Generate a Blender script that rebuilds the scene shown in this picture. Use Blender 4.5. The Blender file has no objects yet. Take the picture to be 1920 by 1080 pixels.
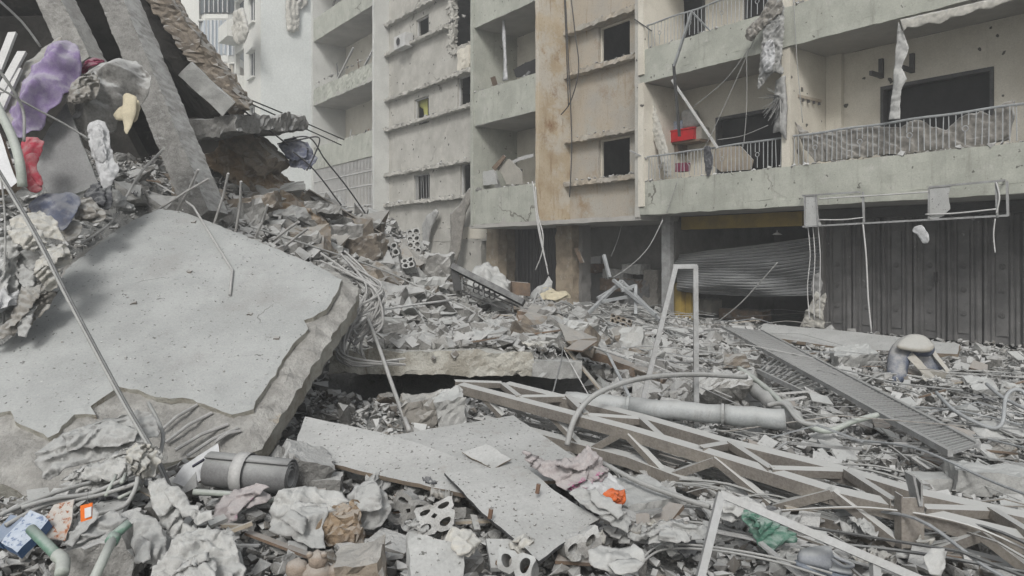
import bpy, bmesh, math, random
import numpy as np
from mathutils import Vector, Matrix, noise
from mathutils.geometry import delaunay_2d_cdt

R = math.radians
SC = bpy.context.scene
COL = SC.collection
random.seed(7)
# ------------------------------------------------------------------ camera, sky, sun, exposure
F, CX, HY, EYE = 1350.0, 960.0, 474.0, 1.6       # focal length and horizon in photo pixels, eye height in m
cam = bpy.data.cameras.new('camera')
cam.sensor_width = 36.0
cam.lens = F / 1920 * 36
cam.shift_y = -(540 - HY) / 1920
cam.clip_start, cam.clip_end = 0.05, 3000
camo = bpy.data.objects.new('camera', cam)
camo.location = (0, 0, EYE)
camo.rotation_euler = (R(90), 0, 0)
COL.objects.link(camo)
SC.camera = camo

SUN_EL, SUN_AZ = 40.0, 190.0                     # azimuth clockwise from +Y (north)
wd = bpy.data.worlds.new('World')
SC.world = wd
wd.use_nodes = True
wn, wl = wd.node_tree.nodes, wd.node_tree.links
wn.clear()
sky = wn.new('ShaderNodeTexSky')
sky.sky_type = 'NISHITA'
sky.sun_disc = False
sky.sun_elevation = R(SUN_EL)
sky.sun_rotation = R(SUN_AZ)
sky.air_density, sky.dust_density, sky.ozone_density = 1.0, 4.0, 1.0
hs = wn.new('ShaderNodeHueSaturation')
hs.inputs['Saturation'].default_value = 0.3      # an even grey overcast
bg = wn.new('ShaderNodeBackground')
bg.inputs['Strength'].default_value = 0.082
wo = wn.new('ShaderNodeOutputWorld')
wl.new(sky.outputs[0], hs.inputs['Color'])
wl.new(hs.outputs[0], bg.inputs[0])
wl.new(bg.outputs[0], wo.inputs[0])

sl = bpy.data.lights.new('sun', 'SUN')
sl.energy, sl.angle, sl.color = 1.5, R(14), (1.0, 0.985, 0.965)
so = bpy.data.objects.new('sun', sl)
sd = Vector((math.sin(R(SUN_AZ)) * math.cos(R(SUN_EL)), math.cos(R(SUN_AZ)) * math.cos(R(SUN_EL)), math.sin(R(SUN_EL))))
so.rotation_euler = sd.to_track_quat('Z', 'Y').to_euler()
so.location = (0, 0, 30)
COL.objects.link(so)
SC.view_settings.view_transform = 'Standard'
SC.view_settings.look = 'None'
SC.view_settings.gamma = 1
SC.view_settings.use_curve_mapping = False
SC.view_settings.exposure = 0.6
try:
    SC.cycles.max_bounces = 6
    SC.cycles.diffuse_bounces = 3
    SC.cycles.volume_bounces = 1
    SC.cycles.use_denoising = True
except Exception:
    pass

# ------------------------------------------------------------------ materials
def _math(nt, op, a, b=None, clamp=False):
    n = nt.nodes.new('ShaderNodeMath')
    n.operation = op
    n.use_clamp = clamp
    for i, v in enumerate((a, b)):
        if v is None: continue
        if isinstance(v, (int, float)): n.inputs[i].default_value = v
        else: nt.links.new(v, n.inputs[i])
    return n.outputs[0]

def _mix(nt, fac, a, b):
    n = nt.nodes.new('ShaderNodeMix')
    n.data_type = 'RGBA'
    for i, v in ((0, fac), (6, a), (7, b)):
        if isinstance(v, (int, float)): n.inputs[i].default_value = v
        elif isinstance(v, tuple): n.inputs[i].default_value = (*v, 1)
        else: nt.links.new(v, n.inputs[i])
    return n.outputs[2]

def _noise(nt, vec, scale, detail=4, rough=.6):
    n = nt.nodes.new('ShaderNodeTexNoise')
    n.inputs['Scale'].default_value = scale
    n.inputs['Detail'].default_value = detail
    n.inputs['Roughness'].default_value = rough
    nt.links.new(vec, n.inputs['Vector'])
    return n.outputs[0]

def _ramp(nt, v, lo, hi):
    n = nt.nodes.new('ShaderNodeMapRange')
    n.interpolation_type = 'SMOOTHSTEP'
    n.inputs[1].default_value, n.inputs[2].default_value = lo, hi
    nt.links.new(v, n.inputs[0])
    return n.outputs[0]

def _scale(nt, vec, s):
    n = nt.nodes.new('ShaderNodeMapping')
    n.inputs['Scale'].default_value = s
    nt.links.new(vec, n.inputs['Vector'])
    return n.outputs[0]

DUST = (.41, .42, .41)
MATS = {}
def M(name, c1, c2=None, sc=3.0, fine=45.0, bump=.5, bd=.02, rough=.92, metal=0.0, dust=0.0, dustc=DUST,
      streak=None, speck=None, stain=None, stripe=None, vary=0.0, crack=None):
    c2 = c2 or tuple(x * .72 for x in c1)
    m = bpy.data.materials.new(name)
    m.use_nodes = True
    nt = m.node_tree
    b = nt.nodes['Principled BSDF']
    tc = nt.nodes.new('ShaderNodeTexCoord').outputs['Object']
    n1 = _noise(nt, tc, sc, 6, .65)
    n2 = _noise(nt, tc, fine, 3, .7)
    col = _mix(nt, _ramp(nt, n1, .36, .64), c1, c2)
    if stripe:                                   # (colour, count per metre, axis vector)
        sv = nt.nodes.new('ShaderNodeVectorMath'); sv.operation = 'DOT_PRODUCT'
        nt.links.new(tc, sv.inputs[0]); sv.inputs[1].default_value = stripe[2]
        w = _math(nt, 'SINE', _math(nt, 'MULTIPLY', sv.outputs['Value'], stripe[1] * 6.283))
        col = _mix(nt, _ramp(nt, w, -.1, .25), col, stripe[0])
    for st in ([stain] if stain and not isinstance(stain, list) else stain or []):   # (colour, scale, lo, hi)
        col = _mix(nt, _ramp(nt, _noise(nt, tc, st[1], 8, .72), st[2], st[3]), col, st[0])
    if streak:                                   # (colour, lo, hi): vertical run-off marks
        col = _mix(nt, _ramp(nt, _noise(nt, _scale(nt, tc, (4.5, 4.5, .55)), 1.3, 6, .7), streak[1], streak[2]), col, streak[0])
    if speck:                                    # (colour, scale, lo, hi): chips and crumbs; on plaster, painted shade of shrapnel pits
        col = _mix(nt, _ramp(nt, _noise(nt, tc, speck[1], 2, .5), speck[2], speck[3]), col, speck[0])
    if crack:                                    # (colour, scale, width): hairline cracks that come and go
        vo = nt.nodes.new('ShaderNodeTexVoronoi'); vo.feature = 'DISTANCE_TO_EDGE'; vo.inputs['Scale'].default_value = crack[1]
        wv = nt.nodes.new('ShaderNodeVectorMath'); wv.operation = 'ADD'
        nn_ = nt.nodes.new('ShaderNodeTexNoise'); nn_.inputs['Scale'].default_value = 3; nn_.inputs['Detail'].default_value = 6; nt.links.new(tc, nn_.inputs['Vector'])
        sv_ = nt.nodes.new('ShaderNodeVectorMath'); sv_.operation = 'SCALE'; sv_.inputs['Scale'].default_value = .5; nt.links.new(nn_.outputs['Color'], sv_.inputs[0])
        nt.links.new(tc, wv.inputs[0]); nt.links.new(sv_.outputs[0], wv.inputs[1]); nt.links.new(wv.outputs[0], vo.inputs['Vector'])
        ck = _math(nt, 'LESS_THAN', vo.outputs['Distance'], crack[2])
        ck = _math(nt, 'MULTIPLY', ck, _ramp(nt, _noise(nt, tc, crack[1] * 1.3, 2), .56, .64))
        col = _mix(nt, ck, col, crack[0])
    g = _math(nt, 'ADD', _math(nt, 'MULTIPLY', n2, .5), .75)
    if vary:
        oi = nt.nodes.new('ShaderNodeObjectInfo')
        g = _math(nt, 'MULTIPLY', g, _math(nt, 'ADD', _math(nt, 'MULTIPLY', oi.outputs['Random'], vary), 1 - vary * .5))
    hv = nt.nodes.new('ShaderNodeVectorMath'); hv.operation = 'SCALE'
    nt.links.new(col, hv.inputs[0]); nt.links.new(g, hv.inputs['Scale'])
    col = hv.outputs[0]
    if dust:                                     # powder that has settled on whatever faces up
        ge = nt.nodes.new('ShaderNodeNewGeometry')
        sx = nt.nodes.new('ShaderNodeSeparateXYZ')
        nt.links.new(ge.outputs['Normal'], sx.inputs[0])
        f = _math(nt, 'ADD', sx.outputs[2], _math(nt, 'MULTIPLY', _math(nt, 'SUBTRACT', n1, .5), 1.6))
        f = _math(nt, 'MULTIPLY', _ramp(nt, f, .15, .75), dust)
        f2 = _math(nt, 'MULTIPLY', _ramp(nt, n2, .2, .75), .25)
        col = _mix(nt, _math(nt, 'ADD', f, _math(nt, 'MULTIPLY', f2, dust), True), col, dustc)
    nt.links.new(col, b.inputs['Base Color'])
    b.inputs['Roughness'].default_value = rough
    b.inputs['Metallic'].default_value = metal
    b.inputs['Specular IOR Level'].default_value = .25
    if bump:
        bn = nt.nodes.new('ShaderNodeBump')
        bn.inputs['Strength'].default_value = bump
        bn.inputs['Distance'].default_value = bd
        nt.links.new(_math(nt, 'ADD', _math(nt, 'MULTIPLY', n1, .6), _math(nt, 'MULTIPLY', n2, .5)), bn.inputs['Height'])
        nt.links.new(bn.outputs[0], b.inputs['Normal'])
    MATS[name] = m
    return m

M('concrete', (.25, .245, .23), (.14, .135, .125), 5, 45, 1.0, .025, dust=.7, vary=.5, dustc=(.46, .465, .455))  # dust on the tops brightened to strengthen the light-and-shade contrast
M('concrete_brown', (.21, .175, .135), (.12, .1, .08), 5, 50, .9, .02, dust=.5, vary=.4)
M('concrete_pale', (.36, .36, .345), (.25, .25, .24), 4, 60, .6, .015, dust=.8, vary=.2)
M('screed', (.35, .36, .352), (.30, .31, .303), 2.2, 70, .4, .008, stain=[((.17, .17, .16), 2.3, .66, .74), ((.27, .27, .26), .9, .5, .7), ((.25, .255, .245), 9, .6, .7)],
  speck=((.13, .13, .125), 30, .67, .73), crack=((.17, .17, .165), .8, .004))
M('slab_core', (.36, .355, .335), (.24, .235, .22), 5, 45, 1.0, .03, stain=((.29, .23, .15), 1.7, .6, .75))
M('slab_edge', (.43, .42, .375), (.28, .26, .215), 4, 40, 1.0, .03, streak=((.2, .165, .12), .56, .7), dust=.5)
M('rubble_soil_shade', (.10, .097, .09), (.045, .043, .04), 7, 34, 1.0, .06, dust=.38, speck=((.03, .03, .028), 16, .55, .66))  # shade of the gaps between chunks put into this dark base
M('gravel', (.27, .265, .25), (.13, .127, .12), 2.5, 30, .6, .02, dust=.8, dustc=(.47, .475, .465))  # real dust, made paler on top to stand in for stronger light
M('gravel_brown', (.19, .17, .145), (.12, .108, .095), 2, 30, .6, .02, dust=.5)
M('concrete_shade_dark', (.045, .042, .038), (.02, .019, .017), 2.2, 30, 1, .03, stain=[((.075, .068, .06), 3, .58, .72)])  # concrete coloured almost black to carry the shade of the hollow
M('board_white', (.41, .415, .405), (.35, .355, .345), 2.5, 60, .12, .004, speck=((.13, .13, .12), 38, .65, .71),
  stain=[((.3, .29, .27), 4, .58, .74)])
M('board_edge', (.25, .2, .15), (.17, .14, .11), 8, 60, .4, .005)
M('plaster_green', (.40, .41, .36), (.32, .33, .288), 1.4, 35, .5, .012, stain=[((.45, .445, .41), 2.6, .54, .72), ((.22, .215, .185), .9, .6, .85), ((.27, .27, .24), 17, .56, .72), ((.47, .47, .44), 23, .6, .72)], streak=((.22, .22, .19), .52, .82), speck=((.12, .12, .105), 8, .69, .73), crack=((.15, .145, .125), .3, .006))
M('plaster_grey', (.43, .42, .385), (.34, .33, .30), 1.2, 35, .5, .012, stain=[((.49, .475, .43), 2.2, .54, .72), ((.29, .28, .25), 15, .57, .72), ((.24, .235, .21), .6, .58, .85)], streak=((.24, .23, .205), .54, .86), speck=((.05, .05, .046), 4.5, .70, .72), crack=((.13, .125, .11), .3, .006))
M('plaster_pale', (.52, .525, .50), (.45, .455, .435), .8, 30, .3, .01, stain=[((.37, .37, .35), .7, .56, .8), ((.4, .4, .38), 16, .57, .72)], streak=((.36, .36, .335), .58, .85))
M('plaster_cream', (.60, .57, .495), (.51, .48, .41), .9, 40, .35, .01, stain=[((.4, .375, .315), 1.1, .58, .8), ((.44, .42, .36), 19, .57, .72)], streak=((.38, .355, .3), .57, .85), speck=((.1, .095, .085), 4.2, .72, .74))
M('plaster_orange', (.385, .34, .275), (.34, .32, .285), .8, 30, .5, .012,
  stain=[((.24, .165, .09), .55, .53, .72), ((.36, .35, .315), 1.3, .5, .66), ((.14, .11, .085), .8, .62, .8), ((.26, .215, .15), 16, .55, .7), ((.48, .44, .37), 24, .58, .7)], streak=((.24, .18, .11), .54, .8))
M('plaster_rust', (.45, .385, .285), (.36, .285, .19), 1.1, 30, .6, .015, stain=[((.46, .43, .37), 1.0, .46, .6), ((.21, .12, .06), .9, .58, .72), ((.27, .2, .13), 15, .55, .7), ((.12, .08, .05), 3.0, .66, .74)], streak=((.25, .17, .1), .54, .75))
M('ceiling_plaster', (.40, .39, .365), (.33, .32, .3), 1, 40, .3, .01)
M('room_yellow', (.42, .42, .13), (.34, .34, .11), 2, 30, .2, .01)
M('shop_wall', (.2, .195, .185), (.14, .136, .13), 1.2, 30, .4, .01, stain=[((.1, .098, .093), .9, .55, .75)])  # darkened so the colour carries the shade under the balcony slab
M('pillar_brown', (.30, .25, .185), (.19, .155, .115), 2.2, 30, .7, .02, stain=[((.36, .335, .29), 2.4, .55, .7), ((.1, .08, .06), 1.3, .6, .75)])
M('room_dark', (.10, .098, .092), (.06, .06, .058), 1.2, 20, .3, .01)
M('near_black', (.035, .035, .036), (.022, .022, .024), 2, 20, .2, .01)  # near-black fill; on the fan disc it is painted shade
M('door_dark', (.06, .06, .063), (.045, .045, .048), 3, 60, .5, .01, dust=.25)
M('shutter_grey', (.155, .153, .15), (.10, .099, .098), 2, 55, .7, .006, rough=.75, metal=.1, streak=((.14, .138, .135), .5, .75), speck=((.24, .24, .235), 9, .7, .76))
M('roller_grey', (.17, .175, .18), (.12, .123, .127), 2, 40, .3, .006, rough=.6, metal=.3, dust=.5)
M('yellow_paint', (.34, .24, .055), (.24, .175, .05), 2, 40, .3, .006, streak=((.15, .12, .06), .6, .8))
M('steel_grey', (.34, .345, .345), (.24, .24, .235), 5, 60, .3, .004, rough=.6, metal=.25, dust=.55)
M('steel_brown', (.25, .222, .188), (.17, .15, .13), 4, 60, .3, .004, rough=.7, metal=.15, dust=.95, dustc=(.45, .455, .44))
M('steel_dark', (.07, .07, .072), (.05, .05, .05), 5, 60, .3, .004, rough=.6, metal=.3, dust=.35)
M('rail_paint', (.33, .345, .35), (.25, .26, .265), 6, 50, .2, .003, rough=.6)
M('rust', (.16, .09, .055), (.1, .06, .04), 6, 50, .5, .005, dust=.4)
M('wood_brown', (.17, .115, .075), (.1, .07, .05), 5, 40, .5, .006, dust=.45, vary=.3)
M('wood_pale', (.36, .31, .24), (.28, .24, .19), 5, 40, .4, .006, dust=.5, vary=.2)
M('rebar', (.36, .355, .345), (.27, .265, .255), 12, 80, .5, .003, dust=.3)
M('cable_black', (.035, .035, .037), (.025, .025, .027), 8, 60, .1, .002, rough=.6, dust=.25)
M('cable_white', (.5, .5, .49), (.42, .42, .41), 8, 60, .1, .002, rough=.6)
M('cable_grey', (.31, .31, .30), (.22, .22, .21), 8, 60, .2, .002, rough=.7, dust=.4)
M('duct', (.38, .395, .395), (.28, .295, .295), 5, 60, .3, .004, rough=.7, metal=.1, dust=.6, streak=((.2, .2, .19), .52, .7))
CL = dict(sc=12, fine=140, bump=.4, bd=.009, rough=1.0)
def cloth_mat(name, c, dust=.45, c2=None, **k):
    a = dict(CL); a.update(k)
    return M(name, c, c2, dust=dust, **a)
cloth_mat('cloth_grey', (.33, .33, .32))
cloth_mat('cloth_pale', (.43, .43, .415))
cloth_mat('cloth_cream', (.47, .455, .41))
cloth_mat('cloth_dark', (.07, .072, .08), .25)
cloth_mat('cloth_taupe', (.25, .235, .21), .4)
cloth_mat('cloth_blue', (.10, .115, .17), .3, (.15, .155, .19))
cloth_mat('cloth_red', (.36, .035, .06), .25, (.33, .1, .11))
cloth_mat('cloth_maroon', (.22, .03, .075), .3)
cloth_mat('cloth_purple', (.21, .155, .29), .35, (.28, .24, .345))
cloth_mat('cloth_white', (.5, .505, .51), .3)
cloth_mat('cloth_patterned', (.36, .33, .325), .2, (.3, .27, .27), stain=[((.30, .05, .16), 5, .56, .62)])
cloth_mat('cloth_orange', (.62, .13, .025), .1)
cloth_mat('plastic_green', (.055, .165, .115), .35, (.12, .21, .17))
cloth_mat('cloth_ticking', (.44, .42, .37), .2, stripe=((.25, .27, .29), 7, (1, .3, 0)))
M('curtain_blue', (.52, .53, .53), (.46, .47, .47), 1, 20, .2, .01, stripe=((.30, .34, .38), 3.2, (1, 0, 0)))
M('curtain_cream', (.56, .54, .49), (.5, .48, .43), 1, 20, .2, .01, stripe=((.44, .40, .34), 3.0, (1, 0, 0)))
M('far_wall', (.60, .60, .56), (.53, .53, .5), .3, 10, .2, .01, streak=((.45, .45, .42), .6, .85))
M('far_wall_blue', (.62, .64, .62), (.55, .57, .55), .25, 10, .2, .01, streak=((.37, .39, .38), .6, .85))
M('glass_dark', (.06, .075, .085), (.05, .06, .07), 1, 10, 0, .01, rough=.15)
M('frame_white', (.5, .5, .49), (.42, .42, .41), 3, 50, .2, .003)
M('plastic_red', (.55, .02, .025), (.42, .02, .025), 4, 50, .1, .003, rough=.45)
M('plastic_blue', (.055, .075, .125), (.045, .06, .1), 4, 50, .1, .003, rough=.5, dust=.75, dustc=(.37, .365, .345))
M('plastic_beige', (.36, .34, .295), (.29, .275, .24), 4, 50, .1, .003, rough=.5, dust=.5)
M('plastic_white', (.55, .56, .57), (.47, .48, .49), 4, 50, .1, .003, rough=.4, dust=.3)
M('foam_cream', (.50, .45, .33), (.42, .38, .28), 6, 70, .4, .006)
M('foam_brown', (.27, .2, .13), (.17, .125, .085), 9, 40, 1, .02, dust=.35)
M('panel_charcoal', (.155, .155, .155), (.11, .11, .11), 3, 70, .3, .003, rough=.6, dust=.5)
M('mat_grey', (.19, .19, .19), (.15, .15, .15), 5, 90, .4, .003, dust=.45)
M('tape', (.42, .42, .41), (.35, .35, .34), 5, 60, .1, .002, rough=.6)
M('tag_orange', (.72, .17, .03), (.65, .15, .03), 5, 40, .05, .002, rough=.5)
M('paper_white', (.62, .62, .62), (.56, .56, .57), 5, 40, .05, .002)
M('slot_shade', (.06, .06, .08), (.05, .05, .06), 5, 40, 0, .002)
M('box_blue', (.05, .12, .26), (.04, .1, .22), 5, 40, .1, .002, rough=.5, dust=.4)
M('label_blue', (.42, .47, .54), (.33, .39, .48), 9, 60, .1, .002, stain=((.10, .15, .27), 48, .54, .58), dust=.15)
M('floral', (.45, .43, .4), (.38, .36, .33), 4, 60, .1, .003, stain=[((.42, .27, .2), 16, .52, .6), ((.25, .09, .04), 34, .54, .6)])
M('pipe_green', (.10, .2, .145), (.14, .23, .18), 6, 60, .1, .003, rough=.5, dust=.45)
M('pipe_pale', (.38, .41, .37), (.31, .34, .3), 6, 60, .1, .003, rough=.5, dust=.4)
M('plush', (.30, .245, .195), (.23, .18, .14), 8, 150, 1, .012, rough=1, dust=.55, dustc=(.4, .38, .35))
M('shoe_grey', (.27, .285, .31), (.22, .235, .26), 6, 80, .15, .003, rough=.7, dust=.55)
M('sole_grey', (.17, .19, .22), (.14, .16, .19), 6, 80, .15, .003, rough=.7)
M('soil_brown', (.22, .16, .1), (.13, .095, .065), 4, 25, 1, .04, dust=.3, streak=((.3, .27, .22), .5, .7))
M('wire_stuff', (.3, .3, .29), (.2, .2, .19), 5, 50, .2, .003, dust=.4)
M('street_ground', (.2, .2, .19), (.14, .14, .135), .8, 20, .6, .02, dust=.6)
# ------------------------------------------------------------------ geometry helpers
EYEV = Vector((0, 0, EYE))
def at(px, py, Y):                               # photo pixel at distance Y -> place in the world
    return Vector(((px - CX) / F * Y, Y, EYE - (py - HY) / F * Y))

WL = {}                                          # world place of every thing, for its parts
def obj(name, verts, faces, mat, parent=None, smooth=False):
    vs = np.array([tuple(v) for v in verts], dtype=float).reshape(-1, 3)
    if parent is not None: org = Vector(WL[parent.name])
    else: org = Vector(((vs[:, 0].min() + vs[:, 0].max()) / 2, (vs[:, 1].min() + vs[:, 1].max()) / 2, vs[:, 2].min()))
    me = bpy.data.meshes.new(name)
    me.from_pydata((vs - np.array(org)).tolist(), [], faces)
    if smooth: me.polygons.foreach_set('use_smooth', [True] * len(me.polygons))
    me.materials.append(MATS[mat] if isinstance(mat, str) else mat)
    o = bpy.data.objects.new(name, me)
    COL.objects.link(o)
    if parent is not None: o.parent = parent
    else: o.location = org
    WL[o.name] = tuple(org)
    return o

def tag(o, label, cat, group=None, kind=None):
    o['label'], o['category'] = label, cat
    if group: o['group'] = group
    if kind: o['kind'] = kind
    return o

def thing(name, label, cat, loc, group=None):
    o = bpy.data.objects.new(name, None)
    o.empty_display_size = .1
    COL.objects.link(o)
    o.location = loc
    WL[o.name] = tuple(loc)
    return tag(o, label, cat, group)

def structure(o):
    o['kind'] = 'structure'
    return o

def piece(name, me, parent, loc, rot=None, scale=None):          # a part that shares its mesh with its look-alikes
    o = bpy.data.objects.new(name, me)
    COL.objects.link(o)
    o.parent = parent
    o.location = Vector(loc) - Vector(WL[parent.name])
    if rot is not None:
        o.rotation_mode = 'QUATERNION'
        o.rotation_quaternion = rot
    if scale: o.scale = scale
    WL[o.name] = tuple(loc)
    return o

def cr(pts, k=6, closed=False):                  # smooth curve through points
    pts = [Vector(p) for p in pts]
    n = len(pts)
    out = []
    for i in range(n if closed else n - 1):
        p = [pts[(i + j) % n] if closed else pts[min(max(i + j, 0), n - 1)] for j in (-1, 0, 1, 2)]
        for q in range(k):
            t = q / k
            out.append(.5 * ((2 * p[1]) + (p[2] - p[0]) * t + (2 * p[0] - 5 * p[1] + 4 * p[2] - p[3]) * t * t + (3 * p[1] - p[0] - 3 * p[2] + p[3]) * t ** 3))
    if not closed: out.append(pts[-1])
    return out

def nz(v, f=1.0, seed=0.0):
    return noise.noise(Vector((v[0] * f + seed * 7.31, v[1] * f - seed * 3.7, v[2] * f + seed * 1.9)))

class MB:
    def __init__(s): s.v, s.f = [], []
    def add(s, vs, fs):
        o = len(s.v)
        s.v += [Vector(v) for v in vs]
        s.f += [tuple(i + o for i in f) for f in fs]
        return s
    def hexa(s, p):                              # 8 corners: bottom 4 ccw, top 4 ccw
        return s.add(p, [(3, 2, 1, 0), (4, 5, 6, 7), (0, 1, 5, 4), (1, 2, 6, 5), (2, 3, 7, 6), (3, 0, 4, 7)])
    def obox(s, c, ax, h):
        c = Vector(c); a, b, d = [Vector(x) * y for x, y in zip(ax, h)]
        return s.hexa([c - a - b - d, c + a - b - d, c + a + b - d, c - a + b - d, c - a - b + d, c + a - b + d, c + a + b + d, c - a + b + d])
    def bar(s, p0, p1, w, h, up=(0, 0, 1)):      # rectangular bar
        p0, p1 = Vector(p0), Vector(p1)
        x = (p1 - p0); L = x.length; x.normalize()
        y = Vector(up).cross(x)
        if y.length < 1e-4: y = Vector((1, 0, 0)).cross(x)
        y.normalize(); z = x.cross(y)
        return s.obox((p0 + p1) / 2, (x, y, z), (L / 2, w / 2, h / 2))
    def angle(s, p0, p1, w=.06, t=.008, up=(0, 0, 1), side=1):    # L-profile: a level flange and a hanging one
        p0, p1 = Vector(p0), Vector(p1)
        x = (p1 - p0).normalized()
        y = Vector(up).cross(x).normalized(); z = x.cross(y)
        s.bar(p0 + y * side * w / 2 * 0, p1 + y * side * w / 2 * 0, w, t, z)
        q = y * side * (w / 2 - t / 2) - z * (w / 2 + t / 2)
        return s.bar(p0 + q, p1 + q, t, w, z)
    def tube(s, pts, r, n=7, cap=True):
        pts = [Vector(p) for p in pts]
        m = len(pts)
        t0 = (pts[1] - pts[0]).normalized()
        a = t0.orthogonal().normalized()
        vs, fs = [], []
        for i in range(m):
            t = (pts[min(i + 1, m - 1)] - pts[max(i - 1, 0)])
            if t.length < 1e-9: t = t0.copy()
            t.normalize()
            a = (a - t * a.dot(t))
            a = a.normalized() if a.length > 1e-6 else t.orthogonal().normalized()
            b = t.cross(a)
            rr = r[i] if isinstance(r, (list, tuple)) else r
            for k in range(n):
                g = 2 * math.pi * k / n
                vs.append(pts[i] + (a * math.cos(g) + b * math.sin(g)) * rr)
        for i in range(m - 1):
            for k in range(n):
                fs.append((i * n + k, i * n + (k + 1) % n, (i + 1) * n + (k + 1) % n, (i + 1) * n + k))
        if cap:
            fs.append(tuple(reversed(range(n)))); fs.append(tuple((m - 1) * n + k for k in range(n)))
        return s.add(vs, fs)
    def torus(s, c, ax1, ax2, R_, r, n=14, k=5):
        ax1, ax2 = Vector(ax1), Vector(ax2); ax3 = ax1.cross(ax2)
        vs, fs = [], []
        for i in range(n):
            g = 2 * math.pi * i / n
            d = ax1 * math.cos(g) + ax2 * math.sin(g)
            for j in range(k):
                e = 2 * math.pi * j / k
                vs.append(Vector(c) + d * (R_ + r * math.cos(e)) + ax3 * r * math.sin(e))
        for i in range(n):
            for j in range(k):
                fs.append((i * k + j, ((i + 1) % n) * k + j, ((i + 1) % n) * k + (j + 1) % k, i * k + (j + 1) % k))
        return s.add(vs, fs)
    def rough(s, c, ax, h, res=.15, amp=.02, seed=0, f=3.0, keep=None):   # a box with worn, uneven faces
        c = Vector(c); ax = [Vector(a) for a in ax]
        def P(u, v, w):
            p = c + ax[0] * (u * h[0]) + ax[1] * (v * h[1]) + ax[2] * (w * h[2])
            k = amp * (1.6 if max(abs(u), abs(v), abs(w)) > .999 and sum(abs(q) > .999 for q in (u, v, w)) > 1 else 1)
            r2 = lambda g, q: (.5 - 2 * abs(nz(p, f * g, seed + q))) * .5
            return p + Vector((nz(p, f, seed), nz(p, f, seed + 3), nz(p, f, seed + 5))) * k * .7 + Vector((r2(4, 1), r2(4, 2), r2(4, 8))) * k * .9 + Vector((r2(11, 6), r2(11, 7), r2(11, 9))) * k * .6
        for i in range(3):
            j, l = (i + 1) % 3, (i + 2) % 3
            nj, nl = [max(1, min(140, int(round(2 * h[q] / res)))) for q in (j, l)]
            for sg in (-1, 1):
                vs, fs = [], []
                for a in range(nj + 1):
                    for b in range(nl + 1):
                        q = [0, 0, 0]; q[i] = sg; q[j] = -1 + 2 * a / nj; q[l] = -1 + 2 * b / nl
                        vs.append(P(*q))
                for a in range(nj):
                    for b in range(nl):
                        e = a * (nl + 1) + b
                        fs.append((e, e + nl + 1, e + nl + 2, e + 1) if sg > 0 else (e, e + 1, e + nl + 2, e + nl + 1))
                s.add(vs, fs)
        return s
    def build(s, name, mat, parent=None, smooth=False):
        return obj(name, s.v, s.f, mat, parent, smooth)

def path(pts, k=6):                              # [(px, py, Y), ...] -> smooth line in the world
    return cr([at(*p) for p in pts], k)

# a sheet, board, slab or cloth cut to an outline; the outline lies in a plane that stands in the world
def plane_at(px, py, Y, n):
    return at(px, py, Y), Vector(n).normalized()

def plane3(a, b, c):
    a, b, c = at(*a), at(*b), at(*c)
    n = (b - a).cross(c - a).normalized()
    if n.dot(EYEV - a) < 0: n = -n
    return a, n

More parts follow.
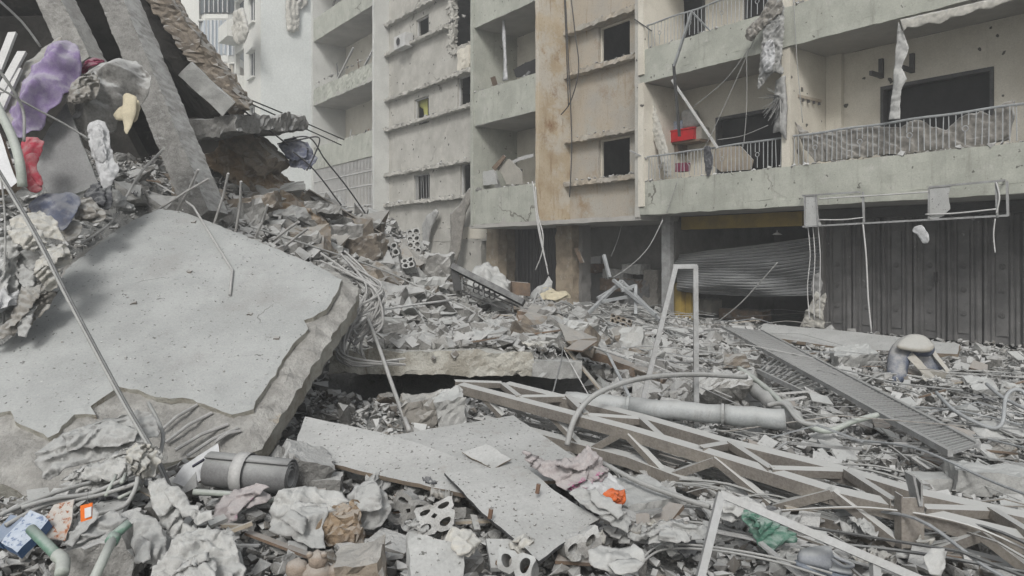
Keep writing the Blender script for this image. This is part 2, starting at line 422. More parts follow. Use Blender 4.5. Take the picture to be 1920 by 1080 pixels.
def sheet_data(poly, plane, thick=.02, res=.04, puff=0, pw=.1, wr=None, rag=0, seed=0, curve=False, sag=None, ragf=9.0, raw=False):
    o, n = plane
    w = []
    for q in poly:
        if len(q) == 3: w.append(at(*q))
        else:
            d = at(q[0], q[1], 1) - EYEV
            w.append(EYEV + d * ((o - EYEV).dot(n) / d.dot(n)))
    u = Vector((0, 0, 1)).cross(n)
    if u.length < 1e-3: u = Vector((1, 0, 0))
    u.normalize(); v = n.cross(u)
    p2 = [((p - o).dot(u), (p - o).dot(v)) for p in w]
    if curve: p2 = [(q.x, q.y) for q in cr([(a, b, 0) for a, b in p2], 5, True)]
    out = []
    for i in range(len(p2)):
        a, b = p2[i], p2[(i + 1) % len(p2)]
        L = math.hypot(b[0] - a[0], b[1] - a[1])
        m = max(1, int(L / res))
        for k in range(m):
            t = k / m
            x, y = a[0] + (b[0] - a[0]) * t, a[1] + (b[1] - a[1]) * t
            if rag:
                x += rag * (noise.noise(Vector((x * ragf, y * ragf, seed))) + .6 * noise.noise(Vector((x * ragf * 3, y * ragf * 3, seed + 9))))
                y += rag * (noise.noise(Vector((x * ragf, y * ragf, seed + 4))) + .6 * noise.noise(Vector((x * ragf * 3, y * ragf * 3, seed + 13))))
            out.append((x, y))
    O = np.array(out)
    rnd = np.random.RandomState(seed + 5)
    x0, y0 = O.min(0); x1, y1 = O.max(0)
    gx, gy = np.meshgrid(np.arange(x0, x1, res), np.arange(y0, y1, res))
    G = np.stack([gx.ravel(), gy.ravel()], 1) + rnd.uniform(-.25, .25, (gx.size, 2)) * res
    A, B = O, np.roll(O, -1, 0)
    def dist(Pn):
        d = np.full(len(Pn), 1e9)
        for a, b in zip(A, B):
            e = b - a
            t = np.clip(((Pn - a) @ e) / max(e @ e, 1e-12), 0, 1)
            d = np.minimum(d, np.hypot(*(Pn - a - t[:, None] * e).T))
        return d
    def inside(Pn):
        c = np.zeros(len(Pn), bool)
        for a, b in zip(A, B):
            if a[1] == b[1]: continue
            k = (a[1] > Pn[:, 1]) != (b[1] > Pn[:, 1])
            c ^= k & (Pn[:, 0] < (b[0] - a[0]) * (Pn[:, 1] - a[1]) / (b[1] - a[1]) + a[0])
        return c
    if len(G):
        G = G[inside(G)]
        if len(G): G = G[dist(G) > res * .45]
    allp = np.vstack([O, G]) if len(G) else O
    k = len(O)
    vs, es, fs, *_ = delaunay_2d_cdt([Vector(p) for p in allp], [(i, (i + 1) % k) for i in range(k)], [], 1, 1e-6)
    V = np.array([tuple(p) for p in vs])
    D = dist(V)
    if raw:
        tri = []
        for a, b, c in fs:
            ar = (V[b][0] - V[a][0]) * (V[c][1] - V[a][1]) - (V[b][1] - V[a][1]) * (V[c][0] - V[a][0])
            tri.append((a, b, c) if ar > 0 else (a, c, b))
        return V, D, tri, (o, u, v, n)
    top = []
    for (x, y), d in zip(V, D):
        h = 0.0
        e = min(1.0, d / pw) if pw else 1.0
        if puff: h += puff * math.sqrt(max(0, 1 - (1 - e) ** 2))
        if wr:                                   # folds: (height, folds per metre, direction in degrees)
            am, fr, dr = wr
            c, s_ = math.cos(R(dr)), math.sin(R(dr))
            a, b = x * c + y * s_, -x * s_ + y * c
            wx = noise.noise(Vector((x * fr * .35, y * fr * .35, seed + 2.2))) * 1.1
            q = noise.noise(Vector((a * fr * .28 + wx, b * fr + wx * .8, seed)))
            q2 = noise.noise(Vector((a * fr * .9 + wx, b * fr * 2.1, seed + 31)))
            h += am * ((1 - 2.4 * abs(q)) + .45 * (1 - 2.4 * abs(q2))) * (.35 + .65 * e)
        if sag: h += sag(x, y, d)
        top.append(h)
    verts = [o + u * x + v * y + n * h for (x, y), h in zip(V, top)]
    N = len(verts)
    verts += [o + u * x + v * y - n * thick + (n * min(0, h) if thick < .06 else Vector()) for (x, y), h in zip(V, top)]
    faces, cnt = [], {}
    for f in fs:
        a, b, c = f
        area = (V[b][0] - V[a][0]) * (V[c][1] - V[a][1]) - (V[b][1] - V[a][1]) * (V[c][0] - V[a][0])
        if area < 0: f = (a, c, b)
        f = tuple(f)
        faces.append(f)
        faces.append(tuple(i + N for i in reversed(f)))
        for i in range(3):
            e = (f[i], f[(i + 1) % 3])
            cnt[e] = cnt.get(e, 0) + 1
    side = []
    for (a, b) in cnt:
        if (b, a) not in cnt: side.append((b, a, a + N, b + N))
    return verts, faces, side

def sheet(name, poly, plane, mat, parent=None, smooth=False, edge=None, **k):
    vs, fs, sd_ = sheet_data(poly, plane, **k)
    o = obj(name, vs, fs + sd_, mat, parent, False)
    me = o.data
    if smooth:
        fl = [True] * len(fs) + [True] * len(sd_)
        me.polygons.foreach_set('use_smooth', fl)
    if edge:
        me.materials.append(MATS[edge])
        me.polygons.foreach_set('material_index', [0] * len(fs) + [1] * len(sd_))
    return o

def cloth(name, label, cat, poly, Y, n=(0, -.65, .75), mat='cloth_grey', puff=.06, pw=.12, wr=(.03, 9, 60), res=.025, thick=.03, seed=0, group=None, parent=None, curve=True, rag=.014, plane=None, pf=.3, layers=2):
    cx = sum(p[0] for p in poly) / len(poly); cy = sum(p[1] for p in poly) / len(poly)
    pl_ = plane or plane_at(cx, cy, Y, n)
    res *= .7
    V, D, fs, (o, u, v, nn) = sheet_data(poly, pl_, res=res, seed=seed, curve=curve, rag=rag, raw=True)
    am, fr, dr = wr or (.008, 6, 0)
    am, fr = am * 1.35, fr * 1.8
    c, s_ = math.cos(R(dr)), math.sin(R(dr))
    Vr = np.column_stack([V[:, 0] * c + V[:, 1] * s_, -V[:, 0] * s_ + V[:, 1] * c])   # first axis along the folds
    def saw(t): return (t / .8) ** 1.4 if t < .8 else ((1 - t) / .2) ** .8
    e = np.clip(D / max(pw, 1e-6), 0, 1)
    H, SH_ = np.zeros(len(V)), np.zeros(len(V))
    for i_, (a, b) in enumerate(Vr):
        N1 = noise.noise(Vector((a * fr * .35, b * fr * .35, seed))); N2 = noise.noise(Vector((a * fr, b * fr, seed + 3.3))); N3 = noise.noise(Vector((a * fr * .2, b * fr * .45, seed + 7.7)))
        f1 = saw((b * fr * .8 + 1.5 * N1 + .35 * N2) % 1.0) * min(1, max(0, .62 + 1.7 * N3))
        c2 = a * .8 + b * .6
        f2 = saw((c2 * fr * 1.1 - 1.6 * N3 + .5 * N2) % 1.0) * min(1, max(0, .25 - 2.2 * N3 + N1))
        H[i_] = am * (f1 + .7 * f2 + .25 * N2)
        H[i_] += am * .3 * (.5 - 2.2 * abs(noise.noise(Vector((a * fr * 1.6, b * fr * 2.6, seed + 21)))))
        SH_[i_] = -am * 1.15 * f1
    base = .035 + puff * pf * e * e * (3 - 2 * e) + np.array([.5 * puff * noise.noise(Vector((a * 6, b * 6, seed + 3))) for a, b in V])
    k_ = np.clip(D / (res * 2.5), .8, 1)
    H = base + H * k_
    B_ = Vr[:, 1] + SH_ * k_
    X, Y2 = Vr[:, 0] * c - B_ * s_, Vr[:, 0] * s_ + B_ * c
    P = np.column_stack([X, Y2, H])
    vs = [o + u * float(a) + v * float(b) + nn * float(h) for a, b, h in zip(X, Y2, P[:, 2])]
    ob = obj(name, vs, fs, mat, parent, True)
    sm_ = ob.modifiers.new('thick', 'SOLIDIFY'); sm_.thickness = .004; sm_.offset = -1
    if parent is None: tag(ob, label, cat, group)
    if layers > 1 and wr and wr[0] > .017:       # a fold lying over the rest
        rl = random.Random(seed * 3 + layers)
        sc_, ox, oy = rl.uniform(.5, .72), rl.uniform(-.2, .2), rl.uniform(-.2, .2)
        w_, h_ = max(p[0] for p in poly) - min(p[0] for p in poly), max(p[1] for p in poly) - min(p[1] for p in poly)
        ca, sa = math.cos(rl.uniform(-.5, .5)), math.sin(rl.uniform(-.5, .5))
        sub = [(cx + ox * w_ + ((p[0] - cx) * ca - (p[1] - cy) * sa) * sc_ * rl.uniform(.85, 1.15), cy + oy * h_ + ((p[0] - cx) * sa + (p[1] - cy) * ca) * sc_ * rl.uniform(.85, 1.15)) for p in poly]
        lift = puff * pf + am * .8
        cloth('fold', '', '', sub, Y, n, mat, puff * .5, pw * .6, (wr[0] * .9, wr[1] * 1.15, wr[2] + rl.uniform(-60, 60)), res / .7, thick, seed + 1000, None, ob if parent is None else parent, curve, rag, (pl_[0] + pl_[1] * lift, pl_[1]), pf, layers - 1)
    return ob

# ------------------------------------------------------------------ the facade's own frame: s along the street, d into the house, h above the eye
P0 = Vector((3.2, 17.55))
ES, ED = Vector((.599, -.801)), Vector((.801, .599))
ES3, ED3, UP = Vector((.599, -.801, 0)), Vector((.801, .599, 0)), Vector((0, 0, 1))
def W(s, d, h):
    p = P0 + ES * s + ED * d
    return Vector((p.x, p.y, EYE + h))
def fs_(px, d):
    r = (px - CX) / F
    b = P0 + ED * d
    return (r * b.y - b.x) / (ES.x - r * ES.y)
def fh(px, py, d):
    return (HY - py) / F * W(fs_(px, d), d, 0).y
def FP(px, py, d):                               # photo pixel on the facade plane of depth d
    return W(fs_(px, d), d, fh(px, py, d))
FN = -ED3
def fplane(d): return W(0, d, 0), FN
def fbox(mb, s0, s1, d0, d1, h0, h1):
    return mb.obox(W((s0 + s1) / 2, (d0 + d1) / 2, (h0 + h1) / 2), (ES3, ED3, UP), (abs(s1 - s0) / 2, abs(d1 - d0) / 2, abs(h1 - h0) / 2))
def frough(s0, s1, d0, d1, h0, h1, res=.2, amp=.015, seed=0, mb=None, f=3.0):
    return (mb or MB()).rough(W((s0 + s1) / 2, (d0 + d1) / 2, (h0 + h1) / 2), (ES3, ED3, UP), (abs(s1 - s0) / 2, abs(d1 - d0) / 2, abs(h1 - h0) / 2), res, amp, seed, f)
def holed_wall(s0, s1, h0, h1, d0, d1, holes):
    S = sorted({s0, s1, *[x for q in holes for x in q[:2] if s0 < x < s1]})
    H = sorted({h0, h1, *[x for q in holes for x in q[2:] if h0 < x < h1]})
    solid = lambda i, j: 0 <= i < len(S) - 1 and 0 <= j < len(H) - 1 and not any(q[0] <= (S[i] + S[i + 1]) / 2 <= q[1] and q[2] <= (H[j] + H[j + 1]) / 2 <= q[3] for q in holes)
    mb = MB()
    for i in range(len(S) - 1):
        for j in range(len(H) - 1):
            if not solid(i, j): continue
            a, b, c, d = S[i], S[i + 1], H[j], H[j + 1]
            mb.add([W(a, d0, c), W(b, d0, c), W(b, d0, d), W(a, d0, d)], [(0, 1, 2, 3)])
            mb.add([W(a, d1, c), W(b, d1, c), W(b, d1, d), W(a, d1, d)], [(3, 2, 1, 0)])
            for (di, dj, e) in ((-1, 0, ((a, c), (a, d))), (1, 0, ((b, d), (b, c))), (0, -1, ((b, c), (a, c))), (0, 1, ((a, d), (b, d)))):
                if not solid(i + di, j + dj):
                    (x0, y0), (x1, y1) = e
                    mb.add([W(x0, d0, y0), W(x1, d0, y1), W(x1, d1, y1), W(x0, d1, y0)], [(0, 1, 2, 3)])
    return mb
# ------------------------------------------------------------------ the lie of the rubble
def vnoise(x, y, seed=0):
    xi, yi = np.floor(x).astype(np.int64), np.floor(y).astype(np.int64)
    xf, yf = x - xi, y - yi
    xf, yf = xf * xf * (3 - 2 * xf), yf * yf * (3 - 2 * yf)
    def h(a, b):
        n = (a * 374761393 + b * 668265263 + seed * 974711) & 0x7fffffff
        n = ((n ^ (n >> 13)) * 1274126177) & 0x7fffffff
        return ((n ^ (n >> 16)) & 0xffff) / 65535.0
    return (h(xi, yi) * (1 - xf) + h(xi + 1, yi) * xf) * (1 - yf) + (h(xi, yi + 1) * (1 - xf) + h(xi + 1, yi + 1) * xf) * yf - .5

CPX = [(1900, 1080, 3.5), (1600, 1060, 3.6), (1300, 1060, 3.6), (1000, 1075, 3.5), (700, 1075, 3.45), (400, 1075, 3.3), (150, 1070, 3.35), (0, 1060, 3.3),
       (1900, 900, 5.0), (1600, 900, 4.9), (1350, 900, 4.7), (1900, 780, 6.9), (1600, 780, 6.7), (1400, 760, 7.2), (1900, 690, 9.8), (1700, 690, 9.8),
       (1500, 680, 10.2), (1300, 690, 9.3), (1800, 650, 12), (1550, 620, 14.5), (1400, 605, 16), (1250, 600, 16.5), (1250, 640, 12), (1150, 660, 10),
       (1150, 610, 14), (1100, 580, 17.5), (1000, 575, 18), (1150, 950, 4.3), (1100, 850, 5.5), (1000, 760, 6.8), (850, 915, 4.4), (700, 920, 4.3),
       (560, 935, 4.0), (700, 765, 6.3), (600, 745, 6.7), (850, 745, 6.7), (450, 970, 3.7), (300, 970, 3.75), (150, 985, 3.7), (0, 985, 3.6),
       (350, 915, 4.1), (150, 925, 3.95), (760, 600, 10), (900, 610, 10.5), (1000, 630, 10.5), (700, 540, 11), (620, 470, 12), (540, 410, 12.3),
       (480, 345, 12.6), (440, 280, 13.2), (600, 375, 15), (720, 415, 17), (790, 475, 18), (850, 520, 18.5), (950, 562, 18), (850, 562, 13.5), (950, 582, 13.5), (930, 602, 12), (880, 592, 11.5), (1000, 588, 14.5), (300, 410, 8.7), (200, 400, 8.3),
       (110, 440, 7.7), (30, 540, 6.7), (0, 650, 6.1), (-150, 540, 6.6), (-150, 720, 5.7), (100, 330, 8.3), (200, 330, 8.9), (-50, 260, 8.2), (380, 410, 9.3), (450, 450, 9.8), (560, 505, 9.6), (650, 565, 9.4)]
CPW = [(-3, 5, .05), (-2, 6.3, .15), (-4, 6, .55), (-3, 7.3, .85), (-3.6, 5, .1), (-1.6, 8.2, -.1), (-.6, 8.2, -.15), (.3, 8.2, -.05), (-1.6, 7.3, .1), (-.5, 7.3, .08), (-7, 18, 2.3), (-4, 21, 1.2), (-1.5, 22, .4),
       (-9, 21, 2.0), (-12, 14, 3.2), (-10, 9, 2.6), (-7, 11, 3.0), (-8, 6, 1.0), (3, 20, .1), (8, 14, 0), (12, 9, 0), (12, 3, 0), (5, 1.5, 0), (0, 1.5, .02), (-4, 1.5, .3),
       (-12, 3, .9), (-12, 28, 1.5), (0, 28, .2), (10, 26, 0)]
cpts = np.array([tuple(at(*c)) for c in CPX] + CPW)
_d = np.hypot(cpts[:, None, 0] - cpts[None, :, 0], cpts[:, None, 1] - cpts[None, :, 1])
_n = len(cpts)
_A = np.zeros((_n + 1, _n + 1)); _A[:_n, :_n] = -_d - np.eye(_n) * .02; _A[:_n, _n] = 1; _A[_n, :_n] = 1
_w = np.linalg.solve(_A, np.append(cpts[:, 2], 0))
def hz(x, y, fine=True):
    x, y = np.asarray(x, float), np.asarray(y, float)
    z = np.full(x.shape, _w[-1])
    for (cx, cy, _), w_ in zip(cpts, _w[:-1]): z = z - w_ * np.hypot(x - cx, y - cy)
    k = np.clip(.35 + z * .5, .3, 1.0)
    z = z + k * (.16 * vnoise(x * 1.4, y * 1.4, 1) + .10 * vnoise(x * 3.4, y * 3.4, 2))
    if fine: z = z + k * (.06 * vnoise(x * 9, y * 9, 3) + .03 * vnoise(x * 23, y * 23, 4))
    return z

GS = .05
GX0, GY0 = -14.0, 1.2
_gx, _gy = np.meshgrid(np.arange(GX0, 13.0, GS), np.arange(GY0, 27.0, GS))
HG = hz(_gx, _gy)
def hgrid(x, y):
    i = np.clip(((np.asarray(x) - GX0) / GS).astype(int), 0, HG.shape[1] - 1)
    j = np.clip(((np.asarray(y) - GY0) / GS).astype(int), 0, HG.shape[0] - 1)
    return HG[j, i]
# middle slab: its top carries rubble too
MS = [at(612, 655, 7.5), at(1100, 672, 7.35), at(1085, 640, 9.3), at(690, 600, 9.6)]
MSZ = .60
def on_mid(x, y): return (x > -2.0) & (x < .78 + (y - 7.4) * .12) & (y > 7.42) & (y < 9.4)
def hsurf(x, y):
    z = hgrid(x, y)
    return np.where(on_mid(np.asarray(x), np.asarray(y)), np.maximum(z, MSZ), z)
def drop(px, py):                                # where the sight line through a pixel meets the rubble
    px, py = np.asarray(px, float), np.asarray(py, float)
    Y = np.full(px.shape, np.nan)
    for y in np.arange(2.6, 24, .06):
        x = (px - CX) / F * y
        z = EYE - (py - HY) / F * y
        hit = np.isnan(Y) & (z <= hsurf(x, np.full(px.shape, y)))
        Y[hit] = y
    return (px - CX) / F * Y, Y
def ground(px, py, lift=0.0):
    x, y = drop([px], [py])
    x, y = float(x[0]), float(y[0])
    if y != y: y = 12.0; x = (px - CX) / F * y
    return Vector((x, y, float(hsurf(x, y)) + lift))

# ground sheet out to the horizon, then the rubble itself
g = MB(); g.add([(-400, -200, -.35), (400, -200, -.35), (400, 600, -.35), (-400, 600, -.35)], [(0, 1, 2, 3)])
structure(g.build('street', 'street_ground'))
ys = 1.6 * (25.5 / 1.6) ** (np.linspace(0, 1, 300))
rs = np.linspace(-1.15, 1.15, 460)
yy, rr = np.meshgrid(ys, rs, indexing='ij')
xx = rr * (yy + .6)
zz = hz(xx, yy) - .11
nr, nc = yy.shape
vv = np.stack([xx, yy, zz], -1).reshape(-1, 3)
ii = np.arange(nr * nc).reshape(nr, nc)
ff = np.stack([ii[:-1, :-1], ii[:-1, 1:], ii[1:, 1:], ii[1:, :-1]], -1).reshape(-1, 4)
keep = (xx[:-1, :-1] * .801 + (yy[:-1, :-1]) * .599 < 2.56 + 10.5 + 5.0).ravel()
structure(obj('rubble_ground', vv, ff[keep].tolist(), 'rubble_soil_shade'))

# ------------------------------------------------------------------ right-hand block: balconies over shops
SH = 3.2                                         # storey
B0 = .92                                         # underside of the first floor, above the eye
RB = thing('apartment_building', 'grey apartment block with two rows of railed balconies above dark folding shop doors', 'building', W(5, 2, -1.6))
S1 = 11.5
for k in (0, 1, 2):
    h = B0 + SH * k
    frough(-.06, S1, -.02, 1.4, h + .003, h + .2, .3, .012, k).build('balcony_slab', 'ceiling_plaster', RB)
    frough(-.06, S1, -.065, -.022, h, h + .16, .14, .012, k + 5).build('slab_lip', 'plaster_green', RB)
    if k < 2:
        frough(-.06, S1, -.045, .11, h + .163, h + .80, .16, .012, k + 9).build('parapet', 'plaster_green', RB)
    if k < 2:
        for s in (0.0, 3.86, 8.9):
            frough(s - .09, s + .09, -.03 if s else -.09, 1.4, h + .2, h + SH, .25, .008, s).build('partition_wall', 'plaster_cream', RB)
        holes = [(fs_(1343, 1.4), 3.0, h + .2, h + 2.36), (fs_(1652, 1.4), fs_(1864, 1.4), h + .2, h + 2.38)]
        if k == 1: holes = [(fs_(1272, 1.4), fs_(1322, 1.4), h + .2, h + 2.36), (1.9, 3.3, h + .2, h + 2.36), holes[1]]
        holed_wall(-.06, S1, h + .2, h + SH, 1.4, 1.6, holes).build('back_wall', 'plaster_cream', RB)
        for (a, b, c, d) in holes:
            fr = MB()
            fbox(fr, a, a + .06, 1.37, 1.52, c, d); fbox(fr, b - .06, b, 1.37, 1.52, c, d); fbox(fr, a + .06, b - .06, 1.37, 1.52, d - .07, d)
            dr = fr.build('door_frame', 'steel_dark', RB)
            fbox(MB(), a + .06, b - .06, 1.55, 1.59, c, d - .07).build('doorway_panel', 'near_black', dr)  # near-black panel filling the doorway
        pil = MB(); fbox(pil, 3.96, 4.3, 1.28, 1.4, h + .2, h + SH); pil.build('pilaster', 'plaster_cream', RB)
# rooms behind, roof, end walls
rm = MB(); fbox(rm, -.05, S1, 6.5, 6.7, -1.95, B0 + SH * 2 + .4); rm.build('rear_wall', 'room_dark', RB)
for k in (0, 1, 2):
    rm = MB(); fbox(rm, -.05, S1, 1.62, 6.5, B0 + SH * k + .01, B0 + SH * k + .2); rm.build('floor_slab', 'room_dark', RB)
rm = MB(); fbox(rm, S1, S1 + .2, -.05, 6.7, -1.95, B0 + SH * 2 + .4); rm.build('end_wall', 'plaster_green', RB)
# left corner strip between the two blocks
frough(-.22, -.065, -.06, 1.2, B0 - .05, B0 + SH * 2 + .4, .3, .01, 3).build('corner_pilaster', 'plaster_grey', RB)

# railings: each bar a piece of its own
def bar_mesh(name, h, w, mat, flat=False):
    b = MB(); b.tube([(0, 0, 0), (0, 0, h)], w, 6)
    me = bpy.data.meshes.new(name); me.from_pydata([tuple(v) for v in b.v], [], b.f); me.materials.append(MATS[mat]); return me
BAL = bar_mesh('baluster', .56, .009, 'rail_paint')
_t = MB(); _t.torus((0, 0, 0), ES3, UP, .045, .009); RING = bpy.data.meshes.new('ring'); RING.from_pydata([tuple(v) for v in _t.v], [], _t.f); RING.materials.append(MATS['rail_paint'])
_t = MB(); _t.tube([(0, 0, 0), (0, 0, .22)], .009, 6); SHORT = bpy.data.meshes.new('short_baluster'); SHORT.from_pydata([tuple(v) for v in _t.v], [], _t.f); SHORT.materials.append(MATS['rail_paint'])
def railing(s0, s1, h, bend=0.0, seed=0):
    rg = MB()
    n = int((s1 - s0) / .25)
    top = [W(s0 + (s1 - s0) * i / n, .03 + bend * math.sin(i * .9 + seed) * .5, h + .615 + bend * .4 * math.sin(i * 1.3 + seed)) for i in range(n + 1)]
    rg.tube(top, .021, 6)
    rail = rg.build('railing', 'rail_paint', RB)
    rr_ = random.Random(seed)
    m = int((s1 - s0) / .098)
    for i in range(m + 1):
        s = s0 + .03 + (s1 - s0 - .06) * i / m
        q = (Vector((rr_.uniform(-.03, .03), rr_.uniform(-.03, .03), 1))).to_track_quat('Z', 'Y')
        if i % 9 in (4, 5):
            piece('baluster', SHORT, rail, W(s, .03, h + .395), q)
            if i % 9 == 4:
                piece('ring', RING, rail, W(s + .049, .03, h + .34))
                piece('baluster', SHORT, rail, W(s + .049, .03, h + .07), q)
        else:
            piece('baluster', BAL, rail, W(s, .03, h + .05), q)
railing(.02, 3.74, B0 + .79, .012, 1)
railing(3.98, 8.75, B0 + .79, .02, 2)
railing(.02, 3.74, B0 + SH + .79, .03, 3)
railing(3.98, 5.2, B0 + SH + .79, .02, 4)

# ground floor of the right block
gf = RB
fbox(MB(), 3.7, 3.9, 1.3, 6.5, -1.95, B0 - .01).build('party_wall', 'shop_wall', gf)
fbox(MB(), -.3, -.1, 1.3, 6.5, -1.95, B0 - .01).build('party_wall', 'shop_wall', gf)
a, b = fs_(1282, 1.4), fs_(1508, 1.4)
frough(a, b, 1.3, 1.45, fh(1282, 431, 1.4), B0 - .02, .2, .006, 4).build('shop_beam', 'yellow_paint', gf)
fbox(MB(), fs_(1262, 1.4), fs_(1282, 1.4), 1.3, 1.46, -1.9, fh(1270, 530, 1.4)).build('door_jamb', 'yellow_paint', gf)
fbox(MB(), fs_(1288, 1.5), fs_(1298, 1.5), 1.44, 1.56, -1.9, fh(1270, 545, 1.4)).build('door_jamb', 'yellow_paint', gf)
fbox(MB(), fs_(1243, .75), fs_(1259, .75), .7, .84, -1.9, B0 - .005).build('post', 'steel_grey', gf)
fbox(MB(), .3, 3.7, 5.0, 5.1, -1.9, B0 - .02).build('shop_back_wall', 'room_dark', gf)
# folding metal doors: every leaf with its raised panel and rosettes
FD0 = fs_(1546, 1.45)
frough(FD0 - .12, S1, 1.2, 1.6, B0 - .22, B0 - .02, .3, .005, 2).build('door_header', 'steel_dark', gf)
ros = MB()
for i in range(8):
    g_ = 2 * math.pi * i / 8
    ros.torus((.03 * math.cos(g_), 0, .03 * math.sin(g_)), (1, 0, 0), (0, 0, 1), .02, .007, 7, 4)
ROS = bpy.data.meshes.new('rosette'); ROS.from_pydata([tuple(v) for v in ros.v], [], ros.f); ROS.materials.append(MATS['shutter_grey'])
rq = Matrix.Rotation(math.atan2(ES.y, ES.x), 3, 'Z').to_quaternion()
s = FD0
i = 0
while s < 9.6:
    w = .60
    zig = .05 if i % 2 else -.03
    lf = MB()
    h0, h1 = -1.62, B0 - .2
    def dd(t, e): return 1.45 + (zig if e else -zig) * (1 if t else -1) * .5
    pts = [(0, .0), (.05, -.06), (.085, -.06), (.10, -.015), (.14, -.015), (.155, -.05), (.185, -.05), (.2, 0), (.42, 0), (.44, -.05), (.47, -.05), (.485, -.015), (.515, -.015), (.53, -.06), (.565, -.06), (w, 0)]
    n = len(pts)
    vs = [W(s + x, 1.45 + y + zig * x / w, h0) for x, y in pts] + [W(s + x, 1.45 + y + zig * x / w, h1) for x, y in pts]
    vs += [W(s, 1.5, h0), W(s + w, 1.5 + zig, h0), W(s + w, 1.5 + zig, h1), W(s, 1.5, h1)]
    fsx = [(j, j + 1, n + j + 1, n + j) for j in range(n - 1)] + [(2 * n + 1, 2 * n, 2 * n + 3, 2 * n + 2)]
    lf.add(vs, fsx)
    fbox(lf, s + .215, s + .405, 1.425 + zig * .5, 1.44 + zig * .5, h0 + .15, h1 - .3)
    leaf = lf.build('folding_door_leaf', 'shutter_grey', gf)
    for q in (.52, .95, 1.38):
        piece('rosette', ROS, leaf, W(s + .31, 1.412 + zig * .5, h0 + q), rq)
    if i == 3: fbox(MB(), s + .44, s + .47, 1.3, 1.4, -.55, -.36).build('door_handle', 'steel_dark', leaf)
    s += w; i += 1
# buckled roller shutter of the open shop
vs, fsx = [], []
a, b = fs_(1280, 1.35), fs_(1541, 1.35)
NS, NT = 34, 52
for i in range(NT + 1):
    t = i / NT
    for j in range(NS + 1):
        u_ = j / NS
        top_h = fh(1280, 478, 1.3) * (1 - u_) + fh(1541, 443, 1.3) * u_
        bot_h = fh(1280, 545, 1.3) * (1 - u_) + fh(1541, 553, 1.3) * u_ - .10 * math.sin(u_ * 3.1)
        hh = top_h + (bot_h - top_h) * t + .04 * math.sin(u_ * 6 + 1) * math.sin(t * 3.14) + .03 * nz((u_ * 3, t * 4, 0), 1, 3)
        belly = -.32 * math.sin(t * 3.14) * (.6 + .4 * math.sin(u_ * 4 + .5)) - .12 * nz((u_ * 2.2, t * 2, 1), 1, 8)
        vs.append(W(a + (b - a) * u_, 1.28 + belly + .028 * (i % 3 == 0) + .09 * math.sin(t * 11 + 3 * math.sin(u_ * 4)) * (1 - .4 * u_) + .07 * nz((u_ * 6 + t * 3, t * 5, 2), 1, 5), hh))
for i in range(NT):
    for j in range(NS):
        e = i * (NS + 1) + j
        fsx.append((e, e + 1, e + NS + 2, e + NS + 1))
ro = obj('roller_shutter', vs, fsx, 'roller_grey', gf)
ro.data.shade_flat()
sm = ro.modifiers.new('thick', 'SOLIDIFY'); sm.thickness = .012
lb = MB(); lb.tube([FP(1457, 432, 1.0), FP(1457, 436, 1.0)], .01); lb.tube([FP(1457, 436, 1.0), FP(1457, 440, 1.0)], [.03, .11], 10); lb.build('lamp_shade', 'frame_white', gf)

# ------------------------------------------------------------------ left-hand block: taller, stained, windows blown out
LB = thing('apartment_building', 'stained taller apartment block with blown-out windows and wrecked balconies behind the rubble', 'building', W(-11, 3, -1.6))
LT = B0 + SH * 4
SB0, SB1 = -7.45, -4.0                           # middle balcony bay
SL0, SL1 = -22.6, -15.7                          # far balcony bay
DW = 1.15
def px_hole(p):                                  # (px left, px right, py top, py bottom) on the window wall
    x = (p[0] + p[1]) / 2
    return (fs_(p[0], DW), fs_(p[1], DW), fh(x, p[3], DW), fh(x, p[2], DW))
# orange bay
oh = []
for k in range(4):
    oh.append((fs_(1122, DW), fs_(1181, DW), 2.1 + SH * k, 3.2 + SH * k))
for k in range(2):
    holed_wall(SB1 + .002, -.07, B0 + SH * 2 * k, B0 + SH * 2 * (k + 1), DW, DW + .22, oh).build('wall', 'plaster_orange', LB)
# middle window bay
wh = [px_hole(q) for q in ((779, 803, 32, 74), (776, 803, 183, 233), (857, 884, 141, 203), (776, 805, 326, 376), (862, 884, 306, 366))]
wh += [(-10.2, -9.0, 2.1 + SH * 3, 3.3 + SH * 3), (-13.9, -12.8, 2.1 + SH * 3, 3.3 + SH * 3)]
holed_wall(SL1 + .002, SB0 + .05, B0, LT, DW + .02, DW + .24, wh + [px_hole((846, 884, -10, 88))]).build('wall', 'plaster_grey', LB)
for (a, b, c, d) in oh[:3] + wh[:5]:
    fr = MB(); t_ = .045
    fbox(fr, a, a + t_, DW + .1, DW + .16, c, d); fbox(fr, b - t_, b, DW + .1, DW + .16, c, d); fbox(fr, a + t_, b - t_, DW + .1, DW + .16, d - t_, d)
    fr.build('window_frame', 'frame_white' if a < -8 else 'plaster_cream', LB)
a, b, c, d = wh[1]
sheet('torn_curtain', [W(a + .1, 0, 0) and (778, 184), (802, 182), (802, 228), (796, 222), (794, 205), (786, 200), (778, 214)], fplane(DW + .3), 'room_yellow', LB, True, res=.08, thick=.02, wr=(.03, 4, 85), rag=.03)  # added sheet standing in for the lit yellow-green room wall
frough(fs_(840, DW), fs_(850, DW), DW - .03, DW + .2, fh(845, 95, DW), fh(845, -20, DW), .07, .12, 9, f=2.2).build('hole_rim', 'plaster_grey', LB)
frough(fs_(846, DW), fs_(884, DW), DW - .02, DW + .2, fh(865, 98, DW), fh(865, 84, DW), .07, .10, 10, f=2.2).build('hole_rim', 'plaster_grey', LB)
a, b, c, d = wh[3]
for i in range(6):
    q = MB(); q.tube([W(a + (b - a) * (i + .5) / 6, DW + .05, c), W(a + (b - a) * (i + .5) / 6 + random.uniform(-.06, .06), DW + .03, d)], .012, 5); q.build('window_bar', 'steel_grey', LB)
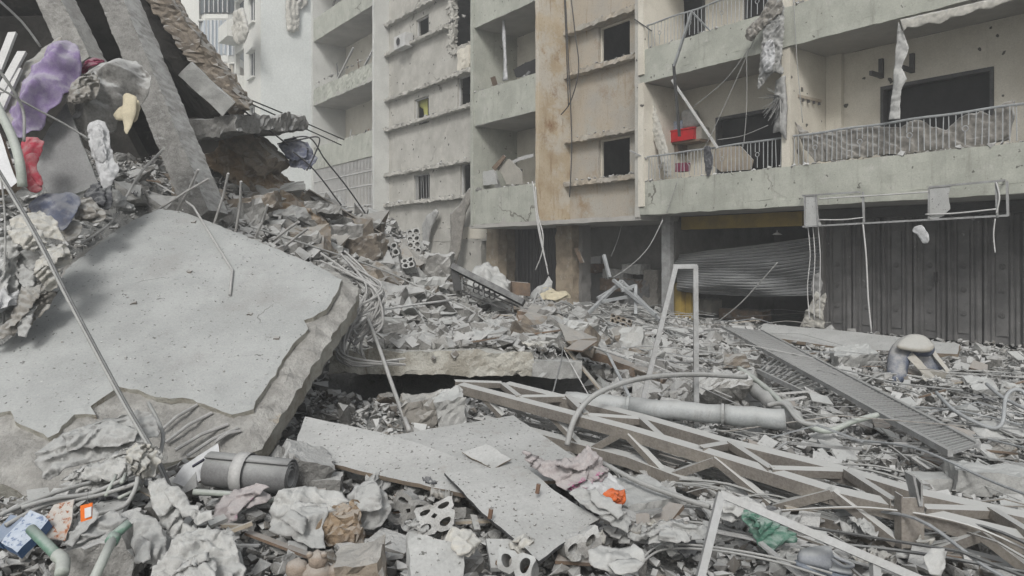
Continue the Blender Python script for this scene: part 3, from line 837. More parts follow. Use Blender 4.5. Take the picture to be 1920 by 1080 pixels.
for k in range(4):
    for (hh, lo) in ((2.02, 0), (3.28, 1)):
        h = hh + SH * k
        frough(SB1 + .005, -.24, DW - .26, DW - .003, h - .06, h + .06, .06, .035, k + lo * 7, f=5).build('window_ledge', 'plaster_orange', LB)
        frough(SL1 + .005, fs_(843, DW) if (k, lo) == (2, 0) else SB0 - .005, DW - .24, DW + .017, h - .06, h + .06, .06, .045, k + lo * 11, f=5).build('window_ledge', 'plaster_grey', LB)
# balcony bays
for (a, b, df, db, side) in ((SB0, SB1, 0.0, 1.75, 'plaster_rust'), (SL0, SL1, .5, 2.2, 'plaster_pale')):
    for k in range(5):
        h = B0 + SH * k
        frough(a - .06, b - .17, df + .01, db, h, h + .18, .25, .015, k).build('balcony_slab', 'ceiling_plaster', LB)
        if k < 4:
            if a == SL0 and k == 0: continue
            brk = (a == SL0 and k == 2)
            frough(a, b - .175, df, df + .12, h + .005, h + (1.1 if not brk else .8), .1 if brk else .22, .05 if brk else .014, k + 2).build('parapet', 'plaster_green', LB)
            holes = {0: (-5.6, -4.2, h + .2, h + 1.9), 1: (-5.5, -4.25, h + .2, h + 2.0), 2: (-6.6, -5.6, h + .2, h + 2.1), 3: (-6, -5, h + .2, h + 2.2)}[k] if a == SB0 else \
                    {0: (-21, -19, h + .2, h + 2), 1: (-18.6, -17.9, h + .2, h + 1.9), 2: (-18.9, -16.6, h + .2, h + 2.3), 3: (-20, -18, h + .2, h + 2.3)}[k]
            holed_wall(a, b, h + .18, h + SH, db, db + .2, [holes]).build('back_wall', 'plaster_cream', LB)
    frough(b - .17, b, df - .03, max(db, DW) if a == SB0 else 2.2, B0 - .05, LT, .3, .01, 5).build('side_wall', side, LB)
    frough(a - .1, a + .06, df - .05, db, B0 - .05, LT, .3, .01, 7).build('side_wall', 'plaster_green' if a == SB0 else 'plaster_pale', LB)
# caged balcony low on the far bay
a, b = SL0, SL1 - .18
cg = MB()
for i in range(46):
    s_ = a + (b - a) * (i + .5) / 46
    cg.bar(W(s_, .55, B0 + .2), W(s_, .55, B0 + SH - .02), .03, .03)
for hq in (1.15, 2.0, 2.6):
    cg.bar(W(a, .53, B0 + hq), W(b, .53, B0 + hq), .04, .04)
cg.build('window_grille', 'frame_white', LB)['kind'] = 'stuff'
holed_wall(SL0, SL1, B0 + .18, B0 + SH, 2.2, 2.4, [(-20, -18.6, B0 + .2, B0 + 2.2)]).build('back_wall', 'plaster_cream', LB)
# body
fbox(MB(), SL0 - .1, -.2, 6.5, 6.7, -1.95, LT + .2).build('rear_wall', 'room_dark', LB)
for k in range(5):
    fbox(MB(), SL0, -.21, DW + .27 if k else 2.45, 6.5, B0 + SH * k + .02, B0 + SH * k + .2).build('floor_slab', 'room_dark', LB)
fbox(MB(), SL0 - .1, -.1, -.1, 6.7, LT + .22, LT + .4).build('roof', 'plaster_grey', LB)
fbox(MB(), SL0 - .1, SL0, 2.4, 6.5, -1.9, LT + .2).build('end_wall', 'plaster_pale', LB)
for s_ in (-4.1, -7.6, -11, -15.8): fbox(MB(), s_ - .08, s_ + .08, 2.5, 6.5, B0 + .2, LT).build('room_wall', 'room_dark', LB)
# ground floor of the left block
frough(SL0, SB0 - .1, DW, DW + .25, B0 - .5, B0 - .003, .25, .03, 4).build('wall_foot', 'plaster_grey', LB)
frough(SL0, -8.7, DW + .02, DW + .26, -1.9, B0 - .505, .25, .03, 4).build('wall_foot', 'plaster_grey', LB)
frough(fs_(866, DW), fs_(916, DW), DW - .02, DW + .2, B0 - .42, B0 - .01, .15, .02, 6).build('shop_beam', 'plaster_cream', LB)
for (x0, x1, m, d0) in ((912, 934, 'pillar_brown', .9), (936, 950, 'pillar_brown', 1.4), (1042, 1073, 'pillar_brown', .85), (1078, 1091, 'shop_wall', 1.1)):
    frough(fs_(x0, d0), fs_(x1, d0), d0, d0 + .35, -1.9, B0 - .06, .2, .03, x0).build('shop_pillar', m, LB)
fbox(MB(), -22, -.25, 4.2, 4.4, -1.9, B0).build('shop_back_wall', 'room_dark', LB)
fbox(MB(), fs_(1091, 2.6), -.25, 2.6, 2.8, -1.9, B0).build('shop_wall', 'shop_wall', LB)
fbox(MB(), fs_(934, 1.9), fs_(970, 1.9), 1.9, 2.1, -1.9, B0).build('shop_wall', 'shop_wall', LB)
dl = MB(); a, b = fs_(970, 1.9), fs_(1043, 1.9)
fbox(dl, a, b, 1.95, 2.0, -1.9, B0)
door = dl.build('metal_door', 'door_dark', LB)
for i in range(12):
    q = MB(); fbox(q, a + (b - a) * (i + .2) / 12, a + (b - a) * (i + .55) / 12, 1.9, 1.948, -1.8, B0 - .1); q.build('door_rib', 'door_dark', door)
frough(SB0 - .2, -.1, -.02, 2.6, B0 - .12, B0 - .003, .3, .012, 9).build('underside_slab', 'ceiling_plaster', LB)

# ------------------------------------------------------------------ houses farther down the street
FB = thing('apartment_building', 'pale blue-grey blank end wall of the apartment block beyond the wrecked one', 'building', (-12, 44, 0))
c0 = Vector((-14.3, 41, 0))
def FW(t, e, z): return c0 - ES3 * t + ED3 * e + Vector((0, 0, z))      # t along its front, e along its end wall
mb = MB(); mb.add([FW(0, 0, -.3), FW(0, 9, -.3), FW(0, 9, 24), FW(0, 0, 24), FW(.3, 9, -.3), FW(.3, 9, 24)], [(0, 1, 2, 3), (1, 4, 5, 2)]); mb.build('end_wall', 'far_wall_blue', FB)
TH = 3.2
wz = [1.6 + (HY - y) / F * 42.5 for y in (147, 100)]
hls = []
for k in range(-2, 3):
    hls.append((1.1, 2.1, wz[0] + TH * k, wz[1] + TH * k))
    hls.append((3.2, 4.9, wz[0] + TH * k - .1, wz[1] + TH * k + .6))
def fwall(holes, t0, t1, z0, z1, e0, e1, mat, name):
    S = sorted({t0, t1, *[x for q in holes for x in q[:2]]}); H = sorted({z0, z1, *[x for q in holes for x in q[2:] if z0 < x < z1]})
    mb = MB()
    for i in range(len(S) - 1):
        for j in range(len(H) - 1):
            x, y = (S[i] + S[i + 1]) / 2, (H[j] + H[j + 1]) / 2
            if any(q[0] < x < q[1] and q[2] < y < q[3] for q in holes): continue
            mb.hexa([FW(S[i], e0, H[j]), FW(S[i + 1], e0, H[j]), FW(S[i + 1], e1, H[j]), FW(S[i], e1, H[j]), FW(S[i], e0, H[j + 1]), FW(S[i + 1], e0, H[j + 1]), FW(S[i + 1], e1, H[j + 1]), FW(S[i], e1, H[j + 1])])
    return mb.build(name, mat, FB)
fwall(hls, 0.01, 5.2, -.3, 24, -.002, .25, 'far_wall', 'wall')
for q in hls[::2]:
    mb = MB(); mb.hexa([FW(q[0], .12, q[2]), FW(q[1], .12, q[2]), FW(q[1], .16, q[2]), FW(q[0], .16, q[2]), FW(q[0], .12, q[3]), FW(q[1], .12, q[3]), FW(q[1], .16, q[3]), FW(q[0], .16, q[3])])
    wo_ = mb.build('window', 'glass_dark', FB)
    mb = MB()
    for t_ in (q[0] + .03, (q[0] + q[1]) / 2, q[1] - .03): mb.bar(FW(t_, .08, q[2]), FW(t_, .08, q[3]), .06, .06)
    mb.build('frame', 'frame_white', wo_)
    mb = MB(); mb.bar(FW(q[0] - .1, -.1, q[3] + .06), FW(q[1] + .1, -.1, q[3] + .06), .25, .1); mb.build('lintel', 'far_wall', wo_)
    mb = MB(); mb.bar(FW(q[0] - .1, -.08, q[2] - .06), FW(q[1] + .1, -.08, q[2] - .06), .2, .1); mb.build('sill', 'far_wall', wo_)
mb = MB(); mb.hexa([FW(.4, 2.5, -.3), FW(5.2, 2.5, -.3), FW(5.2, 2.7, -.3), FW(.4, 2.7, -.3), FW(.4, 2.5, 24), FW(5.2, 2.5, 24), FW(5.2, 2.7, 24), FW(.4, 2.7, 24)]); mb.build('room_wall', 'room_dark', FB)
for k in range(-2, 4):
    mb = MB(); zc = wz[0] + TH * k - .55
    mb.hexa([FW(3.1, -1.0, zc), FW(5.1, -1.0, zc), FW(5.1, 0, zc), FW(3.1, 0, zc), FW(3.1, -1.0, zc + .95), FW(5.1, -1.0, zc + .95), FW(5.1, 0, zc + .95), FW(3.1, 0, zc + .95)])
    mb.build('balcony', 'far_wall', FB)

CB = thing('apartment_building', 'far pale block with bay balconies closed by striped curtains', 'building', at(405, 474, 53))
YB = 53.0
def fx(px, Y): return (px - CX) / F * Y
def fz(py, Y): return EYE - (py - HY) / F * Y
def slabx(x0, x1, y0, y1, z0, z1, name, mat, parent):
    mb = MB(); mb.hexa([(x0, y0, z0), (x1, y0, z0), (x1, y1, z0), (x0, y1, z0), (x0, y0, z1), (x1, y0, z1), (x1, y1, z1), (x0, y1, z1)]); return mb.build(name, mat, parent)
slabx(fx(250, 56), fx(520, 56), 55.4, 58, -.3, 24, 'wall', 'far_wall', CB)
slabx(fx(325, 53), fx(371, 53), 53.2, 55.38, -.3, 24, 'stair_tower', 'far_wall', CB)
x0, x1 = fx(372, YB), fx(440, YB)
for k in range(-3, 3):
    zb, zt = fz(116 + 81 * k, YB), fz(103 + 81 * k, YB)
    mb = MB()
    oct_ = [(x0, YB + 2.4), (x0, YB + .5), (x0 + .5, YB), (x1 - .5, YB), (x1, YB + .5), (x1, YB + 2.4)]
    n = len(oct_)
    ex = lambda z, g_=0: [(x + (g_ if x > (x0 + x1) / 2 else -g_), y - g_, z) for x, y in oct_]
    vs = ex(zb) + ex(zt)
    mb.add(vs, [(j, j + 1, n + j + 1, n + j) for j in range(n - 1)] + [tuple(range(n, 2 * n)), tuple(reversed(range(n)))])
    if k == -1:
        z2 = fz(24 + 2, YB)
        mb.add(ex(zt + .002) + ex(z2), [(j, j + 1, n + j + 1, n + j) for j in range(n - 1)] + [tuple(range(n, 2 * n)), tuple(reversed(range(n)))])
    mb.build('balcony', 'far_wall', CB)
    # pleated curtain hung round the bay above
    zc0, zc1 = zt + .004, fz(38 + 81 * k, YB)
    if k == -1: zc0 = fz(24, YB)
    pl = []
    for j in range(n - 1):
        p, q = Vector((*oct_[j], 0)), Vector((*oct_[j + 1], 0))
        m = max(2, int((q - p).length / .06))
        nn = (q - p).cross(UP).normalized()
        pl += [p + (q - p) * t / m + nn * (.03 * math.sin(t * 1.57) + .06 * (t % 2)) for t in range(m)]
    vs = [(p.x, p.y, zc0 + .04 * math.sin(i_ * .8)) for i_, p in enumerate(pl)] + [(p.x, p.y, zc1) for p in pl]
    m = len(pl)
    o = obj('curtain', vs, [(j, j + 1, m + j + 1, m + j) for j in range(m - 1)], 'glass_dark' if k == -1 else ('curtain_blue' if k == 0 else 'curtain_cream'), CB)
    if k == -1:
        for t_ in range(6):
            xx_ = x0 + .5 + (x1 - x0 - 1) * t_ / 5
            q = MB(); q.bar((xx_, YB - .1, zc0), (xx_, YB - .1, zc1), .1, .06); q.build('window_bar', 'frame_white', CB)
    o.modifiers.new('thick', 'SOLIDIFY').thickness = .02
    slabx(x0 - .1, x1 + .1, YB + .05, YB + 2.4, zc1, zc1 + .1, 'balcony_head', 'far_wall', CB)
DB = thing('apartment_building', 'farthest pale block with torn awnings above the broken slab edge', 'building', (fx(290, 60), 60, 0))
slabx(fx(-300, 62), fx(330, 62), 61, 64, -.3, 30, 'wall', 'far_wall', DB)
for k in range(5):
    z = fz(60 + 75 * (k - 1), 60)
    slabx(fx(262, 60), fx(322, 60), 59.2, 60.99, z - .5, z + .4, 'balcony', 'far_wall', DB)
    pl = [(fx(270, 60) + .08 * j, 59.1 + .07 * (j % 2)) for j in range(24)]
    vs = [(x, y, z + .42 + .1 * math.sin(j * .5)) for j, (x, y) in enumerate(pl)] + [(x, y, z + 2.3) for x, y in pl]
    obj('curtain', vs, [(j, j + 1, 24 + j + 1, 24 + j) for j in range(23)], 'curtain_cream', DB).modifiers.new('thick', 'SOLIDIFY').thickness = .02
# ------------------------------------------------------------------ collapsed slabs and beams
BN = plane3((480, 840, 4.8), (672, 535, 6.5), (300, 388, 7.5))
core = [(300, 386), (345, 392), (400, 412), (470, 440), (540, 470), (600, 492), (650, 515), (673, 533), (664, 560), (630, 612), (590, 672), (550, 735), (510, 795), (478, 838),
        (430, 848), (390, 842), (330, 850), (250, 880), (180, 905), (100, 915), (40, 918), (0, 895), (-140, 880), (-140, 700), (0, 640), (60, 590), (120, 490), (200, 430), (260, 400)]
BS = thing('fallen_floor_slab', 'huge tilted concrete floor slab with smooth grey face and broken rims, left foreground', 'concrete slab', BN[0] - Vector((1.2, 0, .5)))
sheet('concrete_core', core, BN, 'slab_core', BS, edge='slab_edge', thick=.2, res=.05, rag=.025, seed=3,
      sag=lambda x, y, d: .03 * nz((x, y, 0), 4, 1) + .022 * nz((x, y, 0), 13, 2) - (.05 * max(0, 1 - d / .12) if d < .12 else 0))
scr = [(300, 390), (345, 396), (400, 417), (470, 445), (540, 474), (598, 498), (642, 522), (628, 550), (611, 578), (588, 592), (570, 597), (578, 615), (555, 634), (520, 690), (481, 749), (470, 766),
       (437, 775), (415, 770), (394, 760), (360, 747), (321, 744), (290, 742), (273, 736), (259, 727), (222, 724), (204, 735), (171, 758), (179, 773), (138, 775), (113, 797), (109, 809), (91, 817), (66, 806),
       (36, 793), (18, 769), (0, 769), (-130, 745), (-130, 705), (0, 646), (62, 596), (128, 498), (215, 432), (262, 405)]
sheet('screed', scr, (BN[0] + BN[1] * .055, BN[1]), 'screed', BS, edge='slab_edge', thick=.05, res=.05, rag=.02, seed=8, ragf=14,
      sag=lambda x, y, d: .004 * nz((x, y, 0), 3, 1) - (.012 * max(0, 1 - d / .05)))
def on_slab(px, py, lift=.06):
    d = at(px, py, 1) - EYEV
    return EYEV + d * ((BN[0] - EYEV).dot(BN[1]) / d.dot(BN[1])) + BN[1] * lift
for a, b in (((296, 820), (372, 762)), ((312, 836), (398, 778)), ((330, 850), (428, 800)), ((352, 862), (448, 806)), ((404, 835), (452, 812))):
    q = MB(); q.tube([on_slab(*a, .03), on_slab((a[0] + b[0]) / 2, (a[1] + b[1]) / 2, .05), on_slab(*b, .02)], .012, 7); q.build('rebar', 'rebar', BS)
for pts in ([(345, 385), (365, 400), (438, 520), (433, 566)],):
    q = MB(); q.tube([on_slab(x, y, .075 if i < 3 else .02 + .05) for i, (x, y) in enumerate(pts)], .011, 7); q.build('rebar', 'rebar', BS)
q = MB(); q.tube(cr([on_slab(155, 472, .08), on_slab(215, 432, .1), on_slab(245, 392, .16), on_slab(275, 372, .3), on_slab(320, 352, .45)], 5), .013, 7); q.build('rebar', 'rebar', BS)
for (a, b) in (((400, 412), (428, 325)), ((440, 430), (452, 340)), ((478, 436), (502, 384)), ((512, 442), (560, 416)), ((535, 452), (578, 428)), ((330, 388), (372, 318)), ((290, 388), (392, 335))):
    q = MB(); p0 = on_slab(*a, -.05); q.tube([p0, (p0 + at(*b, p0.y - .25)) / 2 + Vector((.02, 0, .02)), at(*b, p0.y - .3)], .013, 7); q.build('rebar', 'rebar', BS)
for j, (x, y) in enumerate(((357, 520), (254, 579), (365, 426), (520, 645), (470, 600))):
    q = MB(); c = on_slab(x, y, .06)
    q.rough(c, (Vector((1, 0, 0)), Vector((0, .85, .52)), BN[1]), (.02, .015, .008), .02, .008, j, 30); tag(q.build('pebble', 'gravel_brown'), 'small dark crumb of debris lying on the big tilted slab', 'debris', 'crumbs on the tilted slab')

mid = thing('broken_floor_slab', 'horizontal broken concrete floor slab with pale ragged edge above a dark hollow', 'concrete slab', (-.6, 8.3, .3))
MB().rough((-.82, 8.45, .455), (Vector((.9995, -.03, -.012)), Vector((.03, .9995, .0)), Vector((.012, 0, 1))), (1.06, 1.0, .125), .055, .03, 4, 4).build('main_piece', 'slab_edge', mid)
MB().rough((.49, 8.35, .40), (Vector((.999, -.03, -.02)), Vector((.03, .999, 0)), Vector((.02, 0, 1))), (.255, .95, .085), .05, .016, 9, 5).build('end_piece', 'concrete_pale', mid)

def leaning(name, label, cat, A, B, depth, dvec, half_t, mat, amp=.03, res=.1, seed=0, up=None):
    A, B = Vector(A), Vector(B)
    x = (B - A).normalized(); d = Vector(dvec); d = (d - x * d.dot(x)).normalized(); t = x.cross(d)
    o = MB().rough((A + B) / 2 + d * depth / 2, (x, d, t), ((B - A).length / 2, depth / 2, half_t), res, amp, seed, 3.5).build(name, mat)
    return tag(o, label, cat)
leaning('fallen_roof_slab', 'thick leaning concrete slab with dark underside, topmost of the collapse', 'concrete slab', at(195, -60, 10.6), at(420, 215, 11.0), 2.4, (-.47, 1, .1), .14, 'concrete_shade_dark', .05, .08, 2)  # whole slab in the shade colour so its underside looks dark
leaning('roof_edge_beam', 'ragged brown edge beam running down the rim of the topmost leaning slab', 'beam', at(248, -60, 10.25), at(446, 205, 10.6), .35, (.1, 1, .12), .15, 'concrete_brown', .055, .05, 22)
leaning('fallen_floor_slab', 'short broken slab stub jutting out under the topmost leaning slab', 'concrete slab', at(300, 250, 10.9), at(440, 232, 10.6), 2.2, (-.38, 1, .12), .13, 'concrete', .05, .06, 5)
leaning('concrete_beam', 'long square concrete beam leaning steeply down to the tilted slab', 'beam', at(185, -60, 9.4), at(372, 408, 8.5), .32, (.3, 1, 0), .17, 'concrete', .012, .05, 6)
leaning('concrete_beam', 'short concrete beam poking down above the purple cushion', 'beam', at(60, -60, 9.6), at(150, 120, 9.4), .3, (.2, 1, 0), .17, 'concrete', .012, .05, 7)
leaning('timber_plank', 'rusty brown plank standing inside the dark hollow beside the long beam', 'plank', at(360, 300, 10.0), at(408, 395, 9.6), .12, (.3, 1, 0), .04, 'wood_brown', .01, .1, 8)
leaning('wall_strip', 'pale tiled wall strip lying against the topmost leaning slab', 'wall piece', at(345, 128, 10.25), at(428, 205, 10.45), .08, (.1, 1, .1), .13, 'concrete_pale', .012, .08, 11)
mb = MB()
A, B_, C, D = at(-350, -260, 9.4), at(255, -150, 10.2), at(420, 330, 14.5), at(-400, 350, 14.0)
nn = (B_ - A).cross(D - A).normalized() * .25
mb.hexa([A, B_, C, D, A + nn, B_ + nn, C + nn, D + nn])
tag(mb.build('hollow_shade_slab', 'concrete_shade_dark'), 'dark underside of a pancaked floor above the left-hand clothes heap', 'concrete slab')  # slab reaching out of view, added to keep the hollow dark
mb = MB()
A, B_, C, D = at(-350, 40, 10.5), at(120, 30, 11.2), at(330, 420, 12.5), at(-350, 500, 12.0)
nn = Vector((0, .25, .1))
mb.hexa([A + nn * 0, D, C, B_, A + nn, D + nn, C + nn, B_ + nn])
tag(mb.build('hollow_shade_slab', 'concrete_shade_dark'), 'added dark backing slab standing for the shade in the hollow behind the cushion', 'concrete slab')  # dark backdrop added where the hollow is only shade
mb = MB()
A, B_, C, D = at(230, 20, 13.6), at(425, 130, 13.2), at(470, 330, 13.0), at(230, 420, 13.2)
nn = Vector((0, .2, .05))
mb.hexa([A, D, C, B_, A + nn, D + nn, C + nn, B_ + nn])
tag(mb.build('hollow_shade_slab', 'concrete_shade_dark'), 'added dark backing slab blocking light through the hollow under the topmost leaning slab', 'concrete slab')  # dark backing added to hide the bright gap to the far houses
mb = MB().rough(at(500, 330, 12.3) + Vector((0, .6, -.35)), (Vector((.72, .1, -.68)), Vector((-.1, .99, .04)), Vector((.68, .04, .72)).normalized()), (1.25, .7, .3), .09, .12, 3, 3)
tag(mb.build('earth_bank', 'soil_brown'), 'brown crumbling earth bank below the jutting slab stub', 'soil')
mb = MB().rough(at(455, 268, 12.0) + Vector((0, .3, 0)), (Vector((.75, 0, -.66)), Vector((0, 1, 0)), Vector((.66, 0, .75))), (.62, .4, .2), .08, .08, 6, 4)
tag(mb.build('earth_bank', 'concrete_brown'), 'crumbled brown lump at the tip of the topmost leaning slab', 'soil')

# ------------------------------------------------------------------ rubble: countable chunks, then what nobody could count
def rock(seed, dims, npts, sub=0, amp=.05):
    r = random.Random(seed)
    bm = bmesh.new()
    for c in range(8):                           # a broken block: corners knocked in, some off altogether
        if r.random() < .22: continue
        p = [(1 if c >> i & 1 else -1) * (1 - .38 * r.random() ** 1.6) for i in range(3)]
        bm.verts.new([p[i] * dims[i] for i in range(3)])
    for _ in range(npts - 6):
        p = [r.uniform(-1, 1) for _ in range(3)]
        k = r.randrange(3)
        p[k] = math.copysign(r.uniform(.8, .98), p[k])
        bm.verts.new([p[i] * dims[i] for i in range(3)])
    res = bmesh.ops.convex_hull(bm, input=bm.verts)
    bmesh.ops.delete(bm, geom=list({g_ for g_ in res['geom_interior'] + res['geom_unused'] if isinstance(g_, bmesh.types.BMVert)}), context='VERTS')
    if sub:
        bmesh.ops.subdivide_edges(bm, edges=bm.edges[:], cuts=sub, use_grid_fill=True)
        bm.normal_update()
        for v in bm.verts:
            q = v.co
            v.co += v.normal * amp * (.6 * nz(q, 3.2, seed) + .9 * (.4 - 2 * abs(nz(q, 7, seed + 1))))
    bmesh.ops.triangulate(bm, faces=bm.faces[:])
    vs = [tuple(v.co) for v in bm.verts]
    bm.verts.index_update()
    fs = [tuple(v.index for v in f.verts) for f in bm.faces]
    bm.free()
    return vs, fs
DIM = [(.5, .42, .34), (.5, .4, .2), (.5, .3, .12), (.5, .22, .16), (.5, .45, .42), (.5, .36, .08), (.5, .25, .22), (.5, .5, .15)]
ROCKM = {}
for mat in ('concrete', 'concrete_brown', 'concrete_pale'):
    for t in range(9):
        vs, fs = rock(t * 13 + 5, DIM[t % 8], 9 + t % 4 * 2, 4, .04)
        me = bpy.data.meshes.new('concrete_chunk'); me.from_pydata(vs, [], fs); me.materials.append(MATS[mat]); ROCKM[mat, t] = me
MNAME = {'concrete': ('grey', 'concrete_chunk'), 'concrete_brown': ('brown', 'stone_chunk'), 'concrete_pale': ('pale', 'plaster_chunk')}
rng = np.random.RandomState(11)
def inpoly(x, y, poly):
    c = False
    for i in range(len(poly)):
        (x0, y0), (x1, y1) = poly[i], poly[i - 1]
        if (y0 > y) != (y1 > y) and x < (x1 - x0) * (y - y0) / (y1 - y0) + x0: c = not c
    return c
ZONES = [
    ('in the hollow under the leaning beams', [(150, 250), (330, 255), (440, 400), (230, 400), (190, 340)], 34, (.14, .45), (.5, .35, .15)),
    ('on the slope left of the shattered windows', [(450, 345), (560, 385), (640, 372), (740, 420), (800, 470), (850, 520), (820, 600), (720, 560), (690, 520), (590, 480), (500, 430)], 112, (.2, .75), (.5, .3, .2)),
    ('strewn over the horizontal broken slab', [(690, 590), (850, 560), (960, 600), (1090, 640), (1090, 668), (1000, 655), (700, 640)], 48, (.14, .45), (.5, .15, .35)),
    ('in the heap in front of the shop pillars', [(860, 560), (1000, 590), (1200, 600), (1260, 640), (1180, 680), (1100, 660), (960, 610)], 46, (.18, .6), (.5, .25, .25)),
    ('between the broken slab and the lying duct', [(1100, 690), (1230, 650), (1400, 660), (1420, 700), (1390, 745), (1150, 745), (1040, 740)], 30, (.16, .5), (.55, .15, .3)),
    ('in the hollow below the broken slab', [(560, 720), (860, 730), (880, 780), (720, 800), (540, 800)], 20, (.08, .26), (.7, .2, .1)),
    ('between the rags along the front', [(380, 910), (560, 930), (760, 980), (1000, 1050), (1250, 1000), (1300, 1075), (340, 1078)], 30, (.05, .15), (.6, .15, .25)),
    ('on the street before the folding doors', [(1400, 680), (1650, 650), (1920, 660), (1920, 880), (1700, 760), (1500, 720)], 30, (.08, .26), (.55, .1, .35)),
    ('among the steel rods at right', [(1300, 880), (1600, 930), (1900, 860), (1920, 1060), (1500, 1060), (1300, 1000)], 16, (.06, .2), (.6, .1, .3)),
]
def place_rock(me, name, x, y, z, sc_, r):
    o = bpy.data.objects.new(name, me); COL.objects.link(o)
    o.rotation_euler = (r.gauss(0, .35), r.gauss(0, .35), r.uniform(0, 6.28))
    o.scale = (sc_, sc_ * r.uniform(.8, 1.2), sc_ * r.uniform(.8, 1.15))
    o.location = (x, y, z)
    return o
LM = [('beside the upright hollow block', 776, 455), ('beside the flat-lying hollow block', 722, 482), ('just above the rim of the big tilted slab', 560, 455), ('below the brown steel angle', 650, 395), ('near the black cable loop on the ridge', 560, 340), ('under the earth bank', 500, 390),
      ('near the largest brown stone', 688, 465), ('by the pale tilted slab in mid heap', 800, 535), ('below the dark headboard', 925, 585), ('behind the rebar tangle', 700, 580), ('at the left end of the broken slab', 720, 630), ('in the middle of the broken slab', 850, 640), ('at the right end of the broken slab', 1000, 645),
      ('beside the charred log', 1030, 612), ('before the tarpaulins', 985, 590), ('before the yellowish mattress', 1050, 580), ('under the bent bed frame', 1150, 600), ('left of the steel trestle', 1185, 650), ('between the legs of the steel trestle', 1255, 690), ('right of the steel trestle', 1340, 680), ('behind the lying duct', 1150, 720), ('near the canvas tube', 1400, 720),
      ('in the hollow at left', 600, 750), ('in the hollow beside the sack', 740, 770), ('in the hollow by the pale block', 840, 770), ('below the rolled mat', 460, 950), ('by the brown foam lump', 640, 1000), ('below the hollow block pair', 800, 1020), ('before the square white board', 1000, 1060), ('beside the square concrete block', 1200, 1010), ('at the bottom edge by the blouse', 430, 1040),
      ('by the long pale panel', 1600, 660), ('beside the slatted panel', 1560, 730), ('around the toppled chair', 1710, 710), ('near the tubular chair', 1860, 760), ('at the right edge of the street', 1900, 690), ('by the clog', 1550, 1040), ('near the green bag', 1400, 1000), ('by the long kerb block', 1850, 900), ('under the lattice girder', 1650, 980)]
LM += [('in the hollow behind the white towel', 240, 330), ('at the foot of the long leaning beam', 330, 380), ('deep under the leaning slab', 290, 280)]
rr0 = random.Random(4)
for where, poly, cnt, (s0, s1), wts in ZONES:
    xs, ys_ = [p[0] for p in poly], [p[1] for p in poly]
    n = 0
    while n < cnt:
        x, y = rr0.uniform(min(xs), max(xs)), rr0.uniform(min(ys_), max(ys_))
        if not inpoly(x, y, poly): continue
        X, Y = drop([x], [y])
        if Y[0] != Y[0]: cnt -= 1; continue
        if 7.3 < Y[0] < 7.6 and abs(X[0] + .6) < 1.5: Y = Y + rr0.uniform(.3, 1.5)
        mat = rr0.choices(('concrete', 'concrete_brown', 'concrete_pale'), wts)[0]
        sz = s0 + (s1 - s0) * rr0.random() ** 1.4
        c_, nm = MNAME[mat]
        o = place_rock(ROCKM[mat, rr0.randrange(9)], nm, float(X[0]), float(Y[0]), float(hsurf(X[0], Y[0])) + sz * .12, sz, rr0)
        big = sz > s0 + .45 * (s1 - s0)
        lm = min(LM, key=lambda q: (q[1] - x) ** 2 + ((q[2] - y) * 1.5) ** 2)[0]
        zs = 'large' if big else ('mid-sized' if sz > s0 + .15 * (s1 - s0) else 'small')
        tag(o, f"{zs} angular {c_} {nm.split('_')[0]} chunk {lm}", nm.split('_')[0] + ' chunk', f"{zs} {c_} chunks {lm}")
        n += 1

def scatter(name, label, tmpl, X, Y, Z, S, seed, mat):
    rg = np.random.RandomState(seed)
    T = [(np.array(v), np.array(f)) for v, f in tmpl]
    pick = rg.randint(0, len(T), len(X))
    VS, FS, off = [], [], 0
    for t, (tv, tf) in enumerate(T):
        k = np.where(pick == t)[0]
        if not len(k): continue
        a, b, c = rg.uniform(0, 6.28, len(k)), rg.normal(0, .5, len(k)), rg.normal(0, .5, len(k))
        ca, sa, cb, sb, cc, sc_ = np.cos(a), np.sin(a), np.cos(b), np.sin(b), np.cos(c), np.sin(c)
        x, y, z = tv[None, :, 0], tv[None, :, 1], tv[None, :, 2]
        y, z = y * cb[:, None] - z * sb[:, None], y * sb[:, None] + z * cb[:, None]
        x, z = x * cc[:, None] + z * sc_[:, None], -x * sc_[:, None] + z * cc[:, None]
        x, y = x * ca[:, None] - y * sa[:, None], x * sa[:, None] + y * ca[:, None]
        P = np.stack([x, y, z], -1) * S[k][:, None, None] + np.stack([X[k], Y[k], Z[k]], -1)[:, None, :]
        VS.append(P.reshape(-1, 3))
        FS.append((tf[None] + (off + np.arange(len(k)) * len(tv))[:, None, None]).reshape(-1, 3))
        off += len(k) * len(tv)
    V, Fa = np.vstack(VS), np.vstack(FS)
    me = bpy.data.meshes.new(name)
    me.vertices.add(len(V)); me.vertices.foreach_set('co', V.ravel())
    me.loops.add(Fa.size); me.loops.foreach_set('vertex_index', Fa.ravel().astype(np.int32))
    me.polygons.add(len(Fa)); me.polygons.foreach_set('loop_start', np.arange(0, Fa.size, 3, dtype=np.int32))
    me.update(calc_edges=True)
    me.shade_flat()
    me.materials.append(MATS[mat])
    o = bpy.data.objects.new(name, me); COL.objects.link(o)
    tag(o, label, 'rubble', kind='stuff')
    return o
SM = [rock(100 + t, DIM[t % 8], 8 + t % 3, 0) for t in range(10)]
FL = [rock(200 + t, (.5, .4, .1 + .05 * (t % 3)), 8, 0) for t in range(6)]
def spread(n, ymin, ymax, seed, p=1.0):          # even over the place, a little denser towards the viewer
    rg = np.random.RandomState(seed)
    y = ymin * (ymax / ymin) ** (rg.rand(n) ** p)
    x = (rg.rand(n) * 2 - 1) * 1.0 * (y + .5)
    k = (x * .801 + y * .599 < 2.56 + 10.5 + 1.3)
    return x[k], y[k], rg
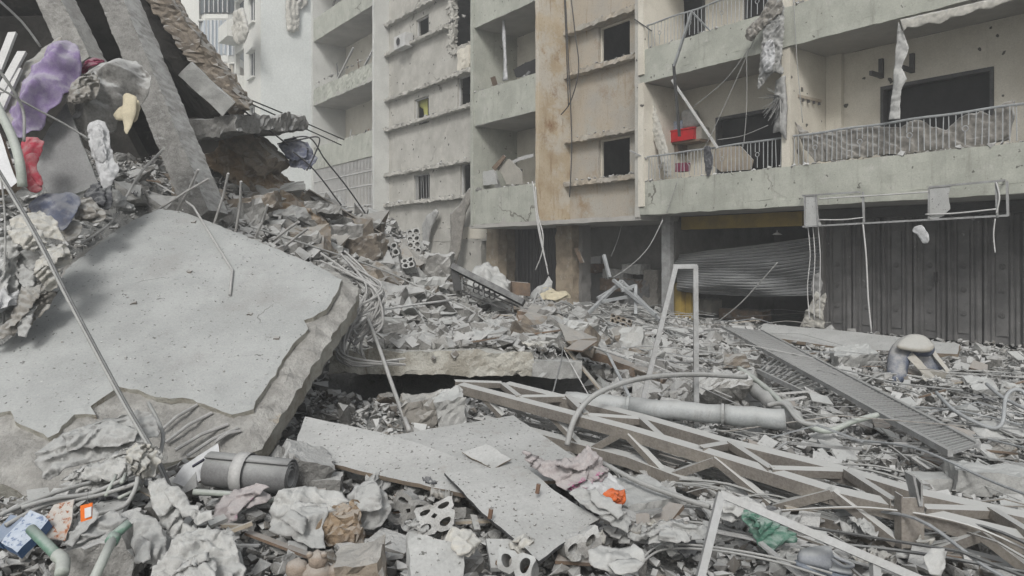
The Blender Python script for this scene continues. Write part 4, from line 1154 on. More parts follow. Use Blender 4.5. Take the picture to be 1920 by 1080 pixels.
x, y, rg = spread(52000, 2.4, 19, 1)
k = ~((y > 7.35) & (y < 7.5) & (np.abs(x + .6) < 1.6)); x, y = x[k], y[k]
S = (.015 + .085 * rg.rand(len(x)) ** 2.6) * (.7 + y * .07)
scatter('small_rubble', 'fine grey rubble and crushed concrete covering the whole site', SM + FL, x, y, hsurf(x, y) + S * .1 - .11 * rg.rand(len(x)) ** .8, S, 3, 'gravel')
x, y, rg = spread(2600, 2.5, 15, 12)
k = ~((y > 7.3) & (y < 7.62) & (np.abs(x + .6) < 1.6)); x, y = x[k], y[k]
S = (.05 + .12 * rg.rand(len(x)) ** 2) * (.75 + y * .05)
scatter('block_rubble', 'broken grey block pieces of mixed size lying all over the site', [rock(400 + t, DIM[t % 8], 9, 1, .03) for t in range(12)], x, y, hsurf(x, y) + S * .05 - .06 * rg.rand(len(x)), S, 13, 'concrete')
x, y, rg = spread(8000, 2.4, 17, 2)
k = hgrid(x, y) > .02; x, y = x[k], y[k]
S = (.012 + .07 * rg.rand(len(x)) ** 3) * (.7 + y * .07)
scatter('brown_rubble', 'scattered brown stone and brick crumbs through the rubble', SM, x, y, hsurf(x, y) + S * .1 - .1 * rg.rand(len(x)), S, 4, 'gravel_brown')
# denser lumps on the big heap
px = np.concatenate([rng.uniform(430, 860, 2400), rng.uniform(680, 1280, 1800), rng.uniform(1080, 1420, 700)])
py = np.concatenate([rng.uniform(330, 600, 2400), rng.uniform(540, 690, 1800), rng.uniform(640, 780, 700)])
x, y = drop(px, py)
k = ~np.isnan(y) & (y > 6.5); x, y = x[k], y[k]
e_ = (y < 7.6) & (y > 7.3) & (np.abs(x + .6) < 1.5); y[e_] += rng.rand(e_.sum()) * 1.5 + .2
S = .06 + .2 * rng.rand(len(x)) ** 2.6
scatter('heap_rubble', 'mid-sized grey lumps heaped on the slope below the wrecked block', [rock(300 + t, DIM[t % 8], 10, 1, .03) for t in range(10)], x, y, hsurf(x, y) + S * .1, S, 5, 'concrete')

# grit on the big slab
rg = np.random.RandomState(5)
gx_, gy_ = rg.uniform(0, 640, 1500), rg.uniform(400, 770, 1500)
ok = np.array([inpoly(a, b, scr) for a, b in zip(gx_, gy_)])
gp_ = np.array([tuple(on_slab(a, b, .056)) for a, b in zip(gx_[ok], gy_[ok])])
scatter('slab_grit', 'fine grit sprinkled over the face of the big tilted slab', SM, gp_[:, 0], gp_[:, 1], gp_[:, 2], .004 + .016 * rg.rand(len(gp_)) ** 4, 6, 'gravel')
# ------------------------------------------------------------------ steel in the foreground
def lin(tab, x):
    for (x0, y0), (x1, y1) in zip(tab, tab[1:]):
        if x <= x1: break
    return y0 + (y1 - y0) * (x - x0) / (x1 - x0)
FT = [(864, 720, 6.37), (1180, 802, 5.06), (1342, 850, 4.56), (1558, 916, 4.03), (1692, 947, 3.80), (1960, 1014, 3.44)]
BT = [(950, 718, 6.53), (1202, 780, 5.43), (1365, 827, 4.86), (1588, 881, 4.38), (1727, 923, 4.03), (1960, 974, 3.70)]
FBm = [(905, 782, 6.2), (1180, 854, 5.08), (1322, 908, 4.57), (1446, 939, 4.35), (1685, 1004, 3.87), (1960, 1075, 3.5)]
yF, yB = [(a, c) for a, b, c in FT], [(a, c) for a, b, c in BT]
tr = thing('steel_truss', 'long dusty steel lattice girder lying across the right foreground', 'truss', at(1342, 900, 4.56))
for ch, sd2 in ((FT, 1), (BT, 1), (FBm, 1)):
    q = MB()
    for a, b in zip(ch, ch[1:]): q.angle(at(*a), at(*b), .075, .007, (0, -.25, .97), -1)
    q.build('chord', 'steel_brown', tr)
for (a, b, w) in (((1180, 812), (1251, 888), 'FF'), ((1251, 888), (1338, 857), 'FF'), ((1342, 855), (1447, 942), 'FF'), ((1450, 945), (1558, 916), 'FF'), ((1565, 918), (1686, 1012), 'FF'),
                  ((1728, 1035), (1838, 993), 'FF'), ((1845, 995), (1930, 1060), 'FF'), ((1027, 765), (1095, 838), 'FF'), ((1100, 842), (1167, 804), 'FF'), ((902, 735), (944, 778), 'FF'),
                  ((1203, 783), (1250, 826), 'BF'), ((1315, 838), (1365, 829), 'FB'), ((1369, 827), (1446, 877), 'BF'), ((1446, 877), (1577, 881), 'FB'), ((1588, 880), (1677, 937), 'BF'),
                  ((1733, 950), (1856, 954), 'FB'), ((1860, 952), (1935, 998), 'BF'), ((973, 743), (1062, 742), 'FB'), ((1064, 741), (1100, 775), 'BF'), ((1102, 777), (1202, 784), 'FB'), ((853, 714), (941, 717), 'FB'), ((942, 718), (973, 742), 'BF')):
    Y = [lin(yF if c == 'F' else yB, p[0]) - .03 for c, p in zip(w, (a, b))]
    q = MB(); q.angle(at(*a, Y[0]), at(*b, Y[1]), .045, .005, (0, -.3, .95), -1); q.build('brace', 'steel_brown', tr)
pc = at(1712, 980, 3.72)
q = MB(); q.obox(pc, (Vector((1, 0, 0)), Vector((0, 1, 0)), UP), (.055, .006, .13)); q.obox(pc + Vector((-.058, .03, 0)), (Vector((1, 0, 0)), Vector((0, 1, 0)), UP), (.004, .035, .14)); q.build('bracket_plate', 'steel_brown', tr)
q = MB(); q.obox(pc + Vector((.01, .02, .17)), (Vector((.9, 0, .2)).normalized(), Vector((0, 1, 0)), Vector((-.2, 0, .9)).normalized()), (.006, .04, .08)); q.obox(pc + Vector((.05, .03, .15)), (Vector((.3, 1, 0)).normalized(), Vector((-1, .3, 0)).normalized(), UP), (.05, .005, .06)); q.build('bracket_plate', 'steel_grey', tr)

def solid(name, label, cat, mb, mat, group=None, smooth=False): return tag(mb.build(name, mat, None, smooth), label, cat, group)
def tubeT(name, label, cat, pts, r, mat, k=6, n=7, group=None, px=True):
    q = MB(); q.tube(path(pts, k) if px else cr(pts, k), r, n); return solid(name, label, cat, q, mat, group, True)
def gY(px, py, lift=0.0):                        # distance of the rubble under a pixel
    return ground(px, py).y - lift

# upright bent frame
fr = thing('steel_trestle', 'upright narrow steel frame like a broken trestle standing in the rubble', 'metal frame', at(1250, 790, 6.4))
for a, b, w in (((1199, 776, 6.25), (1267, 500, 6.5), .042), ((1304, 498, 6.5), (1306, 800, 6.35), .044), ((1262, 500, 6.5), (1307, 500, 6.5), .04), ((1204, 752, 6.27), (1296, 772, 6.36), .045)):
    MB().bar(at(*a), at(*b), w, w * .6, (0, -1, .2)).build('leg' if a[1] != 752 and w != .04 else 'crossbar', 'steel_grey', fr)
ff_ = thing('bent_square_tube', 'pale square-tube frame bent into a corner at the bottom right', 'metal frame', at(1350, 1060, 3.35))
for a, b, nm in (((1352, 925, 3.3), (1310, 1095, 3.1), 'upright'), ((1350, 926, 3.3), (1745, 1095, 3.0), 'rail'), ((1640, 1052, 3.09), (1642, 1095, 3.02), 'stub')):
    MB().bar(at(*a), at(*b), .034, .034, (0, -1, .3)).build(nm, 'steel_grey', ff_)

# long slatted steel panel on the street
def zpt(px, py, z): Y = (EYE - z) * F / (py - HY); return at(px, py, Y)
sg = thing('slatted_panel', 'long narrow slatted steel panel lying diagonally on the street', 'steel grating', zpt(1600, 730, .1))
L0, L1, R0, R1 = zpt(1352, 612, .26), zpt(1782, 850, .24), zpt(1428, 620, .24), zpt(1834, 834, .22)
for a, b in ((L0, L1), (R0, R1)): MB().bar(a, b, .035, .045).build('side_rail', 'steel_grey', sg)
_t = MB(); _t.obox((0, 0, 0), (Vector((1, 0, 0)), Vector((0, 1, 0)), UP), (.5, .011, .008)); SLAT = bpy.data.meshes.new('slat'); SLAT.from_pydata([tuple(v) for v in _t.v], [], _t.f); SLAT.materials.append(MATS['steel_grey'])
ns = 84
for i in range(ns):
    t = ((i + .5) / ns) ** 1.25
    a, b = L1 + (L0 - L1) * t, R1 + (R0 - R1) * t
    x = (b - a)
    piece('slat', SLAT, sg, (a + b) / 2 + Vector((0, 0, random.uniform(-.004, .004))), x.to_track_quat('X', 'Z'), (x.length * .98, 1, 1))
lg = thing('steel_grating', 'short piece of steel grating with widely spaced rungs beside the slatted panel', 'steel grating', zpt(1450, 720, .1))
a, b, c, d = zpt(1420, 695, .2), zpt(1508, 737, .15), zpt(1452, 668, .15), zpt(1556, 728, .12)
for p, q_ in ((a, b), (c, d)): MB().bar(p, q_, .03, .05).build('side_rail', 'steel_grey', lg)
for i in range(11):
    t = (i + .5) / 11
    MB().bar(a + (b - a) * t, c + (d - c) * t, .02, .02).build('rung', 'steel_grey', lg)

# ducts and pipes
du = thing('metal_duct', 'round galvanised duct lying behind the lattice girder', 'pipe', at(1300, 800, 6.0))
p0, p1 = at(1062, 752, 6.35), at(1472, 787, 5.85)
x = (p1 - p0)
for i, (t0, t1) in enumerate(((0, .3), (.305, .73), (.735, 1))):
    q = MB(); q.tube([p0 + x * (t0 + (t1 - t0) * j / 6) + Vector((0, 0, .006 * math.sin(j * 2 + i))) for j in range(7)], .083 - .004 * (i == 1), 18); q.build('duct_section', 'duct', du, True)
for t in (.3, .73): q = MB(); q.tube([p0 + x * (t - .006), p0 + x * (t + .006)], .09, 18); q.build('duct_collar', 'duct', du)
tubeT('canvas_tube', 'crushed pale canvas tube lying beside the bent conduit', 'pipe', [(1402, 712, 7.2), (1430, 740, 6.7), (1470, 768, 6.3), (1492, 792, 6.0)], [.075 + .012 * math.sin(i * 1.7) for i in range(19)], 'cloth_grey', 6, 12)
tubeT('curved_conduit', 'thick grey conduit arching up out of the white boards', 'pipe', [(1063, 835, 5.2), (1080, 780, 5.3), (1120, 738, 5.5), (1200, 710, 5.8), (1300, 702, 6.2), (1400, 707, 6.5)], .022, 'cable_grey', 8)
tubeT('bent_conduit', 'pale bent conduit running down to the slatted panel', 'pipe', [(1385, 690, 7.2), (1440, 730, 6.6), (1490, 780, 6.0), (1545, 808, 5.7), (1600, 790, 5.8), (1645, 778, 5.9)], .024, 'pipe_pale', 8)
tubeT('bent_conduit', 'second pale conduit close beside the bent one', 'pipe', [(1440, 760, 6.2), (1470, 758, 6.1), (1500, 790, 5.8), (1550, 800, 5.75)], .02, 'cable_grey', 8)
tubeT('steel_pipe', 'thin pale pipe lying beside the flowered rag', 'pipe', [(1130, 868, 4.6), (1200, 905, 4.35), (1290, 938, 4.1), (1330, 950, 4.0)], .016, 'cable_grey', 3)
tubeT('steel_pipe', 'slim pipe leaning in front of the dark hollow', 'pipe', [(690, 598, 7.0), (712, 655, 6.8), (740, 735, 6.3), (768, 808, 5.6)], .019, 'rebar', 5)
tubeT('steel_pipe', 'long pipe lying among rags under the rolled mat', 'pipe', [(362, 922, 3.75), (450, 928, 3.8), (520, 938, 3.85), (640, 925, 4.2)], .017, 'pipe_pale', 4)
tc_ = thing('tubular_chair', 'bent tubular steel chair with torn sheet at the right edge', 'chair', at(1880, 800, 6.0))
q = MB(); q.tube(path([(1755, 735, 6.6), (1790, 770, 6.2), (1850, 800, 6.0), (1878, 795, 5.95), (1886, 745, 6.1), (1905, 730, 6.15), (1925, 745, 6.1), (1922, 805, 5.9)], 6), .016, 8); q.build('frame', 'rail_paint', tc_, True)
q = MB(); q.tube(path([(1850, 720, 6.7), (1880, 745, 6.4), (1930, 770, 6.2)], 6), .016, 8); q.build('frame', 'rail_paint', tc_, True)
sheet('torn_sheet', [(1822, 798), (1850, 790), (1900, 800), (1930, 812), (1915, 832), (1870, 824), (1840, 822)], plane_at(1870, 812, 6.0, (0, -.4, .9)), 'cloth_pale', tc_, True, wr=(.04, 8, 30), res=.03, curve=True, thick=.01)

# bed frame, boxes and bent furniture frames before the shops
bf = thing('bed_headboard', 'dark steel headboard with scrollwork tilted in the rubble', 'bed frame', at(910, 560, 12.4))
Yb = 12.4
MB().bar(at(848, 500, Yb), at(982, 568, Yb - .4), .1, .16, (0, -1, .3)).build('top_rail', 'steel_dark', bf)
MB().bar(at(853, 503, Yb), at(858, 545, Yb), .13, .07, (0, -1, .3)).build('side_post', 'steel_dark', bf)
for (a, b) in (((866, 530), (972, 575)), ((862, 545), (970, 590)), ((866, 520), (867, 545)), ((905, 535), (907, 560)), ((960, 562), (962, 592))):
    MB().bar(at(*a, Yb), at(*b, Yb - .3), .025, .025).build('rod', 'steel_dark', bf)
sc_ = MB()
for i in range(9):
    c = at(893 + (i % 5) * 10, 534 + (i % 5) * 4 + (i // 5) * 10, Yb - .1); sc_.torus(c, Vector((1, 0, 0)), UP, .05, .012, 10, 4)
sc_.build('scrollwork', 'steel_dark', bf)
q = MB().rough(at(975, 541, 13.6), (Vector((.98, .1, -.1)).normalized(), Vector((-.1, 1, 0)).normalized(), UP), (.17, .17, .12), .1, .008, 2)
solid('wooden_drawer', 'reddish brown wooden drawer beside the dusty sheet', 'drawer', q, 'wood_brown')
cloth('tarpaulin', 'pale dusty tarpaulin humped behind the dark headboard', 'tarpaulin', [(875, 540), (890, 508), (915, 496), (935, 512), (950, 528), (955, 560), (920, 570), (885, 562)], 13.0, (0, -.6, .8), 'cloth_pale', .3, .4, (.05, 3, 70), .06, .1, 4, curve=False, pf=.8, layers=1)
cloth('tarpaulin', 'grey peaked tarpaulin below the hanging cable bundle', 'tarpaulin', [(985, 562), (1000, 545), (1018, 535), (1028, 515), (1035, 540), (1032, 565)], 14.0, (0, -.7, .7), 'cloth_grey', .2, .3, (.05, 3, 80), .06, .1, 5, curve=False, layers=1)
cloth('mattress', 'yellowish bare mattress lying before the shop pillar', 'mattress', [(1010, 548), (1025, 543), (1055, 550), (1070, 560), (1040, 566), (1012, 562)], 13.8, (0, -.5, .85), 'foam_cream', .12, .2, (.03, 4, 20), .06, .1, 6)
def polyT(name, label, cat, segs, r, mat, sq=True, group=None):
    t = thing(name, label, cat, at(*segs[0][0])); 
    for a, b in segs: MB().bar(at(*a), at(*b), r, r).build('tube', mat, t)
    return t
Yf = 14.5
polyT('bent_bed_frame', 'jumble of bent pale steel tubes before the grey shop wall', 'metal frame', [((1100, 590, 14), (1165, 527, 15)), ((1165, 527, 15), (1237, 600, 14)), ((1192, 535, 14.6), (1192, 590, 14.2)), ((1165, 545, 14.5), (1192, 535, 14.6)), ((1130, 565, 14.2), (1185, 555, 14.6)),
      ((1132, 478, 15.2), (1143, 520, 15)), ((1120, 560, 14.6), (1170, 530, 14.9)), ((1150, 525, 14.8), (1230, 590, 13.8))], .06, 'rail_paint')
polyT('window_grille', 'small toppled steel grille beside the tarpaulin', 'grille', [((995, 580, 12.8), (1008, 548, 13.2)), ((1008, 548, 13.2), (1024, 575, 12.8))] + [((996 + i * 4, 577 - i * 7, 12.8), (1021 - i * 3, 572 - i * 6, 12.8)) for i in range(4)], .025, 'steel_grey')
cl = MB()
rj = random.Random(9)
for i in range(46):
    x0, y0 = rj.uniform(1030, 1230), rj.uniform(575, 622)
    p = ground(x0, y0, .05); dx = rj.uniform(-1, 1)
    q = ground(min(1330, x0 + rj.uniform(50, 130)), y0 + rj.uniform(6, 30), .04)
    cl.tube(cr([p, (p + q) / 2 + Vector((0, 0, rj.uniform(.04, .2))), q], 4), rj.uniform(.008, .02), 5)
for i in range(70):
    x0, y0 = rj.uniform(1250, 1850), rj.uniform(700, 1000)
    p = ground(x0, y0, .03); q = ground(min(1915, x0 + rj.uniform(60, 220)), min(1070, y0 + rj.uniform(10, 60)), .03)
    cl.tube(cr([p, (p + q) / 2 + Vector((0, 0, rj.uniform(.01, .06))), q], 4), rj.uniform(.003, .009), 5)
for i in range(40):                              # bundle of thin rods under the girder
    x0 = rj.uniform(880, 1500); y0 = lin([(a, b) for a, b, c in FT], x0) + rj.uniform(15, 50)
    x1 = x0 + rj.uniform(150, 420); y1 = lin([(a, b) for a, b, c in FT], min(x1, 1950)) + rj.uniform(15, 50)
    cl.tube([at(x0, y0, lin(yF, x0) + .15), at(x1, y1, lin(yF, min(x1, 1950)) + .15)], rj.uniform(.003, .008), 5)
o = cl.build('loose_wire', 'wire_stuff'); tag(o, 'tangle of thin dusty wires and rods strewn over the rubble', 'wire', kind='stuff')

# rebar tangle at the corner of the big slab
rb = MB()
rj = random.Random(21)
for i in range(16):
    a = (rj.uniform(600, 660), rj.uniform(470, 520), 7.6); b = (rj.uniform(680, 720), rj.uniform(540, 600), 7.1); c = (rj.uniform(640, 700), rj.uniform(620, 690), 6.9)
    pts = [a, ((a[0] + b[0]) / 2 + rj.uniform(0, 25), (a[1] + b[1]) / 2 - rj.uniform(0, 15), 7.3), b, (c[0] + rj.uniform(-25, 30), c[1] - 30, 7.0), c]
    rb.tube(path(pts, 6), rj.uniform(.009, .014), 6)
for i in range(5):
    rb.tube(path([(672 + rj.uniform(-10, 20), 585 + rj.uniform(-20, 20), 7.0), (640 + rj.uniform(-10, 10), 640 + rj.uniform(-10, 20), 6.8), (660, 680 + rj.uniform(-10, 6), 6.7), (740 + rj.uniform(0, 25), 672 + rj.uniform(0, 12), 6.9)], 6), .012, 6)
tag(rb.build('rebar_tangle', 'rebar'), 'tangle of bent reinforcing bars at the right corner of the big slab', 'rebar', kind='stuff')
tubeT('steel_rod', 'long rod running from the tilted slab down over the heap', 'rod', [(470, 425, 9.4), (700, 500, 10.5), (800, 545, 10.8), (880, 580, 10.6), (930, 620, 10.0)], .014, 'cable_grey', 6)
tubeT('steel_rod', 'pale rod pointing right across the heap by the bars', 'rod', [(625, 625, 7.1), (700, 585, 7.4), (850, 562, 8.6)], .013, 'cable_white', 4)
solid('steel_angle', 'brown steel angle lying down the slope under the caged window', 'steel beam', MB().angle(at(578, 356, 13.0), at(722, 442, 13.6), .16, .02), 'steel_brown')
solid('timber_plank', 'dark splintered plank below the steel trestle', 'plank', MB().rough((at(1060, 640, 9.3) + at(1230, 712, 8.2)) / 2, ((at(1230, 712, 8.2) - at(1060, 640, 9.3)).normalized(), Vector((.5, .85, 0)), Vector((.2, -.1, .97))), (.85, .09, .05), .08, .03, 3), 'wood_brown')
solid('charred_log', 'charred brown timber lump lying behind the broken slab', 'log', MB().rough(at(1030, 612, 11), (Vector((.95, .1, -.25)).normalized(), Vector((-.1, 1, 0)).normalized(), Vector((.25, 0, .95))), (.52, .16, .12), .07, .08, 5, 5), 'wood_brown')

# slender black cables
for i, pts in enumerate(([(412, 165, 10.5), (520, 208, 13), (645, 262, 16)], [(412, 168, 10.5), (530, 222, 13), (640, 272, 16)], [(440, 195, 10.6), (500, 240, 11.5), (540, 272, 12)], [(535, 262, 12.2), (580, 258, 12.4), (610, 300, 12.6), (650, 350, 13), (685, 400, 13.5)],
                         [(550, 285, 12.2), (590, 320, 12.4), (640, 385, 12.8)], [(520, 270, 12.2), (560, 262, 12.3), (598, 258, 12.3), (590, 290, 12.3), (575, 320, 12.3)])):
    tubeT('black_cable', ['upper of two black cables stretched from the leaning slab tip', 'lower of two black cables stretched from the leaning slab tip', 'short black cable beside the slab tip', 'long black cable drooping before the caged balcony', 'black cable curling down to the slope', 'black cable loop by the blue plastic sheet'][i], 'cable', pts, .013, 'cable_black', 8, 6)
cloth('plastic_sheet', 'crumpled blue-grey plastic sheet on the ridge of the heap', 'plastic sheet', [(528, 268), (548, 260), (575, 268), (592, 300), (580, 325), (545, 315), (530, 295)], 12.6, (.1, -.8, .5), 'cloth_blue', .1, .2, (.09, 3, 60), .04, .03, 8, curve=False)
cab = thing('power_cable', 'taut dark twin cable slanting down across the big tilted slab', 'cable', at(320, 925, 3.7))
for off in (0, 5):
    q = MB(); q.tube(path([(-25 + off, 290, 4.9), (60 + off, 432, 4.6), (130 + off, 568, 4.35), (225 + off, 745, 4.05), (290 + off, 858, 3.85), (322 + off * .6, 928, 3.7)], 6), .009, 7); q.build('strand', 'steel_dark' if off else 'cable_grey', cab, True)
tubeT('cable', 'grey cable slanting down past the fabric heap at the left edge', 'cable', [(2, 330, 5.6), (10, 430, 5.6), (5, 620, 5.4)], .008, 'cable_grey', 5)
tubeT('wire_loop', 'thin grey cable lying across the boards near the green bag', 'cable', [(1200, 1052, 3.5), (1240, 1022, 3.6), (1330, 1025, 3.5), (1450, 1045, 3.35), (1560, 1075, 3.2)], .006, 'cable_grey', 6)
tubeT('wire_loop', 'second thin cable beside the one across the boards', 'cable', [(1200, 1058, 3.48), (1245, 1030, 3.58), (1340, 1032, 3.48), (1450, 1052, 3.33), (1550, 1082, 3.18)], .006, 'cable_grey', 6)
for i in range(6):
    y0 = 655 + i * 9
    tubeT('street_cable', ['uppermost', 'second', 'third', 'fourth', 'fifth', 'lowest'][i] + ' grey cable lying in curves on the street before the folding doors', 'cable', [(1380 + i * 40, 735 + i * 3, gY(1380 + i * 40, 735 + i * 3) - .05), (1600 + i * 12, 715 - i * 3, gY(1600, 715 - i * 3) - .1), (1760, 695 + i * 4, gY(1760, 695 + i * 4) - .1), (1930, 700 + i * 9, gY(1910, 700 + i * 9) - .08)], .012, 'cable_grey', 8, group='cables lying in curves on the street')

# ------------------------------------------------------------------ white boards
def boardT(name, label, poly, plane, thick=.022, mat='board_white', res=.05, rag=.009, seed=0, edge='board_edge', cat='board', sag=None):
    return tag(sheet(name, poly, plane, mat, None, False, edge=edge, thick=thick, res=res, rag=rag, seed=seed, sag=sag), label, cat)
boardT('white_board', 'long white board with thick brown edge, left of the three dusty boards', [(572, 781), (650, 797), (735, 816), (800, 836), (905, 875), (925, 932), (880, 928), (740, 898), (630, 872), (552, 853), (556, 825)], plane3((572, 781, 5.0), (552, 853, 4.55), (925, 932, 4.0)), .028, seed=1)
boardT('white_board', 'broad white board with a rear point, middle of the three dusty boards', [(728, 817), (850, 797), (962, 779), (1030, 825), (1095, 868), (1060, 900), (985, 905), (870, 888), (800, 850)], plane3((728, 817, 4.8), (962, 779, 5.2), (985, 905, 4.15)), .02, seed=2)
boardT('white_board', 'square white board with nails standing in it, front of the three dusty boards', [(833, 886), (900, 878), (985, 873), (1040, 920), (1122, 973), (1065, 1012), (1010, 1052), (965, 1010), (905, 962), (868, 922)], plane3((833, 886, 4.15), (1122, 973, 3.72), (1010, 1052, 3.4)), .018, seed=3, edge='steel_dark')
boardT('metal_plate', 'bent white metal plate with a slot lying on the middle board', [(865, 848), (912, 832), (960, 862), (925, 878)], plane_at(910, 856, 4.42, (-.1, -.45, .88)), .008, 'board_white', .03)
for j, (x, y, Yn) in enumerate(((1007, 925, 3.88), (918, 972, 3.68))):
    q = MB(); q.tube([at(x, y, Yn), at(x + 3, y - 18, Yn)], .012, 7); solid('nail', ('rear' if j == 0 else 'front') + ' thick nail standing upright in the square white board', 'nail', q, 'rust')
boardT('long_panel', 'long pale panel leaning along the foot of the folding doors', [(1432, 607), (1600, 622), (1800, 645), (1795, 664), (1600, 655), (1418, 628)], plane3((1432, 607, 13.9), (1800, 645, 11.0), (1418, 632, 13.2)), .06, 'board_white', .15, cat='panel')
boardT('laminate_sheet', 'dark grey laminate panel leaning beside the purple cushion', [(124, 192), (184, 343), (160, 356), (104, 376), (78, 342), (60, 300), (92, 240)], plane_at(120, 290, 6.75, (.15, -.93, .35)), .045, 'panel_charcoal', .08, edge='cloth_pale', cat='panel')
boardT('white_cabinet_side', 'white glossy cabinet side at the left edge', [(-40, 240), (0, 250), (12, 290), (32, 342), (20, 352), (-40, 360)], plane_at(0, 300, 5.9, (.3, -.9, .3)), .12, 'plastic_white', .08, cat='cabinet')
for i, (a, b) in enumerate((((0, 175, 6.6), (42, 98, 6.9)), ((0, 205, 6.5), (34, 130, 6.8)), ((-10, 150, 6.9), (24, 62, 7.2)))):
    solid('pale_lath', ['rightmost', 'lowest', 'leftmost'][i] + ' of three pale laths left of the purple cushion', 'lath', MB().bar(at(*a), at(*b), .08, .03, (0, -1, 0)), 'frame_white')
tubeT('steel_rod', 'thin white rod slanting across the dark hollow, top left', 'rod', [(-20, -15, 7.0), (40, 40, 7.4), (76, 88, 7.6)], .012, 'cable_white', 3)
tubeT('green_pipe', 'pale green pipe at the left edge above the fabric heap', 'pipe', [(-10, 190, 5.9), (20, 250, 5.8), (36, 300, 5.7), (42, 350, 5.7)], .035, 'pipe_pale', 4, 10)
tubeT('grey_hose', 'thin grey hose curving over the purple cushion', 'hose', [(-10, 120, 5.8), (25, 170, 5.9), (44, 210, 6.0), (45, 265, 5.95)], .012, 'cable_grey', 6)
tubeT('steel_rod', 'long thin rod crossing the purple cushion', 'rod', [(-10, 160, 6.0), (60, 200, 6.2), (120, 232, 6.4), (168, 262, 6.5)], .009, 'cable_grey', 4)

# ------------------------------------------------------------------ bedding and clothes on the left
cu = thing('purple_cushion', 'purple dusty seat cushion with rounded top in the left heap', 'cushion', at(80, 250, 6.7))
cloth('cover', '', '', [(14, 228), (52, 150), (92, 96), (120, 82), (148, 92), (156, 122), (142, 162), (100, 214), (55, 260), (28, 258)], 6.75, (.2, -.88, .35), 'cloth_purple', .2, .2, (.014, 5, 140), .022, .06, 3, parent=cu, pf=.8, layers=1)
cloth('side', '', '', [(-15, 215), (10, 190), (50, 130), (95, 88), (122, 80), (100, 108), (62, 160), (30, 230), (10, 240)], 6.85, (.0, -.8, .6), 'cloth_taupe', .06, .1, (.015, 7, 140), .03, .08, 5, parent=cu)
cloth('foam_lump', 'big grey plaster-caked cushion behind the purple one', 'cushion', [(140, 215), (150, 160), (185, 122), (225, 112), (265, 122), (285, 155), (280, 185), (245, 205), (200, 255), (165, 265), (142, 245)], 7.2, (.15, -.9, .4), 'concrete', .3, .3, (.016, 9, 30), .03, .15, 7, pf=.8, layers=1)
cloth('cloth_rag', 'twisted grey rag hanging on the plaster-caked cushion', 'rag', [(125, 175), (150, 148), (178, 142), (190, 165), (178, 188), (150, 200), (130, 195)], 6.85, (.1, -.9, .4), 'cloth_taupe', .07, .08, (.045, 11, 60), .022, .04, 9)
cloth('red_cloth', 'bright red cloth hanging below the purple cushion', 'cloth', [(44, 266), (62, 262), (86, 268), (84, 285), (72, 310), (84, 350), (75, 363), (58, 360), (50, 335), (46, 300)], 6.3, (.1, -.93, .3), 'cloth_red', .07, .1, (.02, 7, 95), .022, .03, 11)
cloth('maroon_cloth', 'maroon bundle on top of the plaster-caked cushion', 'cloth', [(155, 138), (165, 118), (185, 113), (198, 118), (180, 128), (165, 140)], 7.15, (0, -.8, .6), 'cloth_maroon', .05, .05, (.025, 14, 20), .02, .03, 12)
cloth('white_towel', 'white towel hanging beside the dark grey panel', 'towel', [(168, 245), (178, 232), (192, 230), (205, 245), (212, 290), (226, 322), (214, 345), (200, 357), (188, 345), (180, 310), (170, 280)], 6.75, (.1, -.93, .25), 'cloth_white', .07, .08, (.022, 8, 85), .022, .03, 13)
for i, (p, Yq) in enumerate((([(232, 182), (250, 180), (258, 195), (250, 235), (240, 254), (233, 240)], 6.95), ([(214, 218), (234, 200), (240, 225), (226, 228)], 7.0), ([(250, 200), (262, 190), (266, 205), (254, 232)], 7.05))):
    cloth('foam_piece', ['longest cream foam tongue hanging', 'small left cream foam flap hanging', 'small right cream foam flap hanging'][i] + ' under the plaster-caked cushion', 'foam', p, Yq, (.2, -.9, .2), 'foam_cream', .04, .06, None, .04, .05, i)
cloth('jeans', 'folded blue-grey denim trousers above the fabric heap', 'trousers', [(62, 385), (82, 370), (118, 367), (152, 374), (148, 402), (128, 433), (104, 424), (80, 404), (63, 402)], 6.25, (.05, -.85, .5), 'cloth_blue', .1, .14, (.014, 7, 10), .025, .05, 14)
cloth('trousers', 'dark grey trousers beside the denim ones', 'trousers', [(143, 380), (170, 374), (192, 392), (204, 410), (186, 421), (155, 418), (142, 408)], 6.45, (.05, -.85, .5), 'cloth_taupe', .09, .1, (.03, 9, 30), .022, .05, 15)
cloth('dark_jacket', 'black jacket wedged under the dark grey panel', 'jacket', [(160, 372), (178, 350), (205, 344), (214, 372), (206, 398), (188, 392)], 6.65, (.1, -.85, .5), 'cloth_dark', .07, .08, (.04, 9, 60), .022, .05, 16)
cloth('sock', 'ribbed grey sleeve sticking out below the denim trousers', 'sleeve', [(122, 432), (142, 420), (156, 428), (150, 448), (132, 458), (124, 450)], 6.25, (0, -.8, .6), 'cloth_taupe', .06, .06, (.008, 30, 90), .02, .04, 17)
cloth('cloth_rag', 'small grey rag at the head of the tilted slab', 'rag', [(210, 362), (228, 366), (240, 380), (256, 396), (232, 400), (216, 396)], 7.0, (.1, -.8, .6), 'cloth_grey', .05, .08, (.03, 9, 60), .022, .03, 18)
